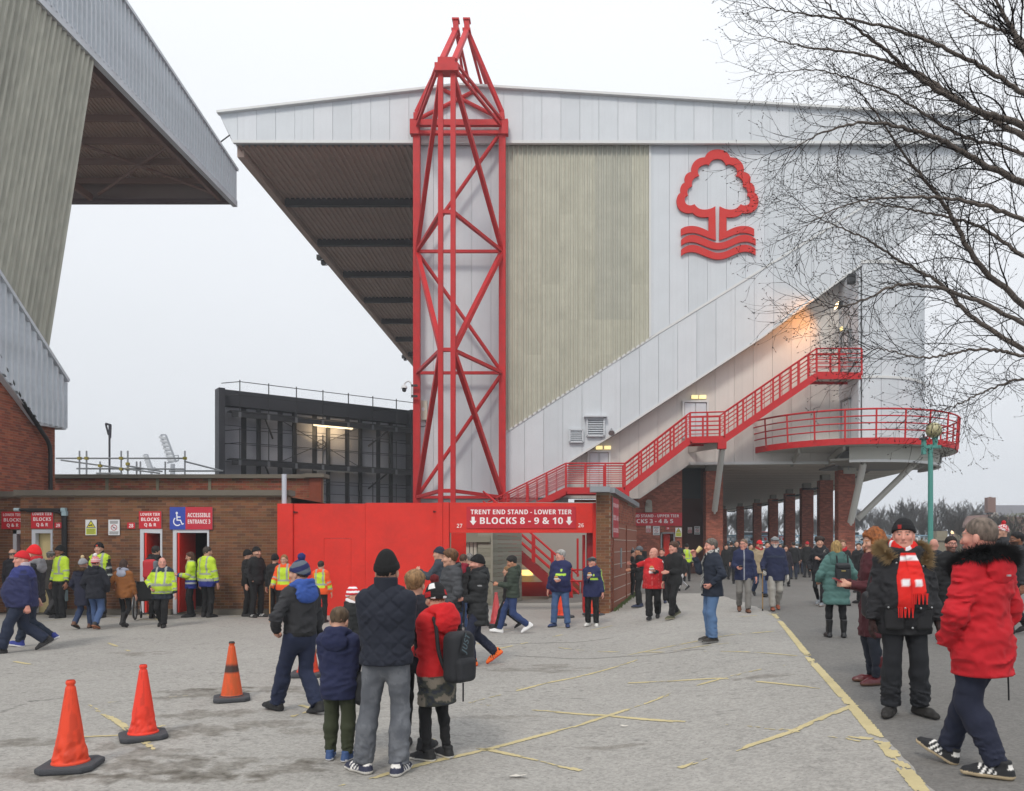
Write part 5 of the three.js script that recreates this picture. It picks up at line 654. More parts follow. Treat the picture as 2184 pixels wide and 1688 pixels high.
  const hg = thing('evergreen_hedge', 'dull green hedge in front of the far gabled house', 'hedge', Q(2140, 1170).setY(.2)); { const r = rng(77), P2 = []; for (let i = 0; i < 2600; i++) { const x = (r() - .5) * 7, y = r() * 5.2 * (1 - .05 * x * x / 3), z = (r() - .5) * 2, s = .12; const a = r() * 6.3, q = r() * 3; for (const k of [0, 2.1, 4.2]) P2.push(x + s * Math.cos(a + k), y + s * Math.sin(a + k) * Math.cos(q), z + s * Math.sin(a + k) * Math.sin(q)); } const g = new THREE.BufferGeometry(); g.setAttribute('position', new THREE.Float32BufferAttribute(P2, 3)); g.computeVertexNormals(); obj('foliage', g, mat('#5d6148', .9, { side: THREE.DoubleSide }), hg); obj('stems', [rod(V(-2, 0, 0), V(-2, 2.5, 0), .08), rod(V(0, 0, 0), V(0, 3, 0), .08), rod(V(2, 0, 0), V(2, 2.5, 0), .08)], wood[0], hg); }
}
// ---------------------------------------------------------------- traffic cones
function cone(px, foot, topY, label, o = {}) {
  const p = o.pos ?? onGround(px, foot), H = (foot - topY) / F * -p.z, g = thing('traffic_cone', label, 'traffic cone', p, 'traffic cones on the yard'); g.rotation.y = o.turn ?? .3; const k = H / .95, r = rng(Math.round(px * 3)), seg = 40, rows = 46, pos = [], col = [], idx = []; const C = new THREE.Color(o.color ?? '#e2431f'), B = new THREE.Color('#2a2725'), W2 = new THREE.Color('#b5562a');
  for (let j = 0; j <= rows; j++) for (let i = 0; i <= seg; i++) { const t = j / rows, y = .07 + .88 * t; let rad = t < .02 ? .185 : t < .93 ? mix(.165, .046, (t - .02) / .91) : t < .95 ? .036 : t < .985 ? .047 : .038; const a = i / seg * 6.2832, dent = (o.dent ?? 0) * sstep(.42, .1, t) * sstep(.01, .06, t); if (dent) { const n = fbm(Math.cos(a) * 2.2 + px, Math.sin(a) * 2.2, y * 11, 3) - .5; rad *= 1 + dent * (n * .9 - .5 * Math.pow(Math.abs(n), .5) * (n < 0 ? 1 : -.2)); } pos.push(rad * Math.cos(a) * k, y * k, rad * Math.sin(a) * k);
    const n = fbm(Math.cos(a) * 3, y * 6, Math.sin(a) * 3 + px, 4); let c = C.clone(); if (o.old) { c.lerp(W2, .7 * sstep(.4, .65, n)); const band = sstep(.42, .46, t) * sstep(.62, .54, t); c.lerp(B, .95 * clamp(band * (1.1 + .5 * (n - .5)), 0, 1)); if (t > .96) c = B; } else c.multiplyScalar(1 - .2 * sstep(.52, .62, n)); col.push(c.r, c.g, c.b); }
  for (let j = 0; j < rows; j++) for (let i = 0; i < seg; i++) { const a = j * (seg + 1) + i; idx.push(a, a + seg + 1, a + 1, a + 1, a + seg + 1, a + seg + 2); }
  const cg = new THREE.BufferGeometry(); cg.setAttribute('position', new THREE.Float32BufferAttribute(pos, 3)); cg.setAttribute('color', new THREE.Float32BufferAttribute(col, 3)); cg.setIndex(idx); cg.computeVertexNormals(); obj('cone', cg, coneMat, g);
  const s = new THREE.Shape(), q = .255 * k, c = .07 * k; s.moveTo(-q + c, -q); s.lineTo(q - c, -q); s.lineTo(q, -q + c); s.lineTo(q, q - c); s.lineTo(q - c, q); s.lineTo(-q + c, q); s.lineTo(-q, q - c); s.lineTo(-q, -q + c); s.closePath(); obj('base', new THREE.ExtrudeGeometry(s, { depth: .025 * k, bevelEnabled: true, bevelSize: .02 * k, bevelThickness: .022 * k, bevelSegments: 2 }).rotateX(-Math.PI / 2).translate(0, .024 * k, 0), coneBase, g); obj('rim', new THREE.TorusGeometry(.17 * k, .014 * k, 8, 36).rotateX(Math.PI / 2).translate(0, .078 * k, 0), o.old ? coneBase : mat(o.color ?? '#d9421f', .6), g); void r; return g;
}
const coneMat = mat('#ffffff', .55, { vertexColors: true }), coneBase = mat('#43454a', .85, { ...bumped(grainTex, 6, .004) });
cone(150, 1640, 1451, 'orange cone with crumpled lower half, nearest of the cones at left', { dent: .4, turn: .2 }); cone(305, 1575, 1418, 'clean bright orange cone between the crumpled and the old cone', { dent: .3, turn: .55, color: '#ea3a22' }); cone(494, 1494, 1369, 'old scuffed orange cone with a black band', { old: true, turn: .4, color: '#d9531f' });
cone(657, 1442, 1318, 'orange cone mostly hidden behind the man in the bobble hat', { turn: .1 }); cone(1058, 1335, 1264, 'faded pink cone beside the man in the green puffer jacket', { color: '#d9565a', dent: .2 }); cone(1200, 1318, 1243, 'orange cone behind the white haired man in blue jacket', {}); cone(1266, 1314, 1243, 'red cone hidden behind the man in the flat cap by the gate', { color: '#d93a20' });
// ---------------------------------------------------------------- figures: distance fields meshed by surface nets
function nets(sdf, lo, hi, h) {
  const nx = Math.ceil((hi[0] - lo[0]) / h) + 2, ny = Math.ceil((hi[1] - lo[1]) / h) + 2, nz = Math.ceil((hi[2] - lo[2]) / h) + 2, D = new Float32Array(nx * ny * nz), B = 4;
  for (let k = 0; k < nz; k += B) for (let j = 0; j < ny; j += B) for (let i = 0; i < nx; i += B) {
    const c = sdf(lo[0] + (i + 1.5) * h, lo[1] + (j + 1.5) * h, lo[2] + (k + 1.5) * h), far = Math.abs(c) > h * 5.2; const k1 = Math.min(nz, k + B), j1 = Math.min(ny, j + B), i1 = Math.min(nx, i + B);
    for (let c2 = k; c2 < k1; c2++) for (let b = j; b < j1; b++) for (let a = i; a < i1; a++) D[(c2 * ny + b) * nx + a] = far ? c : sdf(lo[0] + a * h, lo[1] + b * h, lo[2] + c2 * h);
  }
  const id = new Int32Array(nx * ny * nz).fill(-1), pos = [], idx = [], sx = 1, sy = nx, sz = nx * ny; const off = [0, sx, sy, sx + sy, sz, sz + sx, sz + sy, sz + sx + sy], E = [[0, 1], [2, 3], [4, 5], [6, 7], [0, 2], [1, 3], [4, 6], [5, 7], [0, 4], [1, 5], [2, 6], [3, 7]];
  for (let k = 0; k < nz - 1; k++) for (let j = 0; j < ny - 1; j++) for (let i = 0; i < nx - 1; i++) {
    const q = (k * ny + j) * nx + i; let m = 0; for (let c = 0; c < 8; c++) if (D[q + off[c]] < 0) m |= 1 << c; if (m === 0 || m === 255) continue;
    let x = 0, y = 0, z = 0, n = 0; for (const [a, b] of E) { const da = D[q + off[a]], db = D[q + off[b]]; if ((da < 0) === (db < 0)) continue; const t = da / (da - db); x += (a & 1) + t * ((b & 1) - (a & 1)); y += ((a >> 1) & 1) + t * (((b >> 1) & 1) - ((a >> 1) & 1)); z += (a >> 2) + t * ((b >> 2) - (a >> 2)); n++; }
    id[q] = pos.length / 3; pos.push(lo[0] + (i + x / n) * h, lo[1] + (j + y / n) * h, lo[2] + (k + z / n) * h);
  }
  for (let k = 1; k < nz - 1; k++) for (let j = 1; j < ny - 1; j++) for (let i = 1; i < nx - 1; i++) {
    const q = (k * ny + j) * nx + i, s = D[q] < 0; const quad = (a, b, c, d, f) => { if (a < 0 || b < 0 || c < 0 || d < 0) return; if (f) idx.push(a, b, c, a, c, d); else idx.push(a, c, b, a, d, c); };
    if (s !== (D[q + sx] < 0)) quad(id[q - sy - sz], id[q - sz], id[q], id[q - sy], s); if (s !== (D[q + sy] < 0)) quad(id[q - sx - sz], id[q - sx], id[q], id[q - sz], s); if (s !== (D[q + sz] < 0)) quad(id[q - sx - sy], id[q - sy], id[q], id[q - sx], s);
  }
  const g = new THREE.BufferGeometry(); g.setAttribute('position', new THREE.Float32BufferAttribute(pos, 3)); g.setIndex(idx); g.computeVertexNormals(); return g;
}
const smin = (a, b, k) => { const h = Math.max(k - Math.abs(a - b), 0) / k; return Math.min(a, b) - h * h * k * .25; };
const smax = (a, b, k) => -smin(-a, -b, k);
const cn = (a, b, ra, rb = ra, fz = 1) => ({ ax: a.x, ay: a.y, az: a.z, bx: b.x - a.x, by: b.y - a.y, bz: b.z - a.z, l: 1 / Math.max(1e-9, a.distanceToSquared(b)), ra, rb, fz });
let coneS = 0;
const dC = (c, x, y, z, inf = 0) => { x -= c.ax; y -= c.ay; z -= c.az; let h = (x * c.bx + y * c.by + z * c.bz) * c.l; h = h < 0 ? 0 : h > 1 ? 1 : h; coneS = h; x -= h * c.bx; y -= h * c.by; z = (z - h * c.bz) / c.fz; return (Math.sqrt(x * x + y * y + z * z) - c.ra - h * (c.rb - c.ra)) * (c.fz < 1 ? .86 : 1) - inf; };
const dE = (x, y, z, cx, cy, cz, rx, ry, rz) => { x = (x - cx); y = (y - cy); z = (z - cz); const k0 = Math.hypot(x / rx, y / ry, z / rz), k1 = Math.hypot(x / (rx * rx), y / (ry * ry), z / (rz * rz)); return k1 < 1e-9 ? -Math.min(rx, ry, rz) : k0 * (k0 - 1) / k1; };
function ik(A, T, l1, l2, pole) { const d = T.clone().sub(A); let L = d.length(); const m = (l1 + l2) * .999; if (L > m) { T = A.clone().addScaledVector(d, m / L); L = m; } const u = T.clone().sub(A).normalize(), a = (l1 * l1 - l2 * l2 + L * L) / (2 * L), hh = Math.sqrt(Math.max(0, l1 * l1 - a * a)); const p = pole.clone().addScaledVector(u, -pole.dot(u)).normalize(); return [A.clone().addScaledVector(u, a).addScaledVector(p, hh), T]; }
const tone = (c) => { const q = new THREE.Color(c), g = .3 * q.r + .59 * q.g + .11 * q.b; if (q.r > 2.2 * q.b && q.r > .25) return q.multiplyScalar(.95); const k = g > .3 ? .95 : .74; return q.lerp(new THREE.Color(g, g, g), g > .3 ? .04 : .2).multiplyScalar(k); };
const clothMats = {}; const clothMat = (c, rough = .88, vc) => clothMats[c + rough + !!vc] ??= mat(vc ? '#ffffff' : tone(c), rough, { vertexColors: !!vc, ...bumped(weaveTex, 14, .0012) });
const SK = { pale: '#c99a84', pink: '#cf9483', tan: '#b98468', brown: '#8a5d45' };
const skinMat = mat('#ffffff', .6, { vertexColors: true });
function paintGeo(g, fn) { const p = g.attributes.position, c = new Float32Array(p.count * 3), col = new THREE.Color(); for (let i = 0; i < p.count; i++) { fn(p.getX(i), p.getY(i), p.getZ(i), col); c[3 * i] = col.r; c[3 * i + 1] = col.g; c[3 * i + 2] = col.b; } g.setAttribute('color', new THREE.BufferAttribute(c, 3)); return g; }
const col = (c) => new THREE.Color(c);
const people = [];
function person(o) {
  const p = o.pos ?? (o.d ? (() => { const q = at(o.px, CY, o.d); q.y = ground(q.x, q.z); return q; })() : onGround(o.px, o.feet)); const d = -p.z;
  const topH = (EYE - p.y) + (CY - o.top) / F * d, hatX = { beanie: .025, bobble: .075, flatcap: .02, cap: .02 }[o.hat?.t] ?? (o.hair?.t === 'none' ? 0 : .012); const H = o.H ?? topH - hatX, k = H / 1.75, fat = o.fat ?? 1, wm = o.woman ? .92 : 1;
  const G = thing('person', o.label, 'person', p, o.group); G.rotation.y = (o.face ?? 0) * Math.PI / 180; G.scale.setScalar(k);
  const LOD = d < 9 ? [.0115, .0048, .0055, .008] : d < 15 ? [.016, .007, .008, .011] : d < 25 ? [.021, .0095, .0105, .015] : [.032, .014, .015, .024]; const seed = Math.round(o.px * 7);
  const cell = LOD.map((v) => v / k);
  // skeleton for a height of 1.75
  o.drop ??= { walk: -.055, walk2: -.055, step: -.022, step2: -.022 }[o.stance] ?? 0; const lean = (o.lean ?? 0), hipY = .92 + (o.drop ?? 0), bend = (v) => { const y = v.y - .95, z = v.z; return V(v.x, .95 + y * Math.cos(lean) - z * Math.sin(lean) + (o.drop ?? 0), y * Math.sin(lean) + z * Math.cos(lean)); };
  const sw = .166 * (o.shoulders ?? 1) * wm * (fat > 1.1 ? 1.05 : 1), sh = [bend(V(sw, 1.395, -.012)), bend(V(-sw, 1.395, -.012))], hip = [V(.088, hipY, 0), V(-.088, hipY, 0)];
  const st = { stand: [[.11, .03, 0, 0, 12], [-.11, -.02, 0, 0, -12]], wide: [[.17, .03, 0, 0, 18], [-.17, 0, 0, 0, -18]], walk: [[.07, .30, 0, -.15, 4], [-.07, -.30, .05, .55, -4]], walk2: [[.07, -.30, .05, .55, 4], [-.07, .30, 0, -.15, -4]], step: [[.08, .18, 0, 0, 4], [-.08, -.16, .03, .35, -4]], step2: [[.08, -.16, .03, .35, 4], [-.08, .18, 0, 0, -4]] }[o.stance ?? 'stand'] ?? o.stance;
  const legs = st.map(([x, z, y, pitch, yaw], i) => { const ank = V(x, .085 + y + .1 * Math.max(0, Math.sin(pitch)), z - .05 * Math.max(0, pitch)); const [kn, an] = ik(hip[i], ank, .422, .42, V((i ? -.12 : .12), 0, 1)); return { hip: hip[i], kn, an, pitch, yaw: yaw * Math.PI / 180 }; });
  const HANDS = { hang: (s) => [.29 * s * (fat > 1.15 ? 1.12 : 1), .80, .06], hang2: (s) => [.27 * s, .80, -.08], fwd: (s) => [.27 * s, .86, .22], back: (s) => [.27 * s, .84, -.24], pocket: (s) => [.21 * s, .90, .13], hip: (s) => [.22 * s, .98, .12], phone: (s) => [.07 * s, 1.14, .34], chest: (s) => [.04 * s, 1.2, .27], face: (s) => [.04 * s, 1.52, .22], belly: (s) => [.05 * s, 1.08, .26] };
  const arms = [o.L ?? 'hang', o.R ?? 'hang'].map((h, i) => { const s = i ? -1 : 1, t = Array.isArray(h) ? V(...h) : bend(V(...HANDS[h](s))); if (Array.isArray(h)) t.y += o.drop ?? 0; const pole = h === 'hip' || h === 'pocket' ? V(s * .9, -.1, -.7) : V(s * .35, -.4, -1); const [el, wr] = ik(sh[i], t, .30, .27, pole); return { sh: sh[i], el, wr, key: h, s }; });
  const headC = bend(V(0, 1.608, .022)), neckB = bend(V(0, 1.46, -.015));
  // ---- limb fields
  const b95 = bend(V(0, .9, 0)), b11 = bend(V(0, 1.1, 0)), b13 = bend(V(0, 1.3, 0)), b14 = bend(V(0, 1.395, -.005)), fzT = Math.min(.9, .68 * (fat > 1 ? 1 + (fat - 1) * .55 : 1));
  const torso = (t, wide = 1) => [cn(b95, b11, .162 * fat * wm * wide + (o.woman ? .012 : 0), .148 * fat * wm * wide, fzT), cn(b11, b13, .148 * fat * wm * wide, .17 * Math.sqrt(fat) * wm * wide, fzT), cn(b13, b14, .17 * Math.sqrt(fat) * wm * wide, .115 * wm, fzT)].concat([0, 1].map((i) => cn(b14.clone().setY(b14.y + .035).setX((i ? -1 : 1) * .03), sh[i].clone().lerp(b14, .12), .066, .056))).map((c) => (c.ra += t, c.rb += t, c));
  const belly = fat > 1.12 ? [bend(V(0, 1.08, .05 * fat)), .15 * fat] : null;
  const armC = (a, t, m = 1) => [cn(a.sh, a.el, .052 * m + t, .045 * m + t), cn(a.el, a.wr, .045 * m + t, .03 * m + t)], legC = (l, t, m) => { const mid = l.kn.clone().lerp(l.an, .3).add(V(0, 0, -.012)); return [cn(l.hip, l.kn, .087 * m * Math.sqrt(fat) + t, .056 * m + t), cn(l.kn, mid, .056 * m + t, .054 * m + t), cn(mid, l.an, .054 * m + t, .038 * m + t)]; };
  const wr3 = (x, y, z, f) => { const q = noise(x * 5, y * 5 + seed, z * 5) * 1.6, n = noise(x * f * .8 + seed + q, (y + .35 * x) * f * 1.7 + q, z * f * .8), m = noise(x * f * 2.1 + 7, (y - .3 * x) * f * 3.3 + seed + q, z * f * 2.1); return 1.2 - (Math.abs(n - .5) * 2.4 + Math.abs(m - .5) * 1.1) - .62; };
  // ---- coat
  const T = o.coat ?? {}, thick = T.thick ?? .024, hem = T.hem ?? .86, puff = T.puff ?? 0, dHem = (o.drop ?? 0);
  const tc = torso(thick, T.wide ?? 1), ac = arms.map((a) => armC(a, thick * .6 + (T.sleeve ?? 0))), hemR = (T.hemR ?? (hem < .8 ? .19 : .172)) * fat * wm + thick * .6, skirt = hem < .9 ? cn(b95, V(b95.x, hem - .02 + dHem, b95.z * .5), .165 * fat * wm + thick, hemR, Math.min(.95, fzT * 1.08)) : null;
  const inf = { arm: -1, s: 0 };
  const sleeveEnd = T.sleeveEnd ?? .93;
  let torsoOnly = false;
  const coat = (x, y, z) => {
    let dt = 9; for (const c of tc) dt = smin(dt, dC(c, x, y, z), .05); if (skirt) dt = smin(dt, dC(skirt, x, y, z), .05); if (belly) dt = smin(dt, Math.hypot(x - belly[0].x, (y - belly[0].y) * .85, z - belly[0].z) - belly[1] - thick, .08);
    if (puff) dt -= puff * (Math.sqrt(Math.abs(Math.sin(Math.PI * (y + .18 * Math.abs(z) * 0) / (T.pitch ?? .085)))) - .5); inf.arm = -1; inf.s = 0;
    dt -= (T.wrinkle ?? .022) * wr3(x, y, z, 8); if (T.diamond) { const a = (x + y) * T.diamond, b = (y - x) * T.diamond; dt += .012 * Math.max(0, 1 - 7 * Math.min(Math.abs(a - Math.round(a)), Math.abs(b - Math.round(b)))); }
    dt = smax(dt, hem + dHem - y, .012); const ny = (x * x + (z + .01) * (z + .01)); dt = smax(dt, y - (b14.y + .115 + (T.collar ?? .02)), .015); if (ny < .0036 && y > b14.y) dt = Math.max(dt, .06 - Math.sqrt(ny)); if (torsoOnly) return dt;
    let dn = dt; for (let i = 0; i < 2; i++) { const a = ac[i], u = dC(a[0], x, y, z), s0 = coneS; const w = dC(a[1], x, y, z), s1 = coneS; const A = arms[i]; let da = smin(u, w, .03); const along = u < w ? s0 * .3 : .3 + s1 * .27; if (puff) da -= puff * .8 * (Math.sqrt(Math.abs(Math.sin(Math.PI * along / .075))) - .5); const cut = ((x - A.wr.x) * a[1].bx + (y - A.wr.y) * a[1].by + (z - A.wr.z) * a[1].bz) * Math.sqrt(a[1].l) + .27 * (1 - sleeveEnd); da -= (T.wrinkle ?? .022) * .9 * wr3(x * .7, y * 1.25, z * .7, 13); da = Math.max(da, cut); if (da < dt && da < dn + .01) { inf.arm = i; inf.s = along / .57; } dn = smin(dn, da, .022); }
    return dn;
  };
  const bb = [[-.62, .04, -.55], [.62, 1.62, .62]];
  const xs = arms.flatMap((a) => [a.el, a.wr]), lo = [Math.min(-.42 * fat, ...xs.map((v) => v.x - .12)), hem + dHem - .06, Math.min(-.3 * fat, ...xs.map((v) => v.z - .12))], hi = [Math.max(.42 * fat, ...xs.map((v) => v.x + .12)), Math.max(b14.y + .16, ...xs.map((v) => v.y + .12)), Math.max(.32 * fat, ...xs.map((v) => v.z + .12))]; lo[1] = Math.min(lo[1], ...xs.map((v) => v.y - .1)); void bb;
  const part = (name, g, m, parent = G) => obj(name, g, m, parent);
  { const g = nets(coat, lo, hi, cell[0]); if (T.paint) { paintGeo(g, (x, y, z, c) => { coat(x, y, z); c.copy(tone(T.paint(x, y - dHem, z, inf, fat) ?? T.col)); }); part(T.name ?? 'jacket', g, clothMat('#fff', T.rough ?? .85, true)); } else part(T.name ?? 'jacket', g, clothMat(T.col ?? '#222', T.rough ?? .85)); }
  // ---- trousers
  const Q = o.legs ?? {}, lt = Q.t ?? .014, lm = (Q.m ?? 1.05) * .95, lc = legs.map((l) => { const c = legC(l, lt, lm); c[1].rb += (Q.flare ?? .005) * .7; c[2].ra += (Q.flare ?? .005) * .7; c[2].rb += (Q.flare ?? .005) * .7 + (Q.cuff ?? .012); return c; });
  const pel = cn(V(0, hipY + .1, b95.z * .3), V(0, hipY, 0), .15 * fat * wm + .008, .158 * fat * wm + .008, fzT * 1.02);
  const trou = (x, y, z) => { let dn = dC(pel, x, y, z); for (let i = 0; i < 2; i++) { const c = lc[i], l = legs[i]; let e = smin(smin(dC(c[0], x, y, z), dC(c[1], x, y, z), .03), dC(c[2], x, y, z), .02); const s = c[2], cut = ((x - l.an.x) * s.bx + (y - l.an.y) * s.by + (z - l.an.z) * s.bz) * Math.sqrt(s.l) - (Q.len ?? .0); const low = sstep(.55, .1, y); e -= (.007 + .013 * low * (Q.bunch ?? 1)) * wr3(x, y * 1.3, z, 9 + 6 * low); e = smax(e, cut, .01); dn = smin(dn, e, .03); } return smax(dn, y - (hipY + .16), .02); };
  const lx = legs.flatMap((l) => [l.kn, l.an]);
  { const g = nets(trou, [Math.min(-.26 * fat, ...lx.map((v) => v.x - .13)), Math.min(...lx.map((v) => v.y)) - .09, Math.min(-.24 * fat, ...lx.map((v) => v.z - .14))], [Math.max(.26 * fat, ...lx.map((v) => v.x + .13)), hipY + .22, Math.max(.24 * fat, ...lx.map((v) => v.z + .14))], cell[0]); if (Q.paint) { paintGeo(g, (x, y, z, c) => c.copy(tone(Q.paint(x, y, z) ?? Q.col))); part('trousers', g, clothMat('#fff', .9, true)); } else part('trousers', g, clothMat(Q.col ?? '#1c1d22', .9)); }
  // ---- shoes
  const S = o.shoes ?? {}; for (const l of legs) {
    const sc = cn(V(0, .035, -.05), V(0, .036, .095), .04, .043), tc2 = cn(V(0, .036, .095), V(0, .026, .165), .043, .03), up = cn(V(0, .05, -.035), V(0, S.boot ? .30 : .105, -.03), .038, S.boot ? .06 : .045); const f = (x, y, z) => { let e = smin(smin(dC(sc, x, y, z), dC(tc2, x, y, z), .02), dC(up, x, y, z), .03); e = smax(e, y - (S.boot ? .31 : .12), .008); if (y < .03) e -= .005; return smax(e, -y + .002, .006); };
    const g = nets(f, [-.09, -.02, -.13], [.09, S.boot ? .38 : .16, .22], cell[3]); const cu = col(S.col ?? '#1b1b1d'), cs = col(S.sole ?? '#2a2a2c'), cx = col(S.stripe ?? '#fff'); paintGeo(g, (x, y, z, c) => { c.copy(y < .028 ? cs : cu); if (S.stripe && y >= .03 && y < .085 && z > -.0 && z < .1) { const q = (z + y * .5) / .034; if (q - Math.floor(q) > .55) c.copy(cx); } if (S.stripe && z < -.055 && y > .07 && y < .1) c.copy(cx); });
    const m = part('shoe', g, S.shine ? mat('#ffffff', .35, { vertexColors: true }) : clothMat('#fff', .7, true)); m.position.set(l.an.x, l.an.y - .085 - .1 * Math.max(0, Math.sin(l.pitch)) * 0, l.an.z); m.rotation.set(0, l.yaw, 0); m.geometry.scale(1.08, 1.05, 1.12); if (l.pitch) { m.geometry.translate(0, -.085, 0).rotateX(l.pitch).translate(0, .085, 0); }
  }
  // ---- head, in its own frame
  const hy = (o.look ?? 0) * Math.PI / 180, hp = o.nod ?? 0, hm = new THREE.Matrix4().makeRotationY(hy).multiply(new THREE.Matrix4().makeRotationX(hp + lean * .4)).setPosition(headC).scale(V(1, 1, 1).multiplyScalar(1.07 * (o.hs ?? 1))); const wom = o.woman, sk = col(SK[o.skin ?? 'pale']);
  const skull = (x, y, z) => dE(x, y, z, 0, .035, -.012, .077, .098, .096);
  const HC = { jaw: cn(V(0, -.02, .028), V(0, -.086, .058), .061, wom ? .026 : .032), jl: cn(V(.045, -.045, .0), V(.018, -.088, .055), .026, .022), jr: cn(V(-.045, -.045, 0), V(-.018, -.088, .055), .026, .022), nose: cn(V(0, .018, .088), V(0, -.022, .106), .009, .0135), brow: cn(V(-.034, .034, .078), V(.034, .034, .078), .013, .013), lip: cn(V(-.018, -.052, .088), V(.018, -.052, .088), .0075, .0075), chk: cn(V(-.042, -.014, .062), V(.042, -.014, .062), .024, .024), neck: cn(V(0, -.05, -.025), V(0, -.19, -.035), .054 * (fat > 1.1 ? 1.15 : wm), .06 * (fat > 1.1 ? 1.15 : wm)) };
  const headF = (x, y, z) => { let e = smin(skull(x, y, z), dC(HC.jaw, x, y, z), .03); e = smin(e, dC(HC.jl, x, y, z), .02); e = smin(e, dC(HC.jr, x, y, z), .02); e = smin(e, dC(HC.chk, x, y, z), .02); if (fat > 1.1) e = smin(e, dE(x, y, z, 0, -.06, .03, .066, .05, .05), .03); e = smin(e, dC(HC.brow, x, y, z), .012); for (const s of [-1, 1]) e = smax(e, -(Math.hypot(x - s * .031, (y - .012) * 1.2, z - .101) - .0145), .012); e = smin(e, dC(HC.nose, x, y, z), .008); e = smin(e, dC(HC.lip, x, y, z), .006); for (const s of [-1, 1]) e = smin(e, dE(x, y, z, s * .079, -.004, -.008, .011, .032, .019), .006); for (const s of [-1, 1]) e = Math.min(e, Math.hypot(x - s * .031, y - .014, z - .079) - .0125); return smin(e, dC(HC.neck, x, y, z), .03); };
  const hairC = col(o.hair?.col ?? '#3b2f28'), lipC = sk.clone().lerp(col('#8e3b3b'), wom ? .6 : .35), flush = sk.clone().lerp(col('#b3554a'), .35), beardC = col(o.beard ?? '#000');
  const geos = [];
  const faceLook = (x, y, z, c) => { c.copy(sk); const ex = Math.abs(x); c.lerp(flush, .6 * sstep(.03, .008, Math.hypot(ex - .042, y + .02)) * sstep(.04, .07, z) + .5 * sstep(.02, .005, Math.hypot(x, y + .02, z - .11))); if (z > .06) { if (Math.hypot(ex - .031, (y - .012) * 2.6) < .0125) c.copy(Math.abs(ex - .031) < .0065 ? col('#2a211d') : col('#a8988c')); if (Math.abs(y - .036 - .12 * (.031 - ex) * .5) < .006 && ex > .012 && ex < .05) c.lerp(hairC, .75); if (Math.abs(y + .052) < .0075 && ex < .024) c.copy(lipC); } if (o.beard && y < -.012 && z > -.01 && !(Math.abs(y + .052) < .006 && ex < .02 && z > .07)) c.lerp(beardC, (o.stubble ?? .85) * sstep(-.008, -.03, y + (z > .09 ? .0 : .0)) * sstep(-.01, .015, z) * (y < -.13 ? 0 : 1) * (z > .095 && y > -.035 ? 0 : 1)); if (o.glasses && z > .03) { for (const s of [-1, 1]) { const q = Math.max(Math.abs(x - s * .033) / .027, Math.abs(y - .012) / .018); if (q < 1 && q > .78) c.set('#26262a'); } if (Math.abs(y - .016) < .003 && (ex < .01 || ex > .058)) c.set('#26262a'); } };
  { const g = nets(headF, [-.12, -.21, -.14], [.12, .16, .14], cell[1]); paintGeo(g, faceLook); g.applyMatrix4(hm); geos.push(g); }
  // inner body, hidden under the clothes but one figure
  { const inT = torso(-.015), inA = arms.map((a) => armC(a, -.006)), inL = legs.map((l) => legC(l, -.012, 1)), nk = cn(b14, neckB.clone().lerp(headC, .5), .055, .05); const f = (x, y, z) => { let e = dC(nk, x, y, z); for (const c of inT) e = smin(e, dC(c, x, y, z), .04); for (const a of [...inA, ...inL]) for (const c of a) e = smin(e, dC(c, x, y, z), .02); return e; }; const g = nets(f, [lo[0], Math.min(...lx.map((v) => v.y)) - .08, Math.min(lo[2], ...lx.map((v) => v.z - .1))], [hi[0], Math.max(hi[1], 1.66), Math.max(hi[2], ...lx.map((v) => v.z + .1))], .03 / k); paintGeo(g, (x, y, z, c) => c.copy(sk)); geos.push(g); }
  // hands
  const gl = o.gloves ? col(o.gloves) : null, handG = [];
  arms.forEach((a, i) => {
    const key = a.key, dir = a.wr.clone().sub(a.el).normalize(), s = a.s; if (key === 'pocket') return; let th = V(0, 0, 1); if (['phone', 'belly', 'chest', 'face'].includes(key) || Array.isArray(key)) th = V(-s * .25, 1, 0); th.addScaledVector(dir, -th.dot(dir)).normalize(); const palm = dir.clone().cross(th).multiplyScalar(s), P = (u, v, w) => a.wr.clone().addScaledVector(dir, u).addScaledVector(th, v).addScaledVector(palm, w); const curl = o['curl' + 'LR'[i]] ?? (key === 'hang' ? .35 : key === 'belly' ? .12 : .8), C = [];
    C.push(cn(P(-.03, 0, 0), P(.02, 0, 0), .027, .026)); const fr = cell[2] > .009 ? .0105 : .0088; for (let q = 0; q < 4; q++) { const v = .029 - q * .0195, L = [.07, .079, .073, .056][q], k0 = P(.082 - .004 * Math.abs(q - 1.2), v, 0), d1 = dir.clone().multiplyScalar(Math.cos(curl)).addScaledVector(palm, Math.sin(curl)), d2 = dir.clone().multiplyScalar(Math.cos(curl * 2.3)).addScaledVector(palm, Math.sin(curl * 2.3)); C.push(cn(P(.01, v * .62, 0), k0, .0165, .0125)); const k1 = k0.clone().addScaledVector(d1, L * .52), k2 = k1.clone().addScaledVector(d2, L * .48); C.push(cn(k0, k1, fr + .0006, fr), cn(k1, k2, fr, fr * .86)); }
    const t0 = P(.018, .022, .008), t1 = P(.055, .052, .018 + .01 * curl), t2 = P(.088, .056, .026 + .03 * curl); C.push(cn(t0, t1, .014, .0105), cn(t1, t2, .0105, .0085)); const f = (x, y, z) => { let e = 9; for (const c of C) e = smin(e, dC(c, x, y, z), .006); return gl ? e - .004 : e; }; const w = a.wr, g = nets(f, [w.x - .2, w.y - .2, w.z - .2], [w.x + .2, w.y + .2, w.z + .2], cell[2]); if (gl) handG.push(g); else { paintGeo(g, (x, y, z, c) => c.copy(sk).lerp(flush, .3)); geos.push(g); } a.grip = P(.075, .0, .03);
  });
  { const g = mergeGeometries(geos); part('body', g, skinMat); } for (const g of handG) part('glove', g, clothMat(o.gloves, .9));
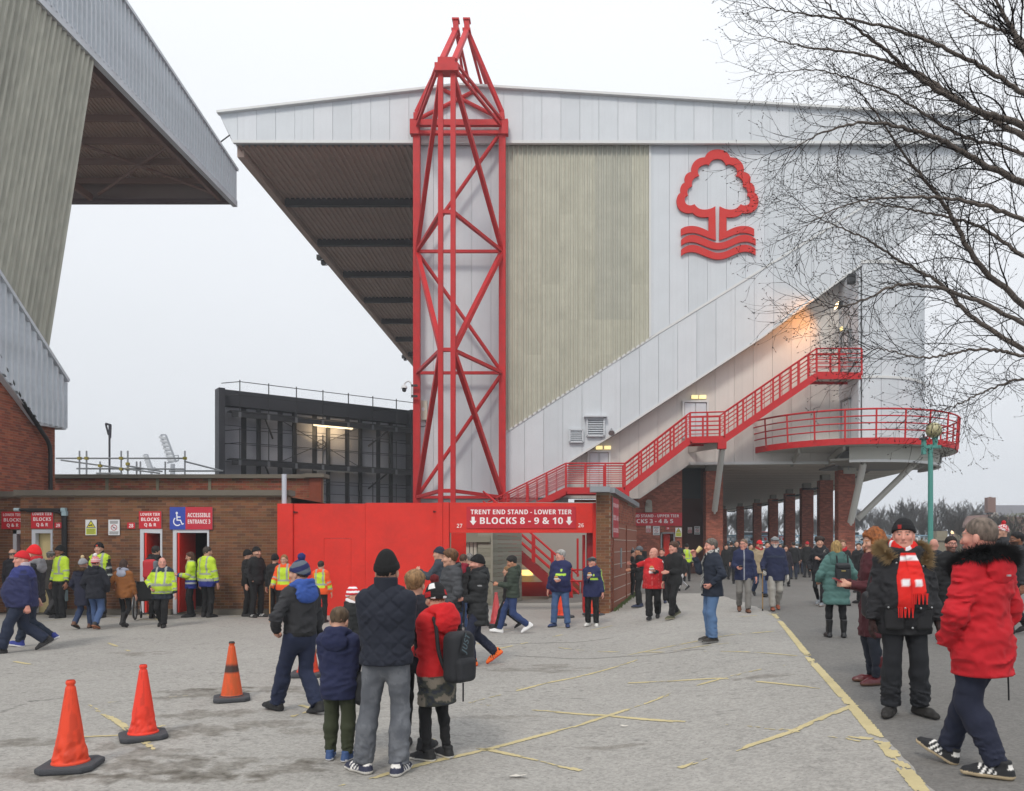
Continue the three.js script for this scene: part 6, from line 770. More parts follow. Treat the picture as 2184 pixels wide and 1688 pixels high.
  // ---- hair and hats, head frame
  const inHead = (name, g, m) => { g.applyMatrix4(hm); return part(name, g, m); };
  const hr = o.hair ?? { t: 'short' };
  if (hr.t !== 'none') {
    const th = hr.t === 'bald' ? .003 : hr.t === 'buzz' || hr.t === 'thin' ? .005 : hr.th ?? .009, long = { long: .3, bob: .16, curly: .36, tail: .1 }[hr.t], curly = hr.t === 'curly' || hr.t === 'frizz';
    const hairF = (x, y, z) => { let e = skull(x, y, z) - (long || curly ? th : th * (.12 + 1.0 * sstep(.0, .1, y))); const line = (z > .035 ? .03 + (z - .035) * 1.15 : z > -.03 ? .03 - (.035 - z) * .55 : -.006 + (z + .03) * .75) + .012 * (noise(x * 70, z * 70, seed) - .5); e = smax(e, line - y, .008); if (hr.t === 'bald') e = smax(e, y - .05 + .2 * z * 0, .01); if (long) { const w = hr.t === 'curly' ? .155 : .09; e = smin(e, Math.max(dE(x, y, z, 0, .02 - long * .35, -.04, w, .1 + long * .5, hr.t === 'curly' ? .125 : .085), z - .045 - (hr.t === 'curly' ? .04 : 0), -Math.hypot(x * .95, (y + .04) * .5, z - .1) + .085), .02); } if (hr.t === 'frizz') e = smin(e, dE(x, y, z, 0, .09, -.02, .12, .085, .11), .02); const f = curly ? 34 : 46; e -= curly ? .022 * (fbm(x * f, y * f, z * f + seed, 2) - .45) : (th < .006 ? .003 : .009) * (noise(x * f * 1.9, y * f * .8, z * f * 1.9) - .4); return e; };
    const g = nets(hairF, [-.23, -.42, -.23], [.23, .21, .17], cell[1] * 1.15); paintGeo(g, (x, y, z, c) => { c.copy(hairC).multiplyScalar(.1 + 1.1 * fbm(x * 70, y * 22, z * 70, 2)); }); if (d < 14 && hr.t !== 'bald') { const rr = rng(seed + 5), pp = g.attributes.position, nn = g.attributes.normal, N = hr.t === 'curly' || hr.t === 'frizz' ? 3200 : hr.t === 'thin' || hr.t === 'buzz' ? 1200 : 2200, P3 = [], N3 = [], C3 = []; for (let i = 0; i < N; i++) { const v = Math.floor(rr() * pp.count), x = pp.getX(v), y = pp.getY(v), z = pp.getZ(v), nx = nn.getX(v), ny = nn.getY(v), nz = nn.getZ(v), L = (curly ? .02 + .02 * rr() : long ? .022 : .007 + .011 * rr()), w = .0011; const dx = nx * .55 + .5 * (rr() - .5), dy = ny * .4 + (curly ? .8 * (rr() - .5) : -.5) + .3 * (rr() - .5), dz = nz * .55 + .5 * (rr() - .5); const tx = -nz * w, tz = nx * w; P3.push(x - tx, y, z - tz, x + tx, y, z + tz, x + dx * L, y + dy * L, z + dz * L); const k = .35 + .75 * rr(); for (let j = 0; j < 3; j++) { N3.push(nx, ny, nz); C3.push(hairC.r * k, hairC.g * k, hairC.b * k); } } const sg = new THREE.BufferGeometry(); sg.setAttribute('position', new THREE.Float32BufferAttribute(P3, 3)); sg.setAttribute('normal', new THREE.Float32BufferAttribute(N3, 3)); sg.setAttribute('color', new THREE.Float32BufferAttribute(C3, 3)); inHead('hair', mergeGeometries([g.toNonIndexed(), sg]), clothMat('#fff', .75, true)); } else inHead('hair', g, clothMat('#fff', .75, true));
  }
  const ht = o.hat;
  if (ht) {
    const bob = ht.t === 'bobble', cap = ht.t === 'cap', flat = ht.t === 'flatcap', lineY = (z) => .052 - (.075 - z) * (cap ? .1 : .42) * .6 - (ht.low ?? 0);
    const hatF = (x, y, z) => { let e; if (flat) { e = dE(x, y, z, 0, .082, .005, .1, .045, .125); e = smax(e, .055 + z * -.12 - y, .01); e = smin(e, dE(x, y, z, 0, .062, .11, .075, .008, .05), .015); return e; } e = smin(skull(x, y, z) - .012, dE(x, y, z, 0, .06, -.02, .08, ht.tall ?? .1, .092), .02); e = smax(e, lineY(z) - y, .006); if (!cap) { const cuff = Math.max(Math.abs(y - lineY(z) - .024) - .024, skull(x, y, z) - .019); e = smin(e, cuff, .004); e += .0012 * Math.sin(Math.atan2(x, z) * 46); } else e = smin(e, dE(x, y, z, 0, .045, .12, .07, .01, .065), .01); if (bob) e = smin(e, Math.hypot(x, y - .185, z + .03) - .034 - .014 * fbm(x * 70, y * 70, z * 70, 2), .004); return e; };
    const g = nets(hatF, [-.14, -.06, -.16], [.14, .25, .2], cell[1] * 1.1); if (ht.paint) { paintGeo(g, (x, y, z, c) => c.set(ht.paint(x, y, z) ?? ht.col)); inHead('hat', g, clothMat('#fff', .92, true)); } else inHead('hat', g, clothMat(ht.col, .92));
  }
  // ---- hood, collar, fur, scarf
  if (o.hood) { const hd = o.hood, nb = neckB, s = hd.s ?? 1; const f = (x, y, z) => { x -= nb.x; y -= nb.y; z -= nb.z; const rr = Math.hypot(x / 1.12, z + .0); let e = Math.hypot(rr - .085 * (1 + .12 * s), (y - .02) * .9 + z * .35) - .042 * s * (z < .02 ? 1 : .62); e = smin(e, dE(x, y, z, 0, -.055, -.105 * s, .125 * s, .1 * s, .042 * s), .05); e = smax(e, -dE(x, y, z, 0, .09, -.04, .075, .11, .08), .02); return e - .012 * wr3(x, y, z, 11); }; const g = nets(f, [nb.x - .3, nb.y - .3, nb.z - .36], [nb.x + .3, nb.y + .26, nb.z + .26], cell[0] * .8); part('hood', g, clothMat(hd.col, .88)); }
  if (o.collar) { const nb = neckB; const f = (x, y, z) => { x -= nb.x; y -= nb.y; z -= nb.z; const rr = Math.hypot(x, z * 1.02 - .0); let e = Math.max(Math.abs(rr - .078) - .012, Math.abs(y - .02 - .04) - .055 + .35 * Math.max(0, z)); return e - .004; }; part('collar', nets(f, [nb.x - .15, nb.y - .1, nb.z - .15], [nb.x + .15, nb.y + .2, nb.z + .15], cell[0] * .7), clothMat(o.collar, .88)); }
  const fur = (name, pts, rad, len, n, c, seed2) => { const r = rng(seed2), cv = new THREE.CatmullRomCurve3(pts), P = [], core = new THREE.TubeGeometry(cv, 30, rad * .8, 8); for (let i = 0; i < n; i++) { const t = r(), q = cv.getPoint(t), tg = cv.getTangent(t), u = tg.clone().cross(V(r() - .5, r() - .5, r() - .5)).normalize(), b = q.clone().addScaledVector(u, rad * .75), e = q.clone().addScaledVector(u, rad + len * (.5 + r())).add(V((r() - .5) * len, -len * .3 * r(), (r() - .5) * len)), w = tg.clone().cross(u).multiplyScalar(.0032); P.push(b.x - w.x, b.y - w.y, b.z - w.z, b.x + w.x, b.y + w.y, b.z + w.z, e.x, e.y, e.z); const w2 = tg.clone().multiplyScalar(.0032); P.push(b.x - w2.x, b.y - w2.y, b.z - w2.z, b.x + w2.x, b.y + w2.y, b.z + w2.z, e.x, e.y, e.z); } const g = new THREE.BufferGeometry(); g.setAttribute('position', new THREE.Float32BufferAttribute(P, 3)); g.computeVertexNormals(); return part(name, [g, core], mat(c, .95, { side: THREE.DoubleSide })); };
  if (o.fur) { const nb = neckB, w = o.fur.w ?? .17, P = o.fur.pts ? o.fur.pts.map((v) => V(...v).add(nb)) : [[.12, -.02, .1], [w, .03, -.02], [.1, .05, -.13], [0, .055, -.16], [-.1, .05, -.13], [-w, .03, -.02], [-.12, -.02, .1]].map((v) => V(...v).add(nb)); fur('fur_trim', P, o.fur.r ?? .03, o.fur.len ?? .035, Math.round((o.fur.n ?? 2600)), o.fur.col, seed); }
  if (o.scarf) { const nb = neckB, sc = o.scarf; const f = (x, y, z) => { x -= nb.x; y -= nb.y; z -= nb.z; return Math.hypot((Math.hypot(x, z - .01) - .092), (y - .06 + z * .3) * .55) - .032 - .008 * wr3(x, y, z, 14); }; const g = nets(f, [nb.x - .2, nb.y - .12, nb.z - .2], [nb.x + .2, nb.y + .2, nb.z + .2], cell[0] * .75); const pat = sc.paint ?? (() => null); paintGeo(g, (x, y, z, c) => c.set(pat(Math.atan2(x, z) * .1, 0, 1) ?? sc.col)); const gs = [g]; for (const [x0, y1, w] of sc.tails ?? []) { let tailZ = .2; const n = 24, pos = [], idx = []; const L = nb.y - y1; for (const side of [0, 1]) for (let j = 0; j <= n; j++) for (let i = 0; i <= 6; i++) { const t = j / n, y = nb.y - t * L, x = x0 * Math.min(1, .35 + t * 1.2) + (i / 6 - .5) * w * Math.min(1, .6 + t); let zz = .5; torsoOnly = true; const yy = Math.max(y, hem + dHem + .03); while (zz > -.05 && coat(nb.x + x, yy, zz) > .004) zz -= Math.max(.003, coat(nb.x + x, yy, zz) * .7); torsoOnly = false; zz = Math.max(zz, nb.z + .09); pos.push(nb.x + x, y, zz + .016 + (x0 > 0 ? .012 : 0) + .006 * Math.sin(t * 9 + i) - (side ? .012 : 0)); if (j === n && i === 3 && !side) tailZ = zz + .02 + (x0 > 0 ? .012 : 0); } const N = (n + 1) * 7; for (let s2 = 0; s2 < 2; s2++) for (let j = 0; j < n; j++) for (let i = 0; i < 6; i++) { const q = s2 * N + j * 7 + i; if (s2) idx.push(q, q + 1, q + 7, q + 1, q + 8, q + 7); else idx.push(q, q + 7, q + 1, q + 1, q + 7, q + 8); } const tg = new THREE.BufferGeometry(); tg.setAttribute('position', new THREE.Float32BufferAttribute(pos, 3)); tg.setIndex(idx); tg.computeVertexNormals(); paintGeo(tg, (x, y, z, c) => c.set(pat(x - x0, nb.y - y, 0) ?? sc.col)); gs.push(tg); if (sc.fringe) { const fr = []; for (let i = 0; i < 9; i++) { const x = nb.x + x0 + (i / 8 - .5) * w; fr.push(plain(rod(V(x, y1 + .01, tailZ), V(x + .012 * Math.sin(i * 3), y1 - .085, tailZ + .006), .007, .004, 5))); } const fg = mergeGeometries(fr); paintGeo(fg, (x, y, z, c) => c.set(sc.col)); gs.push(fg); } } const m = mergeGeometries(gs.map((q) => { const r = new THREE.BufferGeometry(), t = q.index ? q.toNonIndexed() : q; for (const a of ['position', 'normal', 'color']) r.setAttribute(a, t.attributes[a]); return r; })); part('scarf', m, clothMat('#fff', .92, true)); }
  const info = { G, k, arms, legs, headC, neckB, b14, b13, p, d, hm, surf: (x, y, back) => { torsoOnly = true; let z = back ? -.6 : .6; for (let i = 0; i < 90; i++) { const q = coat(x, y, z); if (q < .003) break; z += (back ? 1 : -1) * Math.max(.002, q * .7); } torsoOnly = false; return z; }, world: (v) => { G.updateMatrixWorld(); return v.clone().applyMatrix4(G.matrixWorld); }, H }; people.push(info); return info;
}
// ---------------------------------------------------------------- the crowd
const LIME = '#c3e23a', REF = '#9fa3a0', ORG = '#f0581e';
const hivis = (o = {}) => (x, y, z, i) => { const lo = o.low ?? '#1f2b52', cut = o.cut ?? .9; if (i.arm >= 0) { if (o.blackArms) return (Math.abs(i.s - .42) < .04 || Math.abs(i.s - .72) < .04) ? REF : '#1b1c20'; if (Math.abs(i.s - .45) < .035 || Math.abs(i.s - .78) < .035) return REF; return i.s > .86 ? lo : o.org && i.s < .6 ? ORG : i.s > .6 && o.org ? (i.s > .82 ? ORG : LIME) : LIME; } if (o.cutBand && Math.abs(y - o.cutBand) < .022) return REF; if (y < cut) return lo; if (Math.abs(y - 1.08) < .026) return REF; if (y > 1.08 && Math.abs(Math.abs(x) - .105) < .02) return REF; if (o.shoulder && y > 1.4) return o.shoulder; if (o.org && (Math.abs(x) > .15 || y > 1.42)) return ORG; return LIME; };
const clubBlue = (side) => (x, y, z, i) => { if (i.arm >= 0) { const a = i.s; void a; if (z < -.02 || i.arm !== side) { } const q = (z * 9 + x * 0); void q; return null; } if (y > 1.19 && y < 1.235 && z > .02 && x > -.12 && x < .13) return '#b8e04a'; return null; };
const stripes = (a, b, n) => (x, y) => (Math.sin(y * n) > 0 ? a : b);
const BLK = '#1a1b1f', DKJ = '#24406f';
const slim = { col: '#17181c', m: .86, t: .008, flare: 0, cuff: 0 };
const P = {};
// left hand side, by the brick block
person({ px: 26, d: 20.9, top: 1171, face: 175, label: 'balding man in dark coat at the leftmost turnstile door', hair: { t: 'bald', col: '#6b6660' }, coat: { col: '#1b1d2a', hem: .78 }, legs: { col: '#1b1c22' } });
P.big = person({ px: 48, feet: 1391, top: 1168, face: -58, look: 22, fat: 1.38, stance: 'walk', label: 'heavy man in blue club jacket and red beanie striding left', hat: { t: 'beanie', col: '#cf1f2a' }, hair: { t: 'none' }, skin: 'pink', coat: { col: '#242c63', hem: .82, thick: .03, paint: (x, y, z, i) => (i.arm < 0 && y > 1.33 ? '#2c3a8c' : null) }, legs: { col: '#22304d', m: 1.2, flare: .02 }, shoes: { col: '#1d1d1f' }, collar: '#c9bcc4', L: 'hang2', R: 'hang' });
person({ px: 73, feet: 1381, top: 1157, face: -88, stance: 'walk2', label: 'man in red beanie and black jacket walking behind the heavy man', hat: { t: 'beanie', col: '#e01f24', tall: .115 }, hair: { t: 'none' }, beard: '#5a3a2c', stubble: .4, coat: { col: '#1e2028', hem: .8 }, hood: { col: '#8d8d92' }, scarf: { col: '#b51f2a' }, legs: { col: '#1f3048' }, shoes: { col: '#2b3a8c', sole: '#e3e3e3' }, L: 'back', R: 'fwd' });
person({ px: 107, feet: 1316, top: 1173, face: 172, stance: 'step', label: 'man in grey cap and brown coat walking toward the turnstile', hat: { t: 'flatcap', col: '#8d8b88' }, hair: { t: 'short', col: '#77726c' }, coat: { col: '#45403a', hem: .74, thick: .035 }, legs: { col: '#4a494b' }, L: 'pocket', R: 'fwd' });
person({ px: 129, d: 20.6, top: 1163, face: -25, skin: 'brown', label: 'steward in black hood and lime jacket beside the drainpipe', hat: { t: 'beanie', col: '#141416', low: .02 }, hair: { t: 'none' }, collar: '#18181a', coat: { col: LIME, paint: hivis({ low: '#1b1c20' }), hem: .82 }, legs: { col: BLK } });
person({ px: 211, d: 20.7, top: 1157, face: 6, label: 'steward in black beanie and lime vest against the brick wall', hat: { t: 'beanie', col: '#151518', paint: (x, y, z) => (z > .08 && Math.abs(x) < .018 && y > .06 && y < .095 ? '#c4402c' : null) }, hair: { t: 'none' }, collar: '#151518', coat: { col: LIME, paint: hivis({ blackArms: true, low: LIME }), hem: .84, thick: .03 }, legs: { col: BLK }, gloves: '#1a1a1c' });
person({ px: 176, feet: 1342, top: 1184, woman: true, face: 176, stance: 'step2', label: 'woman in grey bobble hat and long navy parka seen from behind', hat: { t: 'bobble', col: '#8e9094', paint: (x, y) => (y > .155 ? '#c9b48c' : null) }, hair: { t: 'none' }, coat: { col: '#1e2340', hem: .6, thick: .035 }, hood: { col: '#1e2340' }, fur: { col: '#6b5338', n: 900 }, legs: { col: '#2e456e' }, shoes: { col: '#6b4a36' }, L: 'pocket', R: 'pocket' });
person({ px: 203, feet: 1343, top: 1180, face: 186, stance: 'step', label: 'person in red and white striped bobble hat and navy jacket', hat: { t: 'bobble', col: '#c0202c', paint: (x, y) => (y > .15 ? '#e8e4e4' : Math.abs(y - .035) < .01 || Math.abs(y - .075) < .009 || Math.abs(y - .115) < .008 ? '#e8e4e4' : null) }, hair: { t: 'short', col: '#4a3a30' }, coat: { col: '#181c2c', hem: .76, thick: .035 }, hood: { col: '#181c2c' }, legs: { col: '#44659a' }, shoes: { col: '#33302e', sole: '#a86a4a' }, L: 'pocket', R: 'pocket' });
person({ px: 263, feet: 1339, top: 1192, woman: true, face: 180, stance: 'step', label: 'long haired woman in tan jacket with grey hood seen from behind', hair: { t: 'long', col: '#4a352d' }, coat: { col: '#8c5628', hem: .78, thick: .035, puff: .006, pitch: .11 }, hood: { col: '#9ea2b4' }, legs: slim, shoes: { col: '#1b1a1a', boot: true }, L: [.36, 1.02, .2], R: 'hang' });
P.pack = person({ px: 331, d: 20.4, top: 1164, face: 178, label: 'man in dark hooded coat with red rucksack pushing a wheelchair', hair: { t: 'short', col: '#2b2522' }, coat: { col: '#2a2a2e', hem: .78 }, hood: { col: '#26262a' }, legs: { col: '#1d1d20' }, L: 'fwd', R: 'fwd' });
person({ px: 346, feet: 1338, top: 1188, face: 12, look: 18, fat: 1.16, skin: 'pink', label: 'bald steward in lime jacket with navy hem walking forward', hair: { t: 'none' }, coat: { col: LIME, paint: hivis({ low: '#1e2b3e', cut: .86, cutBand: .9, shoulder: '#22344c' }), hem: .72, thick: .04 }, collar: '#22344c', legs: { col: '#16171a' }, shoes: { col: '#151515' }, stance: 'step', L: 'hang', R: 'hip' });
P.phoneW = person({ px: 407, d: 20.8, top: 1177, woman: true, face: -66, nod: .2, label: 'woman steward with glasses in lime and blue jacket holding a phone', hair: { t: 'tail', col: '#5a3a2a' }, glasses: true, coat: { col: LIME, paint: hivis({ low: '#23349c', cut: 1.0, cutBand: .92 }), hem: .76, thick: .04 }, legs: { col: '#16161a' }, L: 'phone', R: 'phone' });
person({ px: 441, d: 20.7, top: 1166, face: 160, look: -18, label: 'male steward in lime and blue jacket seen from behind', hair: { t: 'short', col: '#4f463e' }, coat: { col: LIME, paint: hivis({ low: '#23349c', cut: .97, cutBand: .93 }), hem: .76, thick: .04 }, legs: { col: '#16171a' }, L: 'hang', R: 'hang' });
person({ px: 527, d: 21.0, top: 1172, face: 95, label: 'hooded figure in black behind the man with black beanie', hat: { t: 'beanie', col: '#131315', low: .03 }, hair: { t: 'none' }, coat: { col: '#17181b', hem: .8 }, legs: { col: '#17181b' } });
person({ px: 546, feet: 1317, top: 1166, face: 62, label: 'man all in black with beanie and striped trainers by the brick wall', hat: { t: 'beanie', col: '#141417' }, hair: { t: 'none' }, beard: '#4a3328', stubble: .5, coat: { col: '#191a1e', hem: .82, thick: .03 }, legs: { col: '#16161a' }, shoes: { col: '#1a1a1c', stripe: '#dcdcdc', sole: '#2a2a2a' }, L: 'pocket', R: 'pocket' });
person({ px: 586, d: 20.3, top: 1181, face: 170, label: 'figure in dark hood behind the orange jacketed woman steward', hat: { t: 'beanie', col: '#17181b', low: .03 }, hair: { t: 'none' }, coat: { col: '#212226', hem: .8 }, legs: { col: '#1b1b1e' } });
P.cane = person({ px: 606, feet: 1326, top: 1183, woman: true, face: 4, label: 'woman steward in orange and lime jacket leaning on a cane', hair: { t: 'bob', col: '#a87b4e' }, glasses: true, coat: { col: LIME, paint: hivis({ org: true, low: ORG, cut: .98 }), hem: .82, thick: .04, wide: 1.05 }, legs: { col: '#16161a' }, R: [-.3, .84, .14], gloves: '#1c1c1e' });
person({ px: 684, d: 19.2, top: 1196, face: 178, label: 'steward in orange and lime jacket half hidden behind the bobble hat', hair: { t: 'short', col: '#3b322c' }, coat: { col: LIME, paint: hivis({ org: true, low: ORG, cut: .98 }), hem: .8, thick: .04 }, legs: { col: '#16161a' } });
// middle foreground group
P.bob = person({ px: 640, feet: 1522, top: 1173, face: -128, look: 22, stance: [[.08, .34, 0, -.1, 8], [-.08, -.2, .0, .2, -4]], drop: -.06, label: 'man in navy and grey bobble hat and charcoal jacket stepping left', hat: { t: 'bobble', col: '#232a58', low: .012, paint: (x, y, z) => (y > .15 ? '#262c66' : Math.sin((y + x * .35 + z * .2) * 62) > .1 ? '#5d6672' : null) }, hair: { t: 'short', col: '#6a5240' }, coat: { col: '#34353a', hem: .92, thick: .028, hemR: .16, paint: (x, y) => (y < .97 ? '#17181b' : null) }, hood: { col: '#2a5fc4', s: 1.15 }, legs: { col: '#1d2b4e', m: 1.14, flare: .016 }, shoes: { col: '#191a1c', sole: '#26272a' }, L: 'hip', R: 'hang' });
P.boy = person({ px: 722, feet: 1622, top: 1299, face: 176, nod: .38, hs: 1.13, label: 'boy in navy hooded sweatshirt and olive joggers looking down', hair: { t: 'short', col: '#6e5a45', th: .016 }, coat: { col: '#1c2756', hem: .72, thick: .045, hemR: .165, sleeve: .012 }, hood: { col: '#1c2756', s: 1.25 }, fur: { col: '#c9c3b4', w: .1, r: .028, len: .008, n: 500, pts: [[.09, .05, .06], [.1, .06, -.03], [.05, .07, -.09], [-.05, .07, -.09], [-.1, .06, -.03], [-.09, .05, .06]] }, legs: { col: '#3a4226', m: 1.12, flare: .012, cuff: -.006, t: .018 }, shoes: { col: '#35507e', sole: '#dedfe2' }, L: 'belly', R: 'belly', skin: 'pale' });
P.quilt = person({ px: 824, feet: 1652, top: 1179, face: 176, stance: [[.20, .02, 0, 0, 55], [-.10, .0, 0, 0, -8]], label: 'man in navy quilted jacket, black beanie and grey jeans from behind', hat: { t: 'beanie', col: '#111215', tall: .125 }, hair: { t: 'buzz', col: '#2a2420' }, coat: { col: '#1a2236', hem: .88, diamond: 7.5, thick: .034, wide: 1.06, sleeve: .008, wrinkle: .012 }, collar: '#1d2436', legs: { col: '#6a6f78', flare: .018, m: 1.1, paint: (x, y, z) => { const n = fbm(x * 14, y * 9, z * 14, 4); return n > .57 ? '#767b84' : n < .43 ? '#626771' : null; } }, shoes: { col: '#2d3147', sole: '#dcd9d2', stripe: '#e9e7e3' }, L: 'belly', R: 'belly' });
P.red = person({ px: 932, feet: 1620, top: 1231, face: -128, look: -10, nod: .25, hs: 1.05, label: 'youth in red and camouflage jacket with black rucksack', hat: { t: 'bobble', col: '#17171a', low: .02, paint: (x, y, z) => { if (y > .15) return '#5a1216'; const a = Math.atan2(x, z), q = Math.sin(a * 3 + 1); if (y > .085 && y < .14 && q > .45) return '#e3e3e3'; if (y > .02 && y < .07 && Math.sin(a * 3 + 2.6) > .2) return '#a8141c'; if (y < .005 && Math.sin(a * 6) > .3) return '#dedede'; return null; } }, hair: { t: 'short', col: '#8a6a48' }, coat: { col: '#c4161d', hem: .56, thick: .045, hemR: .185, paint: (x, y, z, i) => { if (i.arm >= 0 || y > .86) return null; const n = fbm(x * 9 + 3, y * 11, z * 9, 3); return n > .6 ? '#8d8272' : n > .5 ? '#4a4d44' : n > .42 ? '#2c3240' : '#3d3f36'; } }, hood: { col: '#cf171e', s: 1.35 }, legs: { ...slim, m: .95 }, shoes: { col: '#1b1c1e', sole: '#d6d4ce' }, L: 'belly', R: 'belly' });
person({ px: 884, feet: 1598, top: 1217, face: 168, label: 'fair haired youth in dark clothes hidden behind the quilted man', hair: { t: 'short', col: '#a8835a', th: .022 }, coat: { col: '#1d2030', hem: .8 }, legs: { ...slim, m: 1 }, shoes: { col: '#202124' } });
person({ px: 752, d: 10.6, top: 1254, face: 78, hs: 1.14, label: 'child in red and white hoop hat and matching scarf', hat: { t: 'beanie', col: '#c81e2a', tall: .12, paint: (x, y) => (Math.sin((y - .01) * 105) > .05 ? '#e9e6e8' : null) }, hair: { t: 'none' }, coat: { col: '#272a2b', hem: .74, puff: .018, thick: .035 }, hood: { col: '#232627' }, scarf: { col: '#c81e2a', tails: [[.03, .98, .13]], fringe: true, paint: (x, y, r) => (r ? '#e6e2e4' : Math.sin(y * 38) > .1 ? '#e6e2e4' : null) }, legs: { col: '#1b1c20' } });
person({ px: 787, feet: 1410, top: 1256, face: -10, hs: 1.14, label: 'small child in black standing behind the quilted man', hair: { t: 'short', col: '#8a6848' }, coat: { col: '#1b1c22', hem: .76 }, legs: { ...slim }, shoes: { col: '#1c1c1f', sole: '#cfcfcf' }, gloves: '#18181a' });
P.grey = person({ px: 962, d: 12.4, top: 1172, face: -62, look: -24, label: 'young man in grey puffer jacket looking left', hair: { t: 'short', col: '#7a5638', th: .024 }, coat: { col: '#4b4e54', hem: .8, puff: .02, thick: .035, collar: .05 }, hood: { col: '#484b50' }, legs: { col: '#3763a8' }, L: 'pocket', R: 'pocket', beard: '#8a6048', stubble: .25 });
person({ px: 938, d: 16.5, top: 1166, face: -100, label: 'man in slate jacket raising his forearm by the red hoarding', hat: { t: 'beanie', col: '#2b3348' }, hair: { t: 'none' }, coat: { col: '#3c4654', hem: .82 }, legs: { col: '#24304a' }, L: [.2, 1.3, .36] });
person({ px: 988, d: 17, top: 1181, face: 165, label: 'man in black jacket with burgundy hood from behind', hair: { t: 'buzz', col: '#5a4234' }, coat: { col: '#1a1a1d', hem: .8 }, hood: { col: '#8a1a30' }, legs: { col: '#2c4878' } });
person({ px: 1001, d: 18, top: 1180, face: 178, label: 'grey haired man behind the burgundy hood by the gate', hair: { t: 'short', col: '#8d8a86' }, coat: { col: '#2a2c2e', hem: .8 }, legs: { col: '#22242a' } });
P.blk = person({ px: 1020, feet: 1420, top: 1178, face: -72, look: -14, stance: [[.07, .12, 0, 0, 4], [-.07, -.26, .05, .6, -4]], drop: -.03, label: 'man in black beanie and long black puffer with orange trainers', hat: { t: 'beanie', col: '#121214' }, hair: { t: 'none' }, beard: '#5a4034', stubble: .7, skin: 'pink', coat: { col: '#26292c', hem: .66, puff: .018, pitch: .09, thick: .035, paint: (x, y, z, i) => (i.arm === 0 && i.s > .12 && i.s < .2 && z > .0 && x > .18 ? '#b8babd' : null) }, hood: { col: '#2c3034', s: 1.1 }, scarf: { col: '#1b1c20', tails: [[-.1, .8, .2]] }, legs: { col: '#1e2744', m: 1.1 }, shoes: { col: '#ee6a1c', sole: '#e84a1a', stripe: '#1c1c1c' }, L: 'belly', R: 'hang', curlL: .3 });
P.green = person({ px: 1094, feet: 1351, top: 1181, face: -86, nod: .28, stance: 'walk2', label: 'young man in green puffer and white trainers walking left with phone', hair: { t: 'short', col: '#1f1a18', th: .024 }, skin: 'tan', coat: { col: '#3b4a3c', hem: .84, puff: .02, thick: .03 }, hood: { col: '#3b4a3c', s: 1.1 }, legs: { col: '#2b4680' }, shoes: { col: '#e6e6e6', sole: '#efefef' }, L: 'phone', R: 'phone' });
person({ px: 1083, d: 17.6, top: 1203, woman: true, face: -84, stance: 'walk', label: 'short haired woman in black walking beside the green puffer', hair: { t: 'bob', col: '#a07850' }, coat: { col: '#1c1b1d', hem: .74 }, legs: { col: '#191a1e' }, collar: '#18181a' });
const armStripe = (base) => (x, y, z, i) => { if (i.arm >= 0) { const out = i.arm ? -x : x; return i.s < .97 && out > .17 && Math.sin(z * 170 + 1) > .25 && Math.abs(z - .0) < .06 ? '#c2e85a' : base; } if (y > 1.175 && y < 1.225 && z > .02 && x > -.06 && x < .17) return '#b6e04a'; if (y > 1.27 && y < 1.33 && z > .02 && x > .05 && x < .085) return '#b6d84a'; return base; };
P.blueA = person({ px: 1196, feet: 1338, top: 1173, face: -16, look: -50, fat: 1.14, skin: 'pink', label: 'white haired man in blue jacket with lime stripes and jeans', hair: { t: 'short', col: '#c2c0bc', th: .018 }, coat: { col: '#212a66', hem: .8, thick: .04, paint: armStripe('#212a66') }, collar: '#212a66', legs: { col: '#4a70a8', m: 1.15 }, shoes: { col: '#2b3c66' }, stance: 'wide', L: 'belly', R: 'hang' });
P.blueB = person({ px: 1263, feet: 1336, top: 1187, face: -12, look: -34, label: 'man in flat cap and blue lime striped jacket eating by the gate', hat: { t: 'flatcap', col: '#3c434c' }, hair: { t: 'short', col: '#8a8680' }, skin: 'pink', fat: 1.08, coat: { col: '#1f2a62', hem: .74, thick: .042, paint: armStripe('#1f2a62') }, hood: { col: '#1d2656' }, legs: { col: '#16171a', m: 1.12 }, shoes: { col: '#d8d8d4', sole: '#e4e4e0' }, L: 'hang', R: [-.05, 1.24, .3] });
person({ px: 1347, d: 25, top: 1173, face: 100, label: 'dark haired man in black leaning beside the brick side wall', hair: { t: 'short', col: '#2c2a2c' }, coat: { col: '#191a1d', hem: .8 }, legs: { col: '#191a1d' } });
person({ px: 1364, feet: 1296, top: 1165, face: -95, label: 'man in grey baseball cap and black coat near the brick side wall', hat: { t: 'cap', col: '#6a7078' }, hair: { t: 'short', col: '#55504c' }, skin: 'tan', coat: { col: '#18191c', hem: .78 }, legs: { col: '#191a1d' }, shoes: { col: '#26304a' }, L: 'belly', R: 'belly' });
P.shirt = person({ px: 1394, feet: 1321, top: 1167, face: -14, look: -46, fat: 1.36, skin: 'pink', stance: 'step2', label: 'bald man in red football shirt pointing left with one arm', hair: { t: 'none' }, coat: { name: 'shirt', col: '#c51d24', hem: .76, thick: .022, paint: (x, y, z, i) => { if (i.arm >= 0) return i.s > .5 ? '#17181b' : i.s > .46 ? '#e2dcdc' : i.s < .05 ? '#e8e4e4' : null; if (z > .05 && Math.abs(x) < .07 && y > 1.14 && y < 1.2) return '#e6dcdc'; return Math.abs(Math.sin(x * 62)) < .09 && y < 1.3 ? '#d86a6a' : null; } }, legs: { col: '#17181b', m: 1.2, flare: .02 }, shoes: { col: '#1b1c1e' }, L: [.06, 1.2, .34], R: [-.56, 1.36, .12], curlR: .2 });
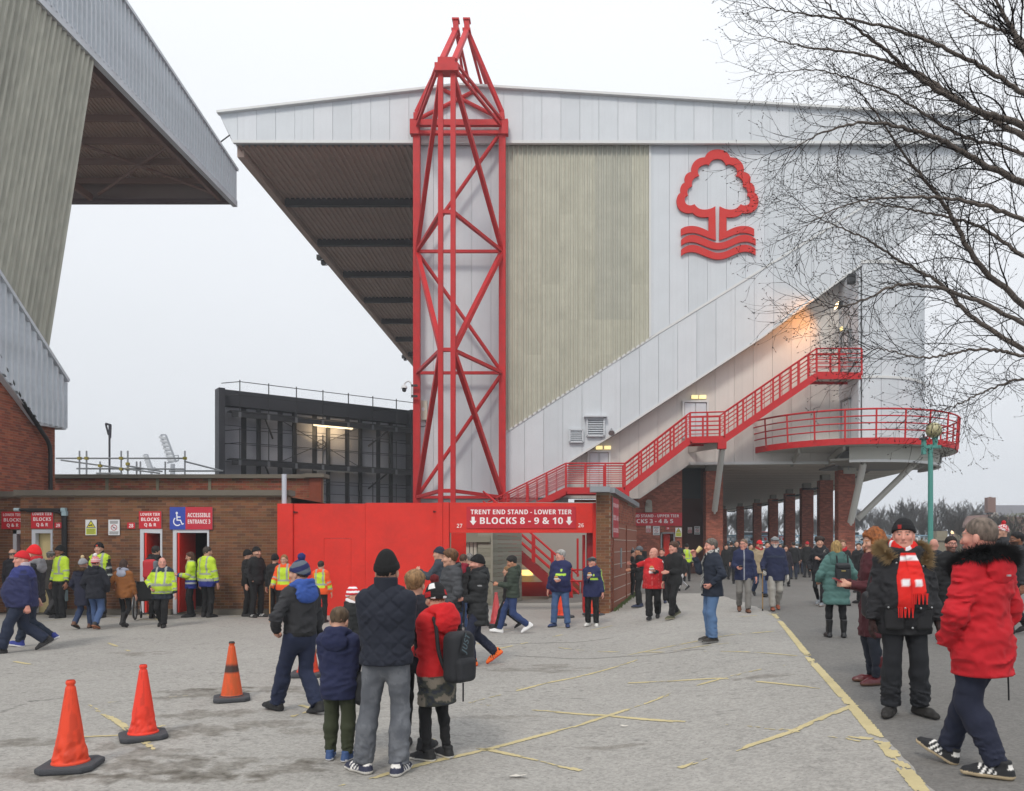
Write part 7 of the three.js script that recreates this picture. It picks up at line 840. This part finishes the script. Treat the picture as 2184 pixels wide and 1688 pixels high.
person({ px: 1412, d: 21.5, top: 1169, face: -20, label: 'brown haired man in dark jacket behind the red football shirt', hair: { t: 'short', col: '#5a3a2a' }, skin: 'pink', coat: { col: '#1c1c20', hem: .8 }, legs: { col: '#1a1b1e' }, shoes: { col: '#2b3450' } });
person({ px: 1438, feet: 1320, top: 1154, face: -50, look: -16, stance: 'step', label: 'young man in black waterproof jacket right of the red shirt', hair: { t: 'short', col: '#5f4030', th: .022 }, skin: 'pink', coat: { col: '#1b1d20', hem: .78, thick: .028 }, hood: { col: '#1b1d20' }, legs: { col: '#16171a', m: 1.12 }, shoes: { col: '#4a4c38', sole: '#b0a890' }, L: 'belly', R: 'hang' });
person({ px: 1446, d: 33, top: 1155, face: 170, label: 'man in dark cap and jeans near the far turnstile', hat: { t: 'cap', col: '#1a1b1e' }, coat: { col: '#1d2630', hem: .8 }, legs: { col: '#35507c' } });
person({ px: 1465, d: 34, top: 1160, face: 175, label: 'steward in lime vest beside the far turnstile', hat: { t: 'beanie', col: '#1b1b1d' }, hair: { t: 'none' }, coat: { col: LIME, paint: hivis({ low: '#1c2434' }), hem: .8 }, legs: { col: '#1b1c20' } });
person({ px: 1457, d: 27, top: 1178, face: -60, stance: 'walk', label: 'small child in white trousers behind the young man in black', hs: 1.12, coat: { col: '#222226', hem: .74 }, legs: { ...slim, col: '#d0d0d4' }, hair: { t: 'short', col: '#3a2c26' } });
P.coffee = person({ px: 1519, feet: 1370, top: 1148, face: -78, fat: 1.1, skin: 'pink', label: 'man in navy coat and blue jeans drinking from a paper cup', hair: { t: 'short', col: '#7d766e' }, coat: { col: '#1d2a40', hem: .78, thick: .036 }, collar: '#1d2a40', scarf: { col: '#c8c8c4', tails: [[-.04, .82, .12]], paint: (x, y, r) => (r ? ((Math.floor(x * 400) + 0) % 2 ? '#25272c' : null) : (Math.floor(x * 60) + Math.floor(y * 60)) % 2 ? '#25272c' : null) }, legs: { col: '#5580b4', m: 1.14, flare: .014 }, shoes: { col: '#2e2a26', sole: '#8d8d8d' }, L: 'hip', R: [-.05, 1.46, .30] });
P.nav = person({ px: 1586, feet: 1306, top: 1147, face: -6, look: -32, stance: 'step', skin: 'pink', label: 'man with glasses in navy zip jacket holding a phone', hair: { t: 'buzz', col: '#8a7462' }, glasses: true, coat: { col: '#1e2c5c', hem: .78, thick: .034, paint: (x, y, z, i) => (i.arm < 0 && Math.abs(x) < .008 && z > 0 ? '#a8acb4' : null) }, collar: '#1e2c5c', legs: { col: '#8b8883' }, shoes: { col: '#6a442e', sole: '#3a2a20' }, R: [-.16, 1.08, .27], L: 'hang' });
P.old = person({ px: 1653, feet: 1302, top: 1142, face: -6, stance: 'step2', skin: 'pink', fat: 1.06, label: 'white bearded man in flat cap and navy coat with walking stick', hat: { t: 'flatcap', col: '#8a9196' }, hair: { t: 'short', col: '#b4b2ae' }, beard: '#c6c4c0', glasses: true, coat: { col: '#1f2b56', hem: .72, thick: .04, paint: (x, y, z, i) => (i.arm < 0 && y > 1.26 && y < 1.31 && z > .02 ? '#3f4d68' : null) }, collar: '#2b3a5c', legs: { col: '#a19e97', m: 1.1, flare: .012 }, shoes: { col: '#8d4a30' }, gloves: '#b5b3ad', R: [-.3, .94, .2], L: 'hang' });
person({ px: 1620, d: 24, top: 1149, face: 6, label: 'person in red cap and beige fur hooded parka', hat: { t: 'cap', col: '#c8202a' }, hair: { t: 'short', col: '#6a5a4c' }, coat: { col: '#a59478', hem: .76, thick: .04 }, fur: { col: '#8a7456', n: 700 }, scarf: { col: '#a01c28' }, legs: { col: '#3a5480' }, stance: 'walk' });
person({ px: 1530, d: 27, top: 1178, face: 170, label: 'person in pale grey hooded top behind the coffee drinker', hat: { t: 'beanie', col: '#8f959b', low: .03 }, hair: { t: 'none' }, coat: { col: '#85898f', hem: .82 }, legs: { col: '#22242a' } });
// farther people under the colonnade
const farLabels = ['dark haired man in black', 'figure in charcoal coat', 'person in black with red hat', 'man in navy jacket', 'figure in brown coat', 'woman in dark coat', 'person in grey hood', 'man in lime vest'];
[[1549, 36, 1160, 0, 0, '#1b1b1e', 'beside the brick pier'], [1560, 40, 1156, 175, 1, '#26262a', 'under the shadowed ceiling left of the navy zip jacket'], [1571, 32, 1153, 0, 0, '#1c1d22', 'behind the left shoulder of the navy zip jacket'], [1601, 30, 1158, 10, 7, LIME, 'between the navy zip jacket and the red cap'], [1637, 27, 1155, -10, 0, '#23232a', 'between the red cap and the white beard'], [1542, 44, 1164, 180, 5, '#202023', 'deep in the passage by the pier'], [1676, 30, 1162, -5, 5, '#2a2230', 'directly right of the white bearded man'], [1693, 36, 1156, 178, 0, '#191a1f', 'below the third brick column'], [1722, 38, 1155, 176, 2, '#17181b', 'beneath the second column, back turned'], [1741, 34, 1160, 178, 6, '#6d7074', 'in pale hood beside the second column'], [1707, 42, 1161, 170, 1, '#202126', 'between two columns, half hidden'], [1832, 26, 1158, -30, 0, '#1b1c20', 'beside the nearest column'], [1848, 21, 1153, -150, 1, '#1c1e24', 'with dark bag behind the ginger haired woman'], [1585, 46, 1163, 180, 4, '#3a2f2a', 'far down the passage in brown'], [1664, 40, 1160, 0, 3, '#22304a', 'far behind the white bearded man']].forEach(([px, d, top, face, kind, c, w], i) => person({ px, d, top, face, label: farLabels[kind] + ' ' + w, stance: i % 3 ? 'stand' : 'step', hat: kind === 2 ? { t: 'beanie', col: '#b5202a' } : kind === 6 ? { t: 'beanie', col: '#7d8084', low: .03 } : undefined, hair: kind === 2 || kind === 6 ? { t: 'none' } : { t: kind === 5 ? 'bob' : 'short', col: ['#241d1a', '#3a2c24', '#4a4038'][i % 3] }, woman: kind === 5, coat: { col: c, hem: .76, paint: kind === 7 ? hivis({}) : undefined }, legs: { col: ['#1b1c20', '#26324a', '#22242a'][i % 3] } }));
P.curl = person({ px: 1749, feet: 1292, top: 1144, woman: true, face: -30, look: 20, label: 'girl with frizzy dark hair in black jacket and leggings', hair: { t: 'frizz', col: '#33241f' }, coat: { col: '#20222a', hem: .7, thick: .035 }, hood: { col: '#20222a' }, fur: { col: '#cfcac4', n: 500, pts: [[.1, -.05, .1], [.16, -.1, .0], [.1, -.16, -.1]] }, legs: slim, shoes: { col: '#7d8288', sole: '#b9a99c' }, stance: 'step', L: 'chest', R: 'pocket' });
P.teal = person({ px: 1784, feet: 1360, top: 1153, woman: true, fat: 1.14, face: 170, stance: [[.13, .02, 0, 0, 10], [-.13, 0, 0, 0, -10]], label: 'blonde woman in long teal puffer coat and black boots from behind', hair: { t: 'bob', col: '#c7a56a' }, coat: { col: '#548c86', hem: .6, puff: .018, pitch: .12, thick: .04, hemR: .2 }, hood: { col: '#4f857f', s: 1.1 }, legs: { ...slim, m: 1.05 }, shoes: { col: '#1b1b1d', boot: true, shine: true }, L: [.3, 1.02, .16], R: [-.3, 1.05, .2] });
person({ px: 1797, d: 20.5, top: 1151, woman: true, face: -8, label: 'girl with tied brown hair and red scarf behind the teal coat', hair: { t: 'tail', col: '#8a6248' }, coat: { col: '#1d1d22', hem: .78 }, scarf: { col: '#b81f2a' }, legs: slim });
P.ging = person({ px: 1866, feet: 1458, top: 1130, woman: true, face: -84, nod: .12, fat: 1.06, label: 'woman with curly ginger hair in burgundy coat reading a phone', hair: { t: 'curly', col: '#a8622e', th: .03 }, coat: { col: '#5a1423', hem: .54, thick: .036, hemR: .215 }, hood: { col: '#2a1a1e' }, legs: { ...slim, col: '#1d2638', m: 1.05 }, shoes: { col: '#5a1c22', sole: '#6a4a3a', boot: true, shine: true }, L: 'phone', R: 'phone' });
P.cap = person({ px: 1926, feet: 1524, top: 1105, face: -6, look: -18, fat: 1.14, skin: 'pink', label: 'man in black beanie, black fur hooded parka and red scarf', coat: { col: '#222329', hem: .73, thick: .042, hemR: .185, wrinkle: .028 }, legs: { col: '#1b1f27', flare: .02, m: 1.12, bunch: 1.6 }, shoes: { col: '#211f1d', sole: '#2c2a27' }, hat: { t: 'beanie', col: '#131418', paint: (x, y, z) => (z > .07 && Math.abs(x + .03) < .014 && y > .06 && y < .095 ? '#8f1f1c' : null) }, hair: { t: 'none' }, stance: [[.15, .02, 0, 0, 22], [-.12, .03, 0, 0, -28]], L: 'hang', R: 'hang', gloves: '#331512', hood: { col: '#1c1d22', s: 1.1 }, fur: { col: '#a08a66', n: 5200, r: .028, len: .042, pts: [[.15, -.12, .13], [.19, -.02, .06], [.19, .05, -.04], [.1, .07, -.13], [-.1, .07, -.13], [-.19, .05, -.04], [-.18, -.0, .07], [-.12, -.07, .14]] }, scarf: { col: '#d5221c', tails: [[.05, 1.1, .13], [-.055, .98, .125]], fringe: true, paint: (x, y, r) => (r ? (Math.sin(x * 40 + 1.2) > .7 ? '#e6e4e8' : null) : (y > .03 && y < .075 ? '#e6e4e8' : y > .2 && y < .3 && Math.abs(x) < .03 && y * 10 % 1 > .35 ? '#e2dfe2' : null)) } });
person({ px: 2028, d: 12.5, top: 1143, face: -4, beard: '#3a2a22', glasses: true, label: 'bearded man with glasses in black puffer beside the red parka', hair: { t: 'short', col: '#2b221e' }, skin: 'pink', coat: { col: '#1a1b1f', hem: .78, puff: .016 }, legs: { col: '#1a1b1f' } });
person({ px: 1992, d: 16, top: 1150, face: 140, label: 'bald man in navy partly hidden behind the fur hooded parka', hair: { t: 'none' }, skin: 'pink', coat: { col: '#1f2836', hem: .8 }, legs: { col: '#22262e' } });
P.redcoat = person({ px: 2096, feet: 1650, top: 1088, face: -152, look: 14, fat: 1.08, skin: 'pink', stance: [[.02, -.12, 0, 0, 30], [-.05, .3, .0, -.38, 8]], drop: -.04, label: 'man in bright red parka with black fur hood walking away', hair: { t: 'thin', col: '#85766b' }, coat: { col: '#bf1020', hem: .70, thick: .042, hemR: .175, wrinkle: .028, sleeve: .006 }, hood: { col: '#c41222', s: 1.12 }, fur: { col: '#17171a', n: 6000, r: .03, len: .04, pts: [[.1, -.06, .15], [.16, -.02, .08], [.19, .03, -.02], [.13, .06, -.1], [0, .06, -.13], [-.13, .03, -.1], [-.19, -.01, -.01], [-.15, -.07, .1]] }, legs: { col: '#1f2743', m: 1.14, t: .02, flare: .012, cuff: -.006 }, shoes: { col: '#1d1e22', sole: '#c8b594', stripe: '#e9e7e3' }, L: 'pocket', R: 'pocket' });
person({ px: 2172, feet: 1352, top: 1131, face: -96, label: 'dark bearded man in grey coat at the right edge of frame', hair: { t: 'short', col: '#17151a' }, beard: '#241c1a', skin: 'brown', glasses: true, coat: { col: '#33363c', hem: .72, thick: .04 }, hood: { col: '#2b2e33' }, legs: { col: '#1d1f24' }, stance: 'step', L: 'hang', R: 'pocket' });
person({ px: 2140, d: 18, top: 1114, face: -100, label: 'person in red and white bobble hat beyond the bearded man', hat: { t: 'bobble', col: '#c01c28', paint: (x, y, z) => (y < .15 && hash3(Math.floor(Math.atan2(x, z) * 9), Math.floor(y * 70), 3) > .6 ? '#e6dede' : null) }, hair: { t: 'none' }, coat: { col: '#2a2d33', hem: .8 }, legs: { col: '#1d1f24' } });
// ---------------------------------------------------------------- things carried or worn
function carry(q, name, label, cat, group) { const g = thing(name, label, cat, q.p.clone(), group); g.rotation.y = q.G.rotation.y; g.scale.setScalar(q.k); return g; }
function softBox(w, h, d, r = .06, seed = 1, cell = .014) { return nets((x, y, z) => { const a = Math.max(Math.abs(x) - w / 2 + r, 0), b = Math.max(Math.abs(y) - h / 2 + r, 0), c = Math.max(Math.abs(z) - d / 2 + r, 0); return Math.hypot(a, b, c) - r + .012 * (fbm(x * 9 + seed, y * 9, z * 9, 2) - .5); }, [-w / 2 - .06, -h / 2 - .06, -d / 2 - .06], [w / 2 + .06, h / 2 + .06, d / 2 + .06], cell); }
const strapM = mat('#1a1b1e', .8), packM = mat('#202227', .75, { ...bumped(weaveTex, 10, .002) });
{ const q = P.red, g = carry(q, 'rucksack', 'black rucksack with grey lettering on the youth in red', 'rucksack'); const tx = canvas(256, 128, (c, w, h) => { c.fillStyle = '#1d1f24'; c.fillRect(0, 0, w, h); c.fillStyle = '#4d6068'; c.font = 'bold italic 110px sans-serif'; c.textBaseline = 'middle'; c.fillText('JUST', 6, 68, 244); }); obj('bag', softBox(.32, .5, .2, .08, 4, .012).translate(0, 1.06, -.31), packM, g); obj('front_pocket', softBox(.25, .24, .1, .05, 6, .012).translate(0, .94, -.4), packM, g); const p = obj('lettering', new THREE.PlaneGeometry(.2, .11), mat('#ffffff', .7, { map: tx }), g); p.geometry.setAttribute('uv', new THREE.PlaneGeometry(1, 1).attributes.uv); p.rotation.set(0, Math.PI, 1.25, 'YXZ'); p.position.set(.02, 1.2, -.424); for (const s of [-1, 1]) obj('strap', tube([V(s * .1, .9, -.24), V(s * .16, 1.1, -.2), V(s * .15, 1.42, -.12), V(s * .12, 1.47, .03), V(s * .13, 1.3, .17), V(s * .16, 1.05, .12)], .02, 6, 30), strapM, g); obj('toggle', rod(V(.05, .82, -.42), V(.05, .64, -.42), .008), strapM, g); }
{ const q = P.boy, g = carry(q, 'holdall', 'black drawstring bag hanging beside the boy in navy', 'bag'); obj('bag', softBox(.26, .4, .24, .11, 9, .013).translate(-.27, .82, .1), packM, g); obj('strap', [tube([V(-.2, .95, .1), V(-.24, 1.2, .1), V(-.2, 1.38, .0), V(-.1, 1.45, -.02)], .014, 6, 24), rod(V(-.27, .62, .08), V(-.32, .34, .06), .012)], strapM, g); }
{ const q = P.teal, g = carry(q, 'backpack', 'small black leather backpack on the teal coat', 'backpack'); obj('bag', softBox(.27, .38, .12, .05, 3, .016).translate(-.07, 1.17, -.27), mat('#1d2126', .5), g); obj('flap', softBox(.25, .1, .05, .03, 2, .016).translate(-.07, 1.3, -.32), mat('#1d2126', .5), g); obj('plate', box(.07, .022, .01, -.07, 1.22, -.345), mat('#b8a468', .3, { metalness: .8 }), g); for (const x of [-.16, .02]) obj('strap', tube([V(x, 1.3, -.26), V(x * 1.05, 1.46, -.18), V(x * 1.1, 1.52, -.05)], .014, 6, 16), strapM, g); }
{ const q = P.pack, g = carry(q, 'rucksack', 'red and grey rucksack on the man at the middle door', 'rucksack'); obj('bag', softBox(.3, .46, .17, .07, 5, .02).translate(0, 1.2, -.25), mat('#b5252f', .7), g); obj('side_panel', softBox(.1, .4, .15, .04, 6, .02).translate(-.15, 1.2, -.25), mat('#6b6f78', .7), g); }
{ const q = P.ging, g = carry(q, 'handbag', 'black shoulder bag at the hip of the ginger haired woman', 'handbag'); obj('bag', softBox(.16, .3, .36, .07, 8, .014).translate(.3, .93, .12), mat('#191a1e', .55), g); obj('strap', tube([V(.28, 1.05, .24), V(.24, 1.3, .16), V(.17, 1.46, .03), V(.22, 1.3, -.1), V(.28, 1.05, .0)], .012, 6, 30), strapM, g); }
const phone = (q, i, label, c) => { const a = q.arms[i].grip, g = carry(q, 'mobile_phone', label, 'phone'); const m = obj('case', new THREE.BoxGeometry(.075, .012, .15).rotateX(-.5).translate(a.x, a.y + .03, a.z + .03), mat(c, .4), g); void m; const s = obj('screen', new THREE.BoxGeometry(.068, .003, .14).rotateX(-.5).translate(a.x, a.y + .038, a.z + .026), M.glass, g); void s; };
phone(P.ging, 0, 'red cased phone in the hands of the ginger haired woman', '#8e2a30'); phone(P.phoneW, 0, 'dark phone held by the woman steward', '#1b1b1e'); phone(P.nav, 1, 'dark phone in the hand of the navy zip jacket man', '#1b1b1e'); phone(P.green, 0, 'dark phone held by the man in green puffer', '#1c1c1f');
{ const q = P.coffee, a = q.arms[1].grip, g = carry(q, 'paper_cup', 'cream paper cup raised to the mouth of the drinking man', 'cup'); const m = new THREE.LatheGeometry([[0, 0], [.03, 0], [.042, .1], [.045, .105], [.041, .1], [.029, .006], [0, .006]].map(([x, y]) => new THREE.Vector2(x, y)), 24); const o = obj('cup', m, mat('#d9c48a', .7), g); o.position.set(a.x + .03, a.y + .0, a.z - .06); o.rotation.set(-.75, 0, 0); }
const food = (q, i, label, name = 'wrapped_snack') => { const a = q.arms[i].grip, g = carry(q, name, label, 'food'); obj('wrapper', nets((x, y, z) => dE(x, y, z, 0, 0, 0, .07, .035, .045) + .01 * fbm(x * 30, y * 30, z * 30, 2), [-.1, -.07, -.08], [.1, .07, .08], .014).translate(a.x, a.y + .04, a.z + .02), mat('#d8d4cc', .8), g); obj('bread', nets((x, y, z) => dE(x, y, z, 0, .03, .01, .05, .03, .035), [-.1, -.05, -.08], [.1, .1, .08], .014).translate(a.x, a.y + .05, a.z + .02), mat('#b98a50', .8), g); };
food(P.blueA, 0, 'food in white paper held by the white haired man'); food(P.blueB, 1, 'food in white paper held by the flat capped man by the gate'); food(P.shirt, 0, 'burger in paper held by the man in red shirt');
{ const q = P.old, a = q.arms[1].wr, w = q.world(V(a.x, a.y, a.z + .05)); const g = thing('walking_stick', 'slim brown walking stick held by the white bearded man', 'walking stick', V(w.x - .02, ground(w.x, w.z), w.z)); const h = w.y - g.position.y; obj('shaft', rod(V(0, 0, 0), V(0, h, 0), .012, .014, 8), mat('#9a7a48', .5), g); obj('handle', tube([V(0, h, 0), V(0, h + .04, .0), V(.03, h + .05, .02), V(.08, h + .04, .04)], .016, 8, 12), M.black, g); obj('ferrule', rod(V(0, .0, 0), V(0, .05, 0), .016), M.black, g); obj('collar_ring', rod(V(0, h * .45, 0), V(0, h * .48, 0), .018), M.black, g); }
{ const q = P.cane, a = q.arms[1].wr, w = q.world(V(a.x - .02, a.y, a.z + .07)); const g = thing('wooden_cane', 'pale wooden cane held by the woman steward', 'walking stick', V(w.x, ground(w.x, w.z), w.z)); const h = w.y - g.position.y; obj('shaft', rod(V(0, 0, 0), V(0, h, 0), .013, .014, 8), mat('#b98a5a', .5), g); obj('handle', tube([V(0, h, 0), V(0, h + .06, 0), V(.03, h + .09, 0), V(.08, h + .07, 0)], .015, 8, 12), mat('#b98a5a', .5), g); }
// wheelchair being pushed through the middle door
{ const p = at(318, CY, 19.9); p.y = 0; const g = thing('wheelchair', 'black wheelchair with spoked wheels beside the middle door', 'wheelchair', p); g.rotation.y = Math.PI + .35; for (const s of [-1, 1]) { const w = new THREE.Group(); w.name = 'rear_wheel'; w.position.set(s * .3, .31, -.1); g.add(w); obj('tyre', new THREE.TorusGeometry(.29, .018, 8, 36).rotateY(Math.PI / 2), M.black, w); obj('rim', new THREE.TorusGeometry(.26, .01, 6, 36).rotateY(Math.PI / 2).translate(s * .03, 0, 0), M.galv, w); obj('spokes', Array.from({ length: 14 }, (_, i) => rod(V(0, 0, 0), V(0, .28 * Math.cos(i * .449), .28 * Math.sin(i * .449)), .003, .003, 4)), M.galv, w); obj('castor', new THREE.TorusGeometry(.075, .02, 6, 18).rotateY(Math.PI / 2).translate(s * .24, .095, .42), M.black, g); obj('frame_side', polyRods([V(s * .24, .95, -.32), V(s * .24, .5, -.2), V(s * .24, .5, .3), V(s * .24, .14, .44), V(s * .2, .1, .6)], .014, 6), M.blackSteel, g); obj('push_handle', rod(V(s * .24, .95, -.32), V(s * .24, .97, -.44), .02), M.black, g); obj('armrest', box(.06, .04, .36, s * .25, .72, .0), M.black, g); } obj('seat', new THREE.BoxGeometry(.46, .06, .44).translate(0, .5, .06), M.black, g); obj('backrest', new THREE.BoxGeometry(.46, .45, .04).rotateX(-.18).translate(0, .74, -.24), M.black, g); obj('footrest', box(.34, .02, .14, 0, .1, .58), M.blackSteel, g); }

// coat fittings on the two nearest parkas and the quilted jacket
{ const q = P.cap, m = clothMat('#1d1e23', .8), mb = mat('#b9bcc0', .35, { metalness: .7 }); for (const s of [-1, 1]) { const x = s * .125, y = .88, z = q.surf(x, y) ; obj('pocket', softBox(.16, .2, .05, .025, 5 + s, .012).rotateY(s * .35).translate(x, y, z - .006), m, q.G); obj('pocket_flap', softBox(.17, .06, .045, .02, 7 + s, .012).rotateY(s * .35).translate(x, y + .105, z + .006), m, q.G); for (const dx of [-.06, .06]) obj('press_stud', new THREE.SphereGeometry(.009, 8, 6).translate(x + dx, y + .1, q.surf(x + dx, y + .1) + .03), mb, q.G); } for (const [x, y] of [[.02, .8], [-.1, 1.37], [.13, 1.34]]) obj('press_stud', new THREE.SphereGeometry(.01, 8, 6).translate(x, y, q.surf(x, y) + .008), mb, q.G); }
{ const q = P.redcoat, m = clothMat('#b40e1d', .85); for (const s of [-1, 1]) { const x = s * .13, y = .9, z = q.surf(x, y); obj('pocket', softBox(.16, .19, .05, .025, 15 + s, .012).rotateY(s * .35).translate(x, y, z - .004), m, q.G); } obj('drawcord', tube([V(-.19, .72, -.05), V(-.2, .6, -.05), V(-.19, .48, -.06)], .006, 5, 12), strapM, q.G); obj('hood_toggle', box(.03, .012, .012, .03, 1.33, q.surf(.03, 1.33, true) - .06), mat('#c9c9c9', .3, { metalness: .8 }), q.G); }
renderer.render(scene, camera);
